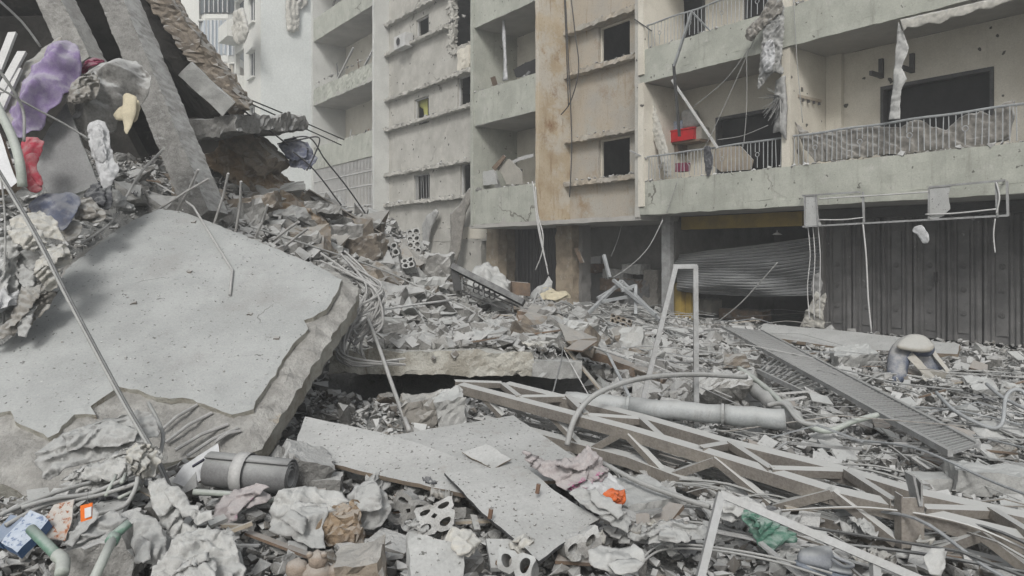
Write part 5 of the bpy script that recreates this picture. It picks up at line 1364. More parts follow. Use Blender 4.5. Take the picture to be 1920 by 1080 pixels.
HEAP = [([(20, 418), (48, 404), (80, 402), (108, 420), (124, 458), (96, 452), (84, 480), (52, 470), (28, 450)], 'cloth_cream', 'cream shirt with dark-edged folds topping the left fabric heap', 50),
        ([(-30, 440), (18, 430), (40, 455), (34, 510), (38, 560), (4, 592), (-30, 560)], 'cloth_pale', 'pale sheet in the left fabric heap at the picture edge', 70),
        ([(40, 470), (62, 462), (88, 500), (60, 545), (40, 600), (0, 640), (-30, 640), (-20, 600), (30, 560)], 'cloth_grey', 'grey garment sagging down the left fabric heap', 60),
        ([(70, 492), (92, 470), (122, 462), (138, 488), (118, 508), (112, 545), (88, 548), (66, 520)], 'cloth_cream', 'crumpled cream blouse hanging over the slab rim', 40),
        ([(52, 545), (84, 548), (112, 552), (96, 580), (58, 618), (8, 650), (-20, 652), (20, 600)], 'cloth_taupe', 'grey trouser leg lying along the slab rim', 45),
        ([(-30, 580), (14, 556), (38, 548), (36, 575), (10, 592), (-30, 610)], 'cloth_white', 'crumpled white rag at the lower left of the fabric heap', 20)]
for i, (p, m, lab, dr) in enumerate(HEAP):
    cloth('garment', lab, 'garment', p, 5.75 - .06 * i, (.12, -.78, .6), m, .10, .12, (.045, 8, dr), .022, .06, 20 + i, curve=False)

# ------------------------------------------------------------------ rags and household things along the front
FG = [([(74, 858), (100, 838), (150, 812), (210, 786), (262, 775), (300, 790), (302, 825), (250, 850), (190, 868), (140, 885), (96, 905), (80, 885)], 'cloth_grey', 'crinkled grey blanket lying on the broken foot of the big slab', 'blanket', 4.05, (0, -.62, .78), .09, (.035, 7, 25)),
      ([(128, 905), (160, 880), (210, 862), (262, 838), (300, 838), (312, 866), (280, 885), (240, 905), (190, 915), (150, 920)], 'cloth_pale', 'twisted pale rags strung along the cables under the grey blanket', 'rag', 3.85, (0, -.7, .7), .07, (.05, 11, 20)),
      ([(240, 850), (262, 838), (290, 842), (302, 872), (292, 900), (270, 902), (252, 888)], 'cloth_cream', 'knotted cream shirt where the taut cable ends', 'shirt', 3.7, (0, -.8, .6), .08, (.05, 13, 70)),
      ([(282, 908), (312, 900), (338, 935), (350, 985), (395, 1015), (410, 1050), (370, 1052), (318, 1010), (290, 965)], 'cloth_pale', 'long pale rag trailing down from the taut cable', 'rag', 3.45, (0, -.7, .7), .09, (.045, 8, 55)),
      ([(246, 990), (266, 970), (298, 980), (312, 1020), (318, 1050), (294, 1068), (264, 1058), (250, 1020)], 'cloth_grey', 'limp grey cloth bag beside the green pipes', 'bag', 3.3, (0, -.7, .7), .1, (.02, 6, 80)),
      ([(300, 1060), (340, 1025), (385, 1002), (440, 1006), (452, 1045), (455, 1110), (290, 1110)], 'cloth_pale', 'gathered pale blouse at the bottom edge', 'blouse', 3.15, (0, -.6, .8), .1, (.05, 9, 60)),
      ([(118, 1036), (140, 1008), (180, 985), (216, 963), (248, 978), (225, 995), (180, 1018), (140, 1036)], 'cloth_grey', 'folded grey trousers over a stone beside the green pipes', 'trousers', 3.3, (0, -.6, .8), .06, (.025, 9, 30)),
      ([(394, 990), (410, 955), (445, 925), (490, 922), (512, 935), (500, 950), (455, 960), (425, 985), (405, 1002)], 'cloth_patterned', 'pinkish grey jacket draped over a stone below the rolled mat', 'jacket', 3.7, (0, -.65, .76), .08, (.025, 8, 30)),
      ([(508, 962), (530, 930), (580, 922), (640, 928), (668, 948), (630, 958), (590, 962), (560, 985), (515, 1000)], 'cloth_pale', 'rolled pale trousers below the long white board', 'trousers', 3.7, (0, -.65, .76), .1, (.03, 8, 15)),
      ([(506, 1005), (540, 972), (570, 958), (602, 968), (606, 1010), (604, 1040), (575, 1040), (548, 1012)], 'cloth_grey', 'stiff grey leather flap beside the brown foam lump', 'leather piece', 3.5, (.1, -.75, .65), .03, (.035, 5, 120)),
      ([(648, 935), (668, 918), (698, 902), (722, 930), (732, 965), (712, 990), (672, 998), (660, 968)], 'cloth_grey', 'swelling grey cloth left of the hollow blocks', 'cloth', 3.75, (.1, -.75, .65), .12, (.03, 7, 60)),
      ([(828, 1010), (845, 990), (880, 995), (902, 1018), (888, 1045), (858, 1056), (835, 1038)], 'cloth_cream', 'cream rag below the square white board', 'rag', 3.4, (0, -.7, .7), .07, (.02, 9, 40)),
      ([(1098, 1045), (1125, 1030), (1180, 1028), (1200, 1050), (1192, 1085), (1140, 1090), (1110, 1080)], 'cloth_pale', 'pale cushion-like bundle at the bottom edge right of the square board', 'bundle', 3.35, (0, -.6, .8), .1, (.02, 6, 80)),
      ([(1062, 930), (1085, 922), (1125, 935), (1165, 965), (1183, 985), (1176, 1006), (1150, 998), (1118, 975), (1085, 955)], 'cloth_grey', 'grey cloth sliding off the corner of the square white board', 'cloth', 3.75, (0, -.6, .8), .05, (.03, 8, 40)),
      ([(1210, 998), (1240, 980), (1300, 985), (1340, 1000), (1330, 1020), (1260, 1022), (1215, 1030)], 'cloth_grey', 'flattened grey coat beside the concrete block', 'coat', 3.6, (0, -.5, .85), .05, (.035, 9, 10)),
      ([(1330, 955), (1360, 935), (1400, 940), (1430, 962), (1410, 985), (1360, 985)], 'cloth_pale', 'pale rag beside the green plastic bag', 'rag', 3.75, (0, -.6, .8), .05, (.03, 9, 50)),
      ([(1724, 1048), (1738, 1032), (1760, 1036), (1768, 1062), (1755, 1085), (1732, 1080)], 'cloth_pale', 'pale bag hanging under the lattice girder', 'bag', 3.3, (0, -.8, .6), .08, (.015, 6, 80))]
for i, (p, m, lab, cat, Yq, n, puff, wr) in enumerate(FG):
    cloth(cat.replace(' ', '_'), lab, cat, p, Yq, n, m, puff, .1, wr, .016, .05, 40 + i, curve=False)
cloth('flowered_rag', 'dusty rag with a crimson flowered hem on the white boards', 'rag', [(980, 850), (1000, 858), (1040, 872), (1070, 868), (1105, 852), (1130, 878), (1135, 900), (1090, 925), (1055, 922), (1030, 902), (1000, 885), (982, 868)], 4.15, (.05, -.65, .75), 'cloth_patterned', .09, .1, (.045, 10, 35), .016, .03, 71)
cloth('white_pillowcase', 'white cloth bundle between the flowered rag and the orange scrap', 'cloth', [(1085, 922), (1105, 898), (1140, 895), (1165, 920), (1150, 938), (1120, 945)], 4.05, (.1, -.65, .75), 'cloth_white', .07, .08, (.02, 7, 30), .016, .03, 72)
cloth('orange_scrap', 'bright orange cloth scrap at the end of the white boards', 'cloth', [(1130, 932), (1145, 926), (1165, 928), (1170, 945), (1160, 950), (1142, 948)], 3.92, (.1, -.7, .7), 'cloth_orange', .04, .04, (.025, 14, 60), .012, .02, 73)
cloth('green_bag', 'green plastic bag among the steel at the lower right', 'plastic bag', [(1384, 968), (1405, 962), (1440, 985), (1468, 1005), (1462, 1022), (1432, 1038), (1415, 1022), (1395, 992)], 3.62, (.1, -.75, .65), 'plastic_green', .06, .06, (.04, 13, 60), .012, .02, 74)

# rolled mat
rm_ = thing('rolled_mat', 'rolled grey mat held by a strip of tape below the big slab', 'mat', at(465, 915, 4.05))
p0, p1 = at(392, 880, 4.05), at(546, 895, 3.98)
x = (p1 - p0).normalized(); yv = Vector((0, 1, 0)); yv = (yv - x * yv.dot(x)).normalized(); zv = x.cross(yv)
def spiral(r0, r1, turns, a0, n=60): return [(yv * math.cos(a0 + 6.283 * turns * i / n) + zv * math.sin(a0 + 6.283 * turns * i / n)) * (r0 + (r1 - r0) * i / n) for i in range(n + 1)]
sp = spiral(.045, .102, 3.2, .9)
vs = [p0 + d for d in sp] + [p1 + d for d in sp]
m_ = len(sp)
o = obj('roll', vs, [(i, i + 1, m_ + i + 1, m_ + i) for i in range(m_ - 1)], 'mat_grey', rm_, True); o.modifiers.new('thick', 'SOLIDIFY').thickness = .008
q = MB(); q.tube([p0 + (p1 - p0) * .36, p0 + (p1 - p0) * .5], .112, 24, False); tp = q.build('tape_band', 'tape', rm_, True); tp.modifiers.new('thick', 'SOLIDIFY').thickness = .002
lid = boardT('slotted_lid', 'pale blue-white plastic lid with a hand slot behind the rolled mat', [(322, 905), (345, 872), (408, 832), (412, 850), (392, 890), (352, 915)], plane_at(365, 878, 4.1, (-.2, -.75, .62)), .012, 'plastic_white', .03, cat='plastic lid')
q = MB().rough(at(372, 868, 4.03), (Vector((.82, .15, .5)).normalized(), Vector((-.3, .8, .5)).normalized(), Vector((-.2, -.75, .62))), (.035, .007, .006), .02, .001); q.build('slot_dark_strip', 'slot_shade', lid)  # solid dark strip painted as the shade inside the slot

# tag, box, flowered panel, green pipes
tg = thing('orange_tag', 'bright orange swing tag with a white label hanging from the rags', 'tag', at(163, 975, 3.08))
A_, B2, C_, D_ = [at(x, y, 3.08) for x, y in ((151, 948), (174, 942), (173, 972), (152, 979))]
nn = Vector((.1, -.95, .2)) * .003
MB().hexa([A_, B2, C_, D_, A_ + nn, B2 + nn, C_ + nn, D_ + nn]).build('card', 'tag_orange', tg)
A_, B2, C_, D_ = [at(x, y, 3.074) for x, y in ((159, 953), (172, 949.5), (171.5, 968), (159.5, 972))]
lab_ = MB().hexa([A_, B2, C_, D_, A_ + nn, B2 + nn, C_ + nn, D_ + nn]).build('label', 'paper_white', tg)
q = MB(); q.tube([at(165, 945, 3.075), at(164, 935, 3.12), at(166, 915, 3.3)], .0012, 5); q.build('string', 'cable_black', tg)
boardT('printed_box', 'dusty blue box with a pale printed face in the lower left corner', [(2, 1018), (58, 955), (90, 975), (32, 1036)], plane_at(45, 996, 3.15, (0, -.6, .8)), .05, 'label_blue', .03, edge='box_blue', cat='box')
boardT('dark_blue_box', 'dark blue carton under the printed box', [(-20, 1010), (20, 965), (42, 972), (0, 1018)], plane_at(8, 992, 3.25, (0, -.6, .8)), .05, 'box_blue', .03, edge='box_blue', cat='box')
boardT('flowered_card', 'narrow panel printed with brown flowers beside the orange tag', [(100, 945), (137, 938), (132, 975), (122, 1012), (86, 1010), (80, 985)], plane_at(110, 978, 3.25, (.1, -.7, .7)), .01, 'floral', .03, edge='board_white', cat='panel')
gp = thing('pipe_elbow', 'green plastic pipe with elbow in the lower left corner', 'pipe', at(85, 1040, 3.0))
q = MB(); q.tube([at(58, 992, 3.1), at(108, 1042, 2.98)], .022, 12); q.build('pipe', 'pipe_green', gp, True)
q = MB(); q.tube(path([(106, 1040, 2.985), (118, 1052, 2.96), (116, 1075, 2.9)], 5), .027, 12); q.build('elbow', 'pipe_pale', gp, True)
gp = thing('pipe_tee', 'pale pipe with a green fitting leaning against a stone', 'pipe', at(200, 1070, 3.0))
q = MB(); q.tube([at(212, 1010, 3.05), at(172, 1095, 2.85)], .02, 12); q.build('pipe', 'pipe_pale', gp, True)
q = MB(); q.tube([at(208, 1018, 3.04), at(216, 1003, 3.07)], .027, 12); q.build('collar', 'pipe_green', gp, True)
q = MB(); q.tube([at(214, 1004, 3.07), at(243, 980, 3.12)], .019, 12); q.build('fitting', 'pipe_green', gp, True)
for i, pts in enumerate(([(0, 965, 3.3), (60, 940, 3.4), (120, 918, 3.5), (170, 905, 3.6)], [(40, 952, 3.32), (100, 935, 3.4), (170, 925, 3.5), (240, 895, 3.6)], [(10, 985, 3.25), (90, 945, 3.4), (180, 930, 3.5), (260, 905, 3.55)], [(175, 965, 3.4), (230, 950, 3.45), (252, 920, 3.5), (258, 895, 3.55)])):
    tubeT('thick_cable', ['topmost', 'second', 'lowest', 'shortest, curling'][i] + ' grey cable running out of the rags at the lower left', 'cable', pts, .011, 'cable_grey', 6)
for i, (a, b) in enumerate((((198, 930), (218, 890)), ((222, 934), (262, 915)), ((228, 905), (236, 888)))):
    tubeT('pipe_stub', ['tallest', 'longest lying', 'shortest'][i] + ' pale pipe stub poking from the rags above the orange tag', 'pipe', [(*a, 3.5), (*b, 3.6)], .009, 'pipe_pale', 2)
tubeT('rag_cable', 'grey rope of cable looping out of the blanket on the slab foot', 'cable', [(278, 755, 4.45), (296, 790, 4.35), (306, 820, 4.25), (298, 860, 4.05)], .012, 'cable_grey', 6)

# hollow blocks
def hollow(name, label, c, axes, L, H, Dp, nx, nz_, mat='concrete_pale', r=.36, oval=1.0, jit=.006):
    ax, az, ay = [Vector(a).normalized() for a in axes]
    mb = MB(); cw, chh = L / nx, H / nz_
    K = 16
    for i in range(nx):
        for j in range(nz_):
            cx, cz = -L / 2 + cw * (i + .5), -H / 2 + chh * (j + .5)
            sq, ci = [], []
            for k in range(K):
                g_ = 2 * math.pi * (k + .5) / K
                dx, dz = math.cos(g_), math.sin(g_)
                m = max(abs(dx), abs(dz))
                sq.append((cx + dx / m * cw / 2, cz + dz / m * chh / 2)); ci.append((cx + dx * cw * r * oval, cz + dz * chh * r))
            P_ = lambda q, y: Vector(c) + ax * q[0] + az * q[1] + ay * y + Vector((nz(Vector((q[0] * 9 + c[0] * 5, y * 9, q[1] * 9)), 1, 1), nz(Vector((q[0] * 9, y * 9, q[1] * 9 + c[1] * 3)), 1, 2), nz(Vector((q[0] * 9, y * 9 + 4, q[1] * 9)), 1, 3))) * jit * 3
            vs = [P_(q, -Dp / 2) for q in sq] + [P_(q, -Dp / 2) for q in ci] + [P_(q, Dp / 2) for q in ci] + [P_(q, Dp / 2) for q in sq]
            f = []
            for k in range(K):
                n2 = (k + 1) % K
                f += [(k, n2, K + n2, K + k), (K + k, K + n2, 2 * K + n2, 2 * K + k), (2 * K + k, 2 * K + n2, 3 * K + n2, 3 * K + k)]
                if (i in (0, nx - 1) or j in (0, nz_ - 1)): f.append((k, 3 * K + k, 3 * K + n2, n2))
            mb.add(vs, f)
    return solid(name, label, 'hollow block', mb, mat)
hollow('hollow_block', 'upright hollow block with round holes at the foot of the far slope', at(776, 455, 13.6), ((.97, .1, .12), (-.12, .2, .97), (-.1, .97, -.2)), .24, .5, .2, 2, 4, r=.34)
hollow('hollow_block', 'flat-lying hollow block left of the upright one on the slope', at(722, 482, 12.6), ((.9, .1, .35), (-.3, .35, .85), (.1, .9, -.4)), .55, .24, .3, 5, 2, r=.36)
hollow('hollow_block', 'hollow block with worn cells below the upright one', at(757, 500, 12.4), ((.88, .1, .2), (-.2, .4, .85), (.1, .9, -.4)), .4, .2, .25, 4, 2, r=.36)
hollow('hollow_block', 'broken hollow block with oval holes under the long white board, left of a pair', at(768, 958, 3.95), ((.8, .1, -.5), (.45, .4, .8), (.15, .9, -.4)), .2, .17, .12, 2, 2, 'concrete', .22, 1.3, .008)
hollow('hollow_block', 'broken hollow block with oval holes under the long white board, right of a pair', at(815, 972, 3.75), ((.93, .1, .25), (-.2, .5, .84), (-.05, .86, -.5)), .2, .15, .14, 2, 2, 'concrete', .22, 1.35, .008)
hollow('hollow_block', 'hollow block with round holes poking out before the square white board', at(972, 1062, 3.3), ((.9, .1, -.4), (.25, .6, .75), (.2, .75, -.62)), .17, .11, .14, 2, 1, 'concrete_pale', .3, .95, .008)
hollow('hollow_block', 'grey hollow block in the heap left of the steel trestle', at(1210, 640, 11.5), ((.97, .1, 0), (0, .3, .95), (-.1, .95, -.3)), .4, .2, .2, 4, 2, 'concrete', .34)
hollow('hollow_block', 'hollow block lying near the tilted grille', at(1165, 605, 13.0), ((.8, .3, -.3), (.2, .4, .85), (.2, .9, -.3)), .45, .2, .22, 4, 2, 'concrete_brown', .34)
hollow('hollow_block', 'crumbled hollow block right below the square white board', at(1085, 1018, 3.6), ((.9, .3, .2), (-.2, .3, .93), (-.3, .9, -.3)), .2, .12, .12, 2, 1, 'concrete', .22, 1.3, .01)
# large blocks
def block(label, c, ax, half, mat='concrete_pale', amp=.015, seed=0, res=.04, name='concrete_block', cat='concrete block'):
    return solid(name, label, cat, MB().rough(c, [Vector(a).normalized() for a in ax], half, res, amp, seed, 6), mat)
block('square pale concrete block right of the orange scrap', at(1235, 950, 4.25) + Vector((-.1, .12, -.05)), ((.93, .35, -.02), (-.35, .93, .05), (.02, -.05, 1)), (.2, .2, .11), amp=.018)
block('long pale concrete kerb block at the right edge', at(1895, 905, 4.75), ((.96, -.25, -.06), (.25, .96, 0), (.06, 0, 1)), (.36, .14, .075), amp=.02, seed=3)
block('short block with pipe ends right of the girder', at(1745, 908, 4.9), ((.97, -.2, 0), (.2, .97, 0), (0, 0, 1)), (.13, .1, .06), amp=.01, seed=4)
block('upright slab fragment behind the lying duct', at(1345, 740, 6.9), ((.95, .1, .1), (-.1, .55, -.6), (-.1, .6, .75)), (.26, .2, .07), 'concrete', .035, 5)
block('slab fragment with a rounded end below the long pale panel', at(1600, 668, 10.3), ((.97, -.1, .1), (.1, .95, .2), (-.1, -.2, .95)), (.27, .2, .09), amp=.03, seed=6)
block('tilted slab fragment on the street near the chair frame', at(1838, 722, 8.2), ((.97, -.1, .0), (.1, .9, .35), (0, -.35, .9)), (.14, .16, .03), amp=.02, seed=7)
block('grey angular block beside the rolled mat', at(570, 880, 4.3), ((.85, .35, -.35), (-.4, .9, .1), (.35, .05, .9)), (.13, .16, .1), 'concrete', .02, 8)
block('dusty half block under the left end of the long white board', at(612, 912, 4.25), ((.97, .1, 0), (-.1, .97, 0), (0, 0, 1)), (.09, .08, .06), 'concrete', .012, 9)
block('big stone under folded grey trousers', at(185, 1030, 3.25) + Vector((0, .05, -.05)), ((.9, .1, .35), (-.1, .95, .1), (-.35, -.1, .9)), (.16, .12, .1), 'concrete', .025, 10)
block('rounded brown boulder at the bottom edge by the plush toy', at(680, 1075, 3.25), ((.95, .1, .1), (-.1, .95, .1), (-.1, -.1, .98)), (.1, .09, .09), 'concrete_brown', .03, 11)
block('smooth white slab with rounded end at the bottom edge', at(815, 1075, 3.2) + Vector((0, .05, -.02)), ((.9, .2, -.3), (-.1, .6, .75), (.3, -.7, .6)), (.13, .14, .03), 'board_white', .012, 12)
block('pale block in the hollow left of the rounded boulder', at(845, 768, 5.9), ((.9, .1, .2), (-.1, .95, .1), (-.2, -.1, .95)), (.11, .12, .13), 'concrete_pale', .035, 13)
block('grey striped sack-like bundle standing in the hollow', at(795, 778, 5.95), ((.95, .1, .1), (-.1, .95, .1), (-.1, -.1, .98)), (.15, .13, .16), 'cloth_taupe', .05, 14, name='sack', cat='sack')
block('brown fluffy foam lump between the rags along the front', at(645, 982, 3.6), ((.95, .1, .2), (-.1, .95, .1), (-.2, -.1, .95)), (.09, .07, .08), 'foam_brown', .045, 15, .02, 'foam_lump', 'foam')
for i, (x, y, Yq, hx, hy, hh, m, lab) in enumerate(((688, 465, 12.2, .3, .2, .2, 'concrete_brown', 'largest brown stone block on the slope'), (650, 440, 12.3, .24, .2, .16, 'concrete', 'grey slab lump left of the largest brown stone'), (610, 480, 11.6, .14, .1, .26, 'concrete_pale', 'pale upright brick left of the largest brown stone'),
        (600, 395, 12.6, .32, .2, .08, 'concrete', 'flat grey slab high on the slope below the steel angle'), (820, 500, 13.5, .28, .2, .22, 'concrete', 'rounded grey boulder near the upright hollow block'), (800, 535, 12.3, .3, .25, .1, 'concrete_pale', 'pale tilted slab below the hollow blocks'),
        (770, 570, 11.2, .34, .2, .08, 'concrete', 'flat slab with brown flank in the middle of the heap'), (930, 560, 14.0, .35, .2, .2, 'concrete', 'big grey block below the dark headboard'), (935, 630, 9.6, .2, .16, .14, 'board_white', 'white broken tile block on the broken slab'),
        (1185, 645, 10.2, .16, .14, .18, 'concrete_pale', 'white cube-like block left of the trestle'), (710, 520, 11.4, .4, .12, .1, 'concrete_brown', 'long brown stone below the hollow blocks'), (560, 455, 10.6, .26, .2, .07, 'concrete', 'dark flat slab just above the big slab rim'), (455, 410, 10.6, .3, .2, .16, 'concrete', 'grey lump beside the long leaning beam'), (480, 385, 11.0, .35, .15, .12, 'concrete_brown', 'brown broken beam end above the big slab'))):
    r_ = random.Random(i + 60)
    e = Matrix.Rotation(r_.uniform(-.5, .5), 3, 'Y') @ Matrix.Rotation(r_.uniform(-.5, .5), 3, 'X') @ Matrix.Rotation(r_.uniform(-.6, .6), 3, 'Z')
    block(lab, at(x, y, Yq), [e.col[0], e.col[1], e.col[2]], (hx, hy, hh), m, .05, 30 + i, .06)

# plush toy, shoe, toppled chair
pt = thing('plush_toy', 'dusty tan plush toy lying between stones at the bottom edge', 'toy', at(582, 1078, 3.2))
def blob(c, r, name, mat, parent, sq=(1, 1, 1), amp=.12, n=14):
    vs, fs = [], []
    for i in range(n + 1):
        for j in range(2 * n):
            a, b = math.pi * i / n, math.pi * j / n
            d = Vector((math.sin(a) * math.cos(b), math.sin(a) * math.sin(b), math.cos(a)))
            vs.append(Vector(c) + Vector((d.x * sq[0], d.y * sq[1], d.z * sq[2])) * r * (1 + amp * nz(d, 3, c[0])))
    for i in range(n):
        for j in range(2 * n):
            fs.append((i * 2 * n + j, (i + 1) * 2 * n + j, (i + 1) * 2 * n + (j + 1) % (2 * n), i * 2 * n + (j + 1) % (2 * n)))
    return obj(name, vs, fs, mat, parent, True)
c = at(582, 1075, 3.2)
blob(c + Vector((.03, 0, -.02)), .07, 'body', 'plush', pt, (1, .8, 1.1))
blob(c + Vector((.035, -.01, .065)), .042, 'head', 'plush', pt, (1, .9, .95))
blob(c + Vector((-.06, 0, .02)), .05, 'leg', 'plush', pt, (1, .8, .9))
blob(c + Vector((.11, 0, .0)), .035, 'arm', 'plush', pt, (.9, .9, 1.2))
blob(c + Vector((.005, -.03, .095)), .014, 'ear', 'plush', pt); blob(c + Vector((.068, -.03, .095)), .014, 'ear', 'plush', pt)
sh = thing('clog', 'grey rubber clog lying in the rubble at the bottom right', 'shoe', at(1552, 1075, 3.28))
c = at(1550, 1052, 3.28); ax = Vector((.97, -.1, -.22)).normalized(); ay = Vector((.1, .99, 0)).normalized(); az = ax.cross(ay)
def shoe(prof, name, mat, cut=None):
    vs, fs = [], []; n = 14
    for (t, w, lo, hi) in prof:
        for k in range(n):
            g_ = 2 * math.pi * k / n
            zz_ = (lo + hi) / 2 + (hi - lo) / 2 * math.sin(g_)
            vs.append(c + ax * t + ay * w * math.copysign(abs(math.cos(g_)) ** .7, math.cos(g_)) + az * zz_)
    for i in range(len(prof) - 1):
        for k in range(n):
            fs.append((i * n + k, i * n + (k + 1) % n, (i + 1) * n + (k + 1) % n, (i + 1) * n + k))
    fs += [tuple(reversed(range(n))), tuple((len(prof) - 1) * n + k for k in range(n))]
    return obj(name, vs, fs, mat, sh, True)
shoe([(-.125, .015, -.03, .0), (-.115, .03, -.035, .018), (-.08, .042, -.035, .04), (-.03, .046, -.035, .06), (.0, .045, -.035, .068), (.012, .04, -.035, .05)], 'upper', 'shoe_grey')
shoe([(-.13, .02, -.055, -.034), (-.1, .042, -.055, -.03), (0, .046, -.055, -.03), (.08, .042, -.055, -.03), (.115, .03, -.055, -.03), (.122, .012, -.055, -.034)], 'sole', 'sole_grey')
shoe([(.005, .043, -.031, -.012), (.06, .043, -.031, -.006), (.1, .035, -.031, -.003), (.117, .02, -.031, -.006)], 'footbed', 'shoe_grey')
q = MB(); q.tube(cr([c + ax * .0 + ay * -.044 + az * .03, c + ax * .06 - ay * .046 + az * .012, c + ax * .115 + az * .014, c + ax * .06 + ay * .046 + az * .012, c + ax * 0 + ay * .044 + az * .03], 6), .008, 7); q.build('heel_strap', 'shoe_grey', sh, True)
ch = thing('plastic_chair', 'toppled blue and beige plastic chair on the street before the folding doors', 'chair', at(1710, 715, 9.3))
Yc = 9.2
sheet('seat_shell', [(1668, 718), (1665, 672), (1676, 644), (1698, 629), (1730, 630), (1752, 650), (1746, 666), (1716, 668), (1703, 690), (1699, 718)], plane_at(1700, 670, Yc, (-.15, -.85, .45)), 'plastic_blue', ch, True, puff=.07, pw=.1, res=.03, thick=.04, curve=True)
sheet('seat_dome', [(1682, 648), (1702, 628), (1732, 629), (1752, 648), (1740, 658), (1706, 656)], plane_at(1715, 643, Yc - .1, (-.1, -.7, .7)), 'plastic_beige', ch, True, puff=.03, pw=.14, res=.03, thick=.03, curve=True)
for (a, b, w) in (((1705, 665, Yc - .05), (1745, 708, Yc - .25), .14), ((1742, 650, Yc + .2), (1775, 694, Yc), .08), ((1725, 700, Yc - .1), (1770, 706, Yc - .1), .13)):
    MB().rough((at(*a) + at(*b)) / 2, ((at(*b) - at(*a)).normalized(), Vector((0, .95, .3)), (at(*b) - at(*a)).normalized().cross(Vector((0, .95, .3)))), ((at(*b) - at(*a)).length / 2, .04, w / 2), .05, .008, 2).build('leg', 'plastic_beige', ch)
sheet('backrest', [(1712, 662), (1738, 655), (1758, 672), (1768, 690), (1745, 700), (1725, 685)], plane_at(1738, 676, Yc + .15, (.2, -.8, .5)), 'plastic_blue', ch, True, puff=.02, pw=.1, res=.04, thick=.03, curve=True)

# ------------------------------------------------------------------ more of the litter: scraps, tiles, laths
rj = random.Random(77)
LIT = [('along the bottom edge', (330, 1300), (985, 1075), 40, 'front'), ('under the white boards', (560, 1000), (900, 1000), 14, 'front'), ('before the lattice girder', (1180, 1900), (960, 1070), 40, 'front'), ('behind the lattice girder', (1250, 1900), (760, 900), 50, 'mid'),
       ('in the heap before the shops', (900, 1400), (585, 660), 50, 'far'), ('on the far slope', (500, 840), (390, 560), 16, 'far'), ('on the street by the folding doors', (1450, 1910), (660, 760), 46, 'mid'), ('in the lower left corner', (5, 330), (930, 1070), 14, 'front'), ('at the head of the big slab', (180, 420), (330, 400), 14, 'mid')]
for where, (x0, x1), (y0, y1), cnt, zone in LIT:
    for i in range(cnt):
        x, y = rj.uniform(x0, x1), rj.uniform(y0, y1)
        p = ground(x, y)
        where = min(LM, key=lambda q: (q[1] - x) ** 2 + ((q[2] - y) * 1.5) ** 2)[0]
        kk = rj.random()
        sc = p.y / F
        nrm = (rj.uniform(-.3, .3), -.25 + rj.uniform(-.3, .2), .9)
        if zone == 'far': kk = .35 + .65 * kk
        if zone == 'mid': kk = .25 + .75 * kk
        if kk < .38:
            r0 = rj.uniform(.05, .13); m = rj.choice(('cloth_grey', 'cloth_pale', 'cloth_taupe', 'cloth_cream', 'cloth_dark', 'cloth_grey'))
            pl_ = (p + Vector((0, -.02, .02)), Vector(nrm).normalized())
            po = []
            for k in range(7):
                g_ = 6.283 * k / 7; w_ = p + Vector((math.cos(g_), math.sin(g_), 0)) * r0 * rj.uniform(.6, 1.3) + Vector((0, 0, .02))
                po.append((CX + F * w_.x / w_.y, HY - F * (w_.z - EYE) / w_.y))
            cn = {'cloth_grey': 'grey', 'cloth_pale': 'pale', 'cloth_taupe': 'brownish', 'cloth_cream': 'cream', 'cloth_dark': 'black'}[m]
            zs = 'small' if r0 < .075 else ('mid-sized' if r0 < .105 else 'large')
            cloth('rag_scrap', f'{zs} crumpled {cn} rag {where}', 'rag', po, 0, nrm, m, .05, .06, (.04, 12, rj.uniform(0, 180)), .014 if zone == 'front' else .022, .03, i + 200, f'{zs} {cn} rags {where}', plane=pl_)
        elif kk < .72:
            a = rj.uniform(.05, .14) * (1.6 if zone == 'far' else 1); b = a * rj.uniform(.4, 1); q = Vector(nrm).normalized()
            ax = q.orthogonal().normalized(); ax = (Matrix.Rotation(rj.uniform(0, 6.28), 3, q) @ ax); ay = q.cross(ax)
            m, cn = rj.choice((('board_white', 'white'), ('concrete_pale', 'pale'), ('concrete', 'grey'), ('wood_brown', 'brown')))
            mb = MB(); pts = [(ax * a * c1 * rj.uniform(.6, 1) + ay * b * c2 * rj.uniform(.6, 1)) for c1, c2 in ((-1, -1), (1, -1), (1, 1), (-1, 1))]
            c = p + Vector((0, 0, .03)); t = q * rj.uniform(.008, .03)
            mb.hexa([c + w_ for w_ in pts] + [c + w_ + t for w_ in pts])
            zs = 'small' if a < .08 else ('mid-sized' if a < .12 else 'large')
            solid('broken_tile', f'{zs} flat broken {cn} tile piece {where}', 'tile', mb, m, f'{zs} {cn} tile pieces {where}')
        else:
            L = rj.uniform(.15, .5) * (1.5 if zone == 'far' else 1); g_ = rj.uniform(-.7, .5)
            e = Vector((math.cos(g_), math.sin(g_) * 1.2, 0)) * L / 2
            z0, z1 = [float(hsurf(w_.x, w_.y)) for w_ in (p - e, p + e)]
            A_, B_ = Vector(((p - e).x, (p - e).y, z0 + .04)), Vector(((p + e).x, (p + e).y, z1 + rj.uniform(.03, .15)))
            m, cn = rj.choice((('wood_brown', 'brown'), ('wood_pale', 'pale wooden'), ('steel_grey', 'grey steel'), ('frame_white', 'white')))
            zs = 'short' if L < .28 else ('mid-length' if L < .45 else 'long')
            solid('loose_strip', f'{zs} {cn} strip lying {where}', 'strip', MB().bar(A_, B_, rj.uniform(.015, .05), rj.uniform(.008, .02)), m, f'{zs} {cn} strips {where}')

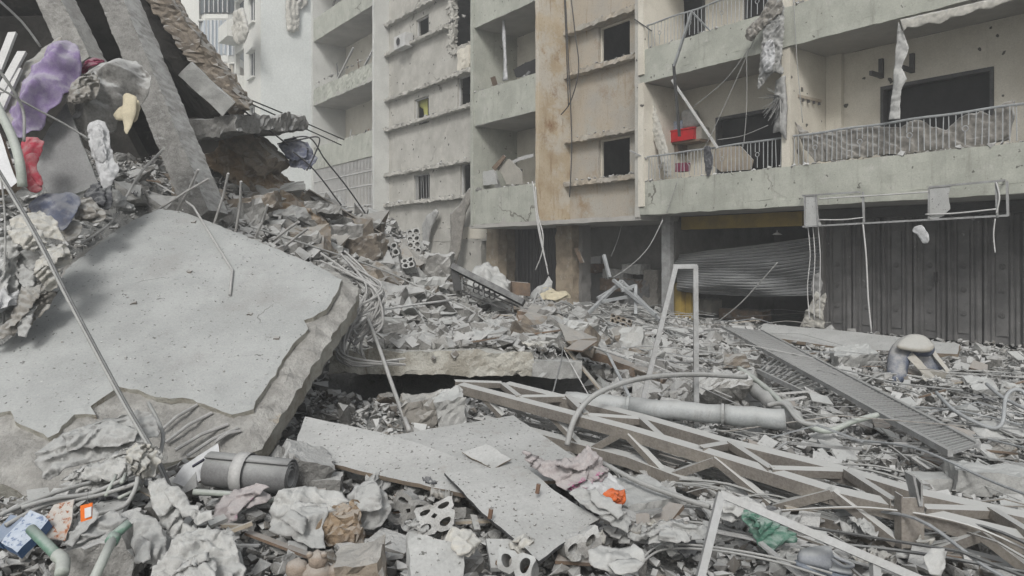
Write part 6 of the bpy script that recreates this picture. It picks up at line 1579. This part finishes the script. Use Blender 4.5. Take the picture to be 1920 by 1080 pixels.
# long thin strips, rails and conduits thrown over each other on the right
rj = random.Random(123)
for i in range(72):
    far = i % 2 == 0
    x0, y0 = (rj.uniform(1020, 1500), rj.uniform(585, 690)) if far else (rj.uniform(1250, 1880), rj.uniform(690, 840) if i % 4 == 1 else rj.uniform(960, 1060))
    p = ground(x0, y0, .05)
    L = rj.uniform(.7, 2.2); g_ = rj.gauss(-.75, .45)
    e = Vector((math.cos(g_), math.sin(g_), 0)) * L
    z1 = float(hsurf(p.x + e.x, max(2.6, p.y + e.y)))
    q = Vector((p.x + e.x, max(2.6, p.y + e.y), z1 + rj.uniform(.03, .22)))
    m, cn = rj.choice((('steel_grey', 'grey'), ('frame_white', 'white'), ('steel_grey', 'grey'), ('steel_brown', 'brown'), ('rail_paint', 'blue-grey'), ('steel_dark', 'dark')))
    mb = MB()
    if rj.random() < .55:
        mid_ = (p + q) / 2 + Vector((rj.uniform(-.08, .08), rj.uniform(-.08, .08), rj.uniform(.0, .12)))
        w_, h_ = rj.uniform(.01, .035), rj.uniform(.005, .012)
        mb.bar(p, mid_, w_, h_); mb.bar(mid_, q, w_, h_)
    else: mb.tube(cr([p, (p * 2 + q) / 3 + Vector((rj.uniform(-.1, .1), 0, rj.uniform(0, .15))), (p + q * 2) / 3 + Vector((rj.uniform(-.1, .1), 0, rj.uniform(0, .1))), q], 6), rj.uniform(.004, .01), 6)
    x1_, y1_ = CX + F * q.x / q.y, HY - F * (q.z - EYE) / q.y
    LM2 = LM + [('the lying duct', 1300, 770), ('the bracket plate of the girder', 1710, 960), ('the bent square tube', 1420, 960), ('the curved conduit', 1130, 740), ('the short grating', 1480, 710)]
    nm_ = lambda x, y: min(LM2, key=lambda w: (w[1] - x) ** 2 + ((w[2] - y) * 1.5) ** 2)[0]
    a_, b_ = nm_(x0, y0), nm_(x1_, y1_)
    strip_ = lambda t: t.split(' the ', 1)[1] if ' the ' in ' ' + t else t
    lab_ = f"bent {cn} {'flat rail' if len(mb.v) <= 16 else 'round rod'} from the {strip_(' ' + a_)}" + (f" to the {strip_(' ' + b_)}" if b_ != a_ else ' close by')
    solid('bent_rail', ' '.join(lab_.split()[:16]), 'rail', mb, m, f'bent {cn} rails near the {strip_(" " + a_)}')
# grit on the white boards
rg = np.random.RandomState(15)
for nm_, lab_, pl_, bx, poly_, n_ in (('board_grit', 'grit and crumbs on the left white board', plane3((572, 781, 5.0), (552, 853, 4.55), (925, 932, 4.0)), (552, 925, 781, 932), [(575, 784), (800, 838), (900, 878), (915, 928), (560, 850)], 420),
                                ('board_grit', 'grit and crumbs on the middle white board', plane3((728, 817, 4.8), (962, 779, 5.2), (985, 905, 4.15)), (728, 1095, 779, 905), [(735, 818), (960, 782), (1088, 868), (985, 900), (870, 884)], 420),
                                ('board_grit', 'grit and crumbs on the front white board', plane3((833, 886, 4.15), (1122, 973, 3.72), (1010, 1052, 3.4)), (833, 1122, 873, 1052), [(838, 888), (983, 876), (1115, 972), (1010, 1045), (905, 958)], 420)):
    a_, b_ = rg.uniform(bx[0], bx[1], n_), rg.uniform(bx[2], bx[3], n_)
    pp = []
    for x, y in zip(a_, b_):
        if inpoly(x, y, poly_):
            d = at(x, y, 1) - EYEV; pp.append(tuple(EYEV + d * ((pl_[0] - EYEV).dot(pl_[1]) / d.dot(pl_[1])) + pl_[1] * .003))
    pp = np.array(pp)
    scatter(nm_, lab_, SM, pp[:, 0], pp[:, 1], pp[:, 2], .003 + .016 * rg.rand(len(pp)) ** 5, 8, 'gravel')
# ------------------------------------------------------------------ what hangs on and lies in the facade
def fsheet(name, label, cat, poly, d, mat, group=None, **k):
    k.setdefault('curve', False); k.setdefault('wr', (.03, 4, 80)); k['res'] = k.get('res', .05) * .75
    k.pop('thick', 0)
    am, fr, dr = k.pop('wr')
    return cloth(name, label, cat, poly, 0, mat=mat, group=group, plane=fplane(d), wr=(am * .7, fr * 1.1, dr), puff=k.pop('puff', .03), layers=1, **k)
fsheet('awning_valance', 'scalloped cream awning valance sagging under the top right balcony', 'awning', [(1688, 38), (1780, 18), (1930, -18), (1930, 4), (1905, 0), (1880, 8), (1858, 18), (1836, 18), (1812, 30), (1785, 34), (1765, 46), (1742, 44), (1722, 52), (1702, 52), (1696, 60)], -.35, 'cloth_cream', res=.06, thick=.012, wr=(.03, 3, 80), rag=.004)
fsheet('awning_strip', 'long torn cream awning strip with wavy edge hanging down to the railing', 'awning', [(1686, 40), (1696, 62), (1706, 90), (1700, 110), (1692, 128), (1703, 146), (1692, 170), (1690, 190), (1690, 222), (1668, 224), (1674, 180), (1680, 110)], -.3, 'cloth_pale', res=.05, thick=.012, wr=(.03, 3, 5), rag=.004)
cu = [([(1400, 72), (1408, 50), (1425, 30), (1440, 8), (1462, -5), (1470, 20), (1450, 40), (1428, 58), (1412, 78)], 'cloth_taupe', 'bunched torn awning end at the railing above the shredded screen', -.3),
      ([(1438, 5), (1468, 0), (1472, 60), (1466, 120), (1470, 140), (1450, 138), (1432, 160), (1422, 165), (1428, 120), (1432, 70)], 'cloth_grey', 'long torn grey awning hanging between the two balconies', -.25),
      ([(1434, 92), (1448, 75), (1456, 110), (1448, 135), (1434, 130)], 'cloth_white', 'white torn flap inside the hanging grey awning', -.4)]
for i, (p, m, lab, d) in enumerate(cu):
    fsheet('torn_awning', lab, 'awning', p, d, m, res=.05, thick=.02, wr=(.09, 4.5, 80), puff=.08, pw=.1, seed=i, curve=True)
fan = thing('slat_screen', 'shredded screen of thin slats fanning out beside the partition', 'screen', FP(1455, 250, -.2))
rj = random.Random(3)
for i in range(40):
    a = rj.uniform(-2.9, .55)
    c = FP(1466, 180, -.2)
    r_ = rj.uniform(.35, .62)
    e = c + (ES3 * -abs(math.cos(a)) * .38 * (r_ / .5) + UP * math.sin(a) * r_ * 1.15)
    MB().bar(c + (e - c) * .15 + ED3 * rj.uniform(-.1, .1), e + ED3 * rj.uniform(-.1, .1), .02, .006).build('slat', 'cloth_grey' if i % 3 else 'steel_dark', fan)
sheet('mesh', [(1456, 150), (1472, 142), (1476, 200), (1474, 262), (1462, 246), (1450, 250), (1456, 215), (1448, 200)], fplane(-.1), 'cloth_grey', fan, True, res=.05, thick=.01, wr=(.08, 7, 85), rag=.02)
fsheet('ribbed_blind', 'cream ribbed blind hanging slack inside the left balcony', 'blind', [(1208, 168), (1216, 166), (1226, 190), (1240, 232), (1256, 285), (1262, 330), (1248, 330), (1238, 290), (1228, 262), (1220, 240), (1216, 205)], .3, 'cloth_cream', res=.05, thick=.03, wr=(.03, 5, 0), puff=.05, pw=.1)
def fbar(a, b, w, name, label, cat, mat):
    return solid(name, label, cat, MB().bar(FP(*a), FP(*b), w, w, FN), mat)
pole = thing('bent_pole', 'bent grey awning pole dangling over the left balcony', 'pole', FP(1270, 250, -.2))
MB().bar(FP(1297, 22, -.6), FP(1264, 124, -.45), .05, .05, FN).build('upper_arm', 'rail_paint', pole)
MB().bar(FP(1263, 120, -.45), FP(1274, 256, -.2), .05, .05, FN).build('lower_arm', 'steel_dark', pole)
MB().bar(FP(1297, 22, -.6), FP(1332, 58, -.2), .03, .03, FN).build('strut', 'rail_paint', pole)
fbar((1260, 150, -.1), (1346, 278, -.05), .045, 'white_pole', 'straight white pole slanting across the left balcony', 'pole', 'frame_white')
fbar((1190, 36, -.1), (1222, 58, -.1), .025, 'clothes_rail', 'thin rail jutting left from the upper balcony', 'rail', 'steel_dark')
fbar((1181, 282, -.2), (1213, 298, -.02), .03, 'clothes_rail', 'thin rail jutting left from the lower balcony', 'rail', 'steel_grey')
shf = thing('wall_shelf', 'brown shelf bracketed high on the left balcony wall', 'shelf', FP(1285, 268, 1.2))
a, b = fs_(1258, 1.1), fs_(1320, 1.1); hh = fh(1285, 266, 1.1)
fbox(MB(), a, b, .95, 1.35, hh - .05, hh).build('board', 'wood_brown', shf); fbox(MB(), a + .2, a + .3, 1.0, 1.38, hh - .25, hh - .052).build('bracket', 'wood_brown', shf)
rc = thing('red_crate', 'bright red plastic crate on the balcony shelf', 'crate', FP(1285, 264, 1.0))
frough(fs_(1263, 1.0), fs_(1305, 1.0), .9, 1.25, hh + .005, hh + .26, .1, .006).build('body', 'plastic_red', rc); fbox(MB(), fs_(1262, 1.0), fs_(1306, 1.0), .88, 1.27, hh + .262, hh + .3).build('rim', 'plastic_red', rc)
solid('carton', 'small blue and white carton on top of the red crate', 'carton', frough(fs_(1267, 1.1), fs_(1284, 1.1), 1.0, 1.2, hh + .31, hh + .53, .1, .005), 'label_blue')
solid('carton', 'cream carton beside the red crate on the shelf', 'carton', frough(fs_(1306, 1.1), fs_(1320, 1.1), 1.0, 1.3, hh + .005, hh + .3, .1, .008), 'plastic_beige')
o = sheet('plastic_bag', [(1280, 210), (1300, 205), (1308, 220), (1305, 238), (1282, 240)], fplane(1.1), 'cloth_pale', None, True, res=.04, thick=.08, puff=.08, pw=.1, wr=(.03, 8, 40), curve=True); tag(o, 'translucent pale bag on the cartons above the red crate', 'bag')
q = sheet('wood_board', [(1340, 276), (1388, 274), (1412, 300), (1408, 318), (1352, 322), (1336, 310)], fplane(.5), 'wood_pale', None, False, res=.1, thick=.03); tag(q, 'broken pale wooden board leaning behind the left balcony railing', 'board')
solid('pink_basket', 'small dark pink basket behind the left balcony railing', 'basket', frough(fs_(1271, .6), fs_(1289, .6), .5, .7, fh(1280, 322, .6), fh(1280, 306, .6), .06, .01), 'cloth_maroon')
fsheet('hanging_rag', 'dark rag caught in the left balcony railing', 'rag', [(1322, 280), (1334, 276), (1338, 310), (1330, 330), (1324, 318)], -.04, 'cloth_dark', res=.04, thick=.02, wr=(.03, 8, 85), curve=True)
bl = fsheet('balcony_sheet', 'brown-grey canvas slung behind the right balcony railing', 'canvas', [(1492, 232), (1520, 252), (1580, 246), (1650, 238), (1690, 240), (1720, 225), (1745, 240), (1775, 246), (1800, 222), (1840, 210), (1862, 218), (1872, 200), (1902, 186), (1896, 255), (1860, 275), (1780, 286), (1680, 292), (1590, 300), (1530, 306), (1510, 280)], .17, 'cloth_taupe', res=.06, thick=.015, wr=(.05, 3.5, 150))
fsheet('balcony_sheet', 'stiff grey canvas stood at the right end of the balcony railing', 'canvas', [(1868, 212), (1880, 196), (1905, 188), (1896, 262), (1866, 268)], .3, 'cloth_grey', res=.06, thick=.03, wr=(.04, 4, 60))
for i, (x, y) in enumerate(((1644, 130), (1702, 120))):
    b_ = thing('wall_bracket', ['left', 'right'][i] + ' black steel wall bracket beside the hanging awning strip', 'bracket', FP(x, y, 1.35))
    s_ = fs_(x + 8, 1.36)
    fbox(MB(), s_ - .04, s_ + .04, 1.33, 1.398, fh(x, y + 18, 1.36), fh(x, y - 18, 1.36)).build('upright', 'steel_dark', b_); fbox(MB(), s_ - .03, s_ + .03, .95, 1.328, fh(x, y + 18, 1.36), fh(x, y + 10, 1.36)).build('arm', 'steel_dark', b_)
hk = thing('coat_rack', 'wooden hook rail on the right balcony side wall', 'hook rail', W(3.97, .6, 2.4))
fbox(MB(), 3.952, 3.975, .25, 1.1, fh(1515, 186, .7) - .03, fh(1515, 186, .7) + .03).build('rail', 'wood_pale', hk)
for i in range(4): fbox(MB(), 3.976, 4.02, .35 + .2 * i, .38 + .2 * i, fh(1515, 190, .7) - .06, fh(1515, 190, .7)).build('hook', 'steel_dark', hk)
# broken shop sign
sgn = thing('broken_shop_sign', 'empty white steel shop sign frame hanging crooked below the balcony', 'sign', FP(1700, 410, -.5))
SD = -.45
for a, b in (((1505, 367, SD), (1612, 360, SD)), ((1505, 425, SD), (1890, 404, SD)), ((1618, 360, SD), (1620, 418, SD)), ((1509, 366, SD), (1510, 425, SD)), ((1530, 365, SD), (1534, 424, SD)), ((1742, 351, SD), (1884, 338, SD)), ((1868, 340, SD), (1870, 408, SD)),
             ((1888, 340, SD), (1890, 405, SD)), ((1742, 352, SD), (1742, 414, SD)), ((1505, 367, SD + .35), (1505, 367, SD)), ((1884, 338, SD + .4), (1884, 338, SD)), ((1510, 372, SD + .3), (1512, 428, SD + .3))):
    MB().bar(FP(*a), FP(*b), .03, .03, FN).build('tube', 'steel_grey', sgn)
sheet('torn_panel', [(1511, 368), (1528, 366), (1531, 400), (1540, 422), (1511, 424)], fplane(SD), 'board_white', sgn, False, res=.08, thick=.01)
sheet('torn_panel', [(1743, 352), (1783, 349), (1778, 370), (1782, 392), (1768, 404), (1755, 412), (1743, 413)], fplane(SD), 'board_white', sgn, False, res=.06, thick=.01, rag=.02)
for pts in ([(1535, 373), (1580, 370), (1650, 366), (1740, 360)], [(1535, 412), (1580, 412), (1618, 408)], [(1735, 402), (1790, 400), (1868, 392)], [(1868, 342), (1874, 370), (1868, 400)]):
    q = MB(); q.tube(cr([FP(x, y, SD - .03) for x, y in pts], 6), .012, 6); q.build('neon_tube', 'cable_white', sgn, True)
fsheet('sign_scrap', 'white scrap dangling below the sign frame', 'scrap', [(1713, 430), (1728, 422), (1742, 436), (1744, 452), (1734, 456), (1722, 442)], SD, 'cloth_white', res=.05, thick=.015, wr=(.03, 6, 40), curve=True)
def fwire(lab, pts, d, r, mat, group=None):
    q = MB(); q.tube(cr([FP(x, y, d) for x, y in pts], 6), r, 6); solid('hanging_wire', lab, 'wire', q, mat, group, True)
fwire('long white cable hanging from the sign frame to the street', [(1618, 418), (1624, 480), (1628, 560), (1634, 622)], SD, .014, 'cable_white')
fwire('short white wire hanging at the right end of the sign frame', [(1866, 410), (1863, 440), (1866, 474)], SD, .01, 'cable_white')
for i, x in enumerate((1515, 1524, 1534)): fwire(['left', 'middle', 'right'][i] + ' of three white wires hanging beside the folding doors', [(x, 426), (x + 4, 480), (x - 1 + i * 2, 540), (x + 3, 600)], SD + .1, .009, 'cable_white')
fwire('drooping wire looping left from the balcony corner', [(1243, 412), (1215, 465), (1180, 500), (1150, 520)], -.2, .011, 'cable_white')
fwire('slack wire falling from the balcony edge beside the shop pillar', [(1168, 412), (1158, 450), (1146, 480)], .6, .009, 'cable_grey')
fwire('wire crossing the broken roller shutter', [(1458, 492), (1420, 535), (1385, 572), (1340, 608)], .2, .014, 'cable_grey')
for i, pts in enumerate(([(1405, 90), (1360, 150), (1300, 200)], [(1420, 60), (1380, 150), (1330, 260), (1312, 285)], [(1400, 100), (1400, 200), (1394, 275)], [(1345, 262), (1390, 255), (1440, 235)], [(1488, 0), (1495, 120), (1505, 230)], [(1270, 340), (1255, 385), (1250, 400)])):
    fwire(['short slanting', 'long slanting', 'straight vertical', 'sagging dark', 'thin vertical right-hand', 'short lower'][i] + ' loose wire strung before the balconies', pts, -.15, .008, 'cable_grey')
hc = MB()
for j, pts in enumerate(([(1000, 345), (1004, 390), (1012, 430), (1020, 475), (1028, 515)], [(1004, 350), (1008, 400), (1018, 440), (1016, 475), (1004, 506)], [(998, 340), (1003, 370), (1006, 410), (1018, 470), (1026, 500)])): hc.tube(cr([FP(x, y, -.12) for x, y in pts], 6), .018, 6)
solid('cable_bundle', 'bundle of frayed white cables hanging from the middle balcony', 'cable', hc, 'cable_white', None, True)
for i, pts in enumerate(([(1070, -10), (1078, 60), (1085, 130), (1070, 190), (1052, 215)], [(1060, -10), (1066, 120), (1070, 200), (1072, 280), (1068, 370)], [(1058, -10), (1062, 90), (1066, 200)])):
    fwire(['looping', 'longest', 'shortest'][i] + ' black cable hanging before the orange stained wall', pts, .75, .016, 'cable_black')
# air conditioner and wreckage on the left block
ac = thing('air_conditioner', 'white air conditioner unit beside the upper left window', 'air conditioner', FP(752, 90, .9))
frough(fs_(742, .8), fs_(763, .8), .72, 1.08, fh(752, 90, .8), fh(752, 66, .8), .2, .004).build('case', 'frame_white', ac)
q = MB(); cc = W((fs_(742, .8) + fs_(763, .8)) / 2 - .1, .715, fh(752, 78, .8)); q.torus(cc, ES3, UP, .17, .02, 16, 5); q.build('fan_ring', 'steel_grey', ac)
q = MB(); q.tube([cc + ED3 * -.004, cc + ED3 * .01], .15, 16); q.build('fan_dark_disc', 'near_black', ac)  # solid dark disc painted as the shade behind the fan ring
ju = [('fallen_cupboard', 'pale broken cupboard panel leaning on the lower middle balcony', 'panel', [(905, 348), (905, 322), (925, 318), (932, 345)], .3, 'board_white'), ('fallen_board', 'white broken board leaning on the lower middle balcony', 'board', [(926, 312), (955, 298), (978, 322), (980, 345), (950, 346), (940, 325)], .5, 'plastic_beige'),
      ('dark_plank', 'dark plank slanting over the wreckage of the lower middle balcony', 'plank', [(922, 314), (944, 290), (948, 294), (928, 320)], .4, 'wood_brown'), ('fallen_board', 'grey slanting board across the dark opening of the lower middle balcony', 'board', [(940, 312), (975, 294), (1000, 288), (1000, 294), (972, 302), (944, 318)], .8, 'frame_white'),
      ('torn_curtain', 'torn grey curtain hanging from the ground floor beam', 'curtain', [(845, 400), (862, 385), (880, 352), (884, 372), (872, 400), (868, 430), (862, 470), (850, 510), (838, 512), (846, 450)], .7, 'cloth_taupe'), ('torn_curtain', 'left ragged curtain strip hanging low on the left block', 'curtain', [(792, 424), (800, 405), (818, 392), (822, 398), (808, 430), (800, 470), (812, 500), (800, 500), (794, 460)], .9, 'cloth_grey'),
      ('hanging_strip', 'thin white strip hanging in the upper middle balcony', 'strip', [(944, 20), (947, 60), (949, 120), (952, 150), (944, 152), (945, 110), (942, 60)], .3, 'cloth_white'), ('bent_sheet_metal', 'dark bent sheet lying in the opening of the upper middle balcony', 'sheet metal', [(962, 130), (985, 118), (1008, 108), (1008, 135), (990, 142), (968, 146)], .9, 'near_black')]
for nm, lab, cat, p, d, m in ju:
    cl_ = 'curtain' in nm or 'strip' in nm
    o = sheet(nm, p, fplane(d), m, None, cl_, res=.08, thick=.03, wr=(.07, 3.5, 85) if cl_ else None, rag=.02); tag(o, lab, cat)
solid('fallen_block', 'heap of broken blockwork in the hole of the upper left wall', 'blockwork', frough(fs_(862, DW), fs_(884, DW), DW - .12, DW - .002, fh(870, 130, DW), fh(870, 92, DW), .1, .05, 3), 'plaster_cream')
for j, (s_, k_) in enumerate(((-20.3, 2), (-17.4, 2), (-18.8, 3))):
    q = MB(); q.bar(W(s_, .8, B0 + SH * k_ + .9), W(s_ + 1.6, .9, B0 + SH * k_ + 2.1), .08, .05); solid('loose_lath', ['leftmost', 'rightmost', 'topmost'][j] + ' loose lath hanging in the far wrecked balcony', 'lath', q, 'frame_white')
# curtain on the blank end wall
dress = [FW(0, e, z) for e, z in ((1.0, 17), (2.6, 17), (2.5, 14.6), (2.1, 14.4), (1.7, 14.1), (1.2, 14.5))]
o = sheet('hanging_curtain', [(536, -20), (580, -20), (576, 10), (562, 20), (560, 58), (550, 62), (538, 58), (536, 30)], (FW(-.15, 0, 0), ES3), 'cloth_cream', None, True, res=.07, thick=.03, wr=(.16, 3.5, 85), rag=.04); tag(o, 'long cream curtain hanging down the blank end wall', 'curtain')
o = sheet('hanging_curtain', [(445, 20), (456, 14), (463, 40), (466, 60), (458, 80), (446, 84), (440, 60)], (FW(0, -1.2, 0), -ED3), 'cloth_cream', None, True, res=.08, thick=.03, wr=(.2, 2.5, 80), rag=.06); tag(o, 'torn pale curtain flapping from a far balcony', 'curtain')

# crumbs along ledges and balcony edges
rg = np.random.RandomState(31)
pts = []
for k in range(4):
    for n_, s0, s1, d0, d1, h in ((90, SB1, -.3, DW - .25, DW - .02, 2.09 + SH * k), (60, SB1, -.3, DW - .25, DW - .02, 3.35 + SH * k), (170, SL1, SB0, DW - .22, DW, 2.09 + SH * k), (150, SL1, SB0, DW - .22, DW, 3.35 + SH * k), (50, SB0, SB1 - .2, 0, .1, B0 + 1.1 + SH * k), (80, SL0, SL1 - .2, .5, .6, B0 + 1.1 + SH * k)):
        for _ in range(n_):
            pts.append(tuple(W(rg.uniform(s0, s1), rg.uniform(d0, d1), h + rg.uniform(-.01, .03))))
for k in range(2):
    for _ in range(160): pts.append(tuple(W(rg.uniform(0, 8.5), rg.uniform(-.04, .1), B0 + .81 + SH * k)))
pts = np.array(pts)
scatter('ledge_crumbs', 'plaster crumbs lying along the ledges and balcony edges', SM, pts[:, 0], pts[:, 1], pts[:, 2], .02 + .13 * rg.rand(len(pts)) ** 4, 9, 'gravel')
# wreckage on the balconies
rj = random.Random(55)
LV = ['lowest', 'second', 'third', 'topmost']
for bay, s0, s1, d0, nm_ in (('middle', SB0 + .3, SB1 - .5, .35, 'middle'), ('far', SL0 + .5, SL1 - .8, .9, 'far')):
    for k in range(4):
        if bay == 'far' and k == 0: continue
        for i in range(3):
            s_ = rj.uniform(s0, s1); h = B0 + SH * k + .2
            L = rj.uniform(.7, 1.6); tl = rj.uniform(-.7, .7)
            m, cn = (('board_white', 'white'), ('wood_brown', 'brown'), ('steel_dark', 'dark'))[i]
            q = MB(); q.bar(W(s_, d0 + rj.uniform(0, .6), h + .5), W(s_ + L * math.sin(tl), d0 + rj.uniform(0, .6), h + .5 + L * math.cos(tl)), rj.uniform(.06, .3), .03, FN)
            solid('leaning_board', f'{cn} board leaning inside the {LV[k]} wrecked balcony of the {bay} bay', 'board', q, m)

# dark clutter in the open shop bay
rj = random.Random(8)
for i, (x, y, wx, hy, m, nm_, lab) in enumerate(((1108, 503, 18, 8, 'rust', 'basin', 'brown basin on a stand against the grey shop wall'), (1205, 555, 24, 30, 'panel_charcoal', 'wrecked_cabinet', 'dark wrecked cabinet in the shop bay'), (1230, 540, 14, 34, 'cloth_taupe', 'stuffed_sack', 'grey stuffed sack in the shop bay'),
        (1160, 515, 20, 10, 'cloth_grey', 'bundle', 'pale bundle heaped on the counter in the shop bay'), (1195, 505, 18, 9, 'cloth_pale', 'bundle', 'second pale bundle at the right of the counter'), (1175, 535, 40, 12, 'wood_brown', 'shop_counter', 'dark wooden counter in the shop bay'), (1400, 590, 40, 10, 'wood_brown', 'fallen_plank', 'dark plank lying inside the open shop'), (1330, 575, 16, 14, 'plastic_beige', 'crate', 'pale crate inside the open shop'))):
    d_ = 2.2 if x < 1300 else 2.4
    solid(nm_, lab, nm_.replace('_', ' '), frough(fs_(x - wx, d_), fs_(x + wx, d_), d_ - .25, d_ + .15, fh(x, y + hy, d_), fh(x, y - hy, d_), .08, .035, i), m)
q = MB(); q.tube([FP(1082, 470, 1.3), FP(1082, 545, 1.3)], .09, 10); solid('drain_pipe', 'white drain pipe standing beside the brown shop pillar', 'pipe', q, 'frame_white')
q = sheet('paper_notice', [(1108, 482), (1126, 480), (1126, 498), (1108, 500)], fplane(2.58), 'paper_white', None, False, res=.2, thick=.004); tag(q, 'small paper notice on the grey shop wall', 'notice')
q = sheet('timber_brace', [(1076, 466), (1082, 464), (1094, 492), (1088, 494)], fplane(.7), 'wood_brown', None, False, res=.2, thick=.05); tag(q, 'dark timber leaning against the brown shop pillar', 'timber')
q = cloth('canvas_strip', 'cream canvas strip slumped beside the folding doors', 'canvas', [(1500, 612), (1520, 570), (1532, 545), (1540, 552), (1546, 600), (1548, 616), (1520, 612)], 0, mat='cloth_cream', plane=fplane(.9), wr=(.04, 5, 60), puff=.1, res=.04, curve=False)
q = cloth('printed_poster', 'crumpled grey poster hanging at the edge of the folding doors', 'poster', [(1522, 545), (1526, 515), (1538, 510), (1544, 530), (1540, 560), (1528, 562)], 0, mat='cloth_grey', plane=fplane(1.1), wr=(.04, 6, 80), puff=.05, res=.04, curve=False, layers=1)
# ------------------------------------------------------------------ dusty air
hb = MB(); hb.hexa([(-90, -30, -1.4), (90, -30, -1.4), (90, 90, -1.4), (-90, 90, -1.4), (-90, -30, 33), (90, -30, 33), (90, 90, 33), (-90, 90, 33)])
hm = bpy.data.materials.new('dusty_air'); hm.use_nodes = True
hn = hm.node_tree.nodes; hn.remove(hn['Principled BSDF'])
pv = hn.new('ShaderNodeVolumePrincipled')
pv.inputs['Color'].default_value = (.93, .95, .96, 1)
pv.inputs['Density'].default_value = .0046
pv.inputs['Anisotropy'].default_value = .2
hm.node_tree.links.new(pv.outputs[0], hn['Material Output'].inputs['Volume'])
MATS['dusty_air'] = hm
ho = hb.build('haze', 'dusty_air')
ho['kind'] = 'stuff'; ho['label'] = 'thin grey dust hanging in the air over the whole street'; ho['category'] = 'haze'
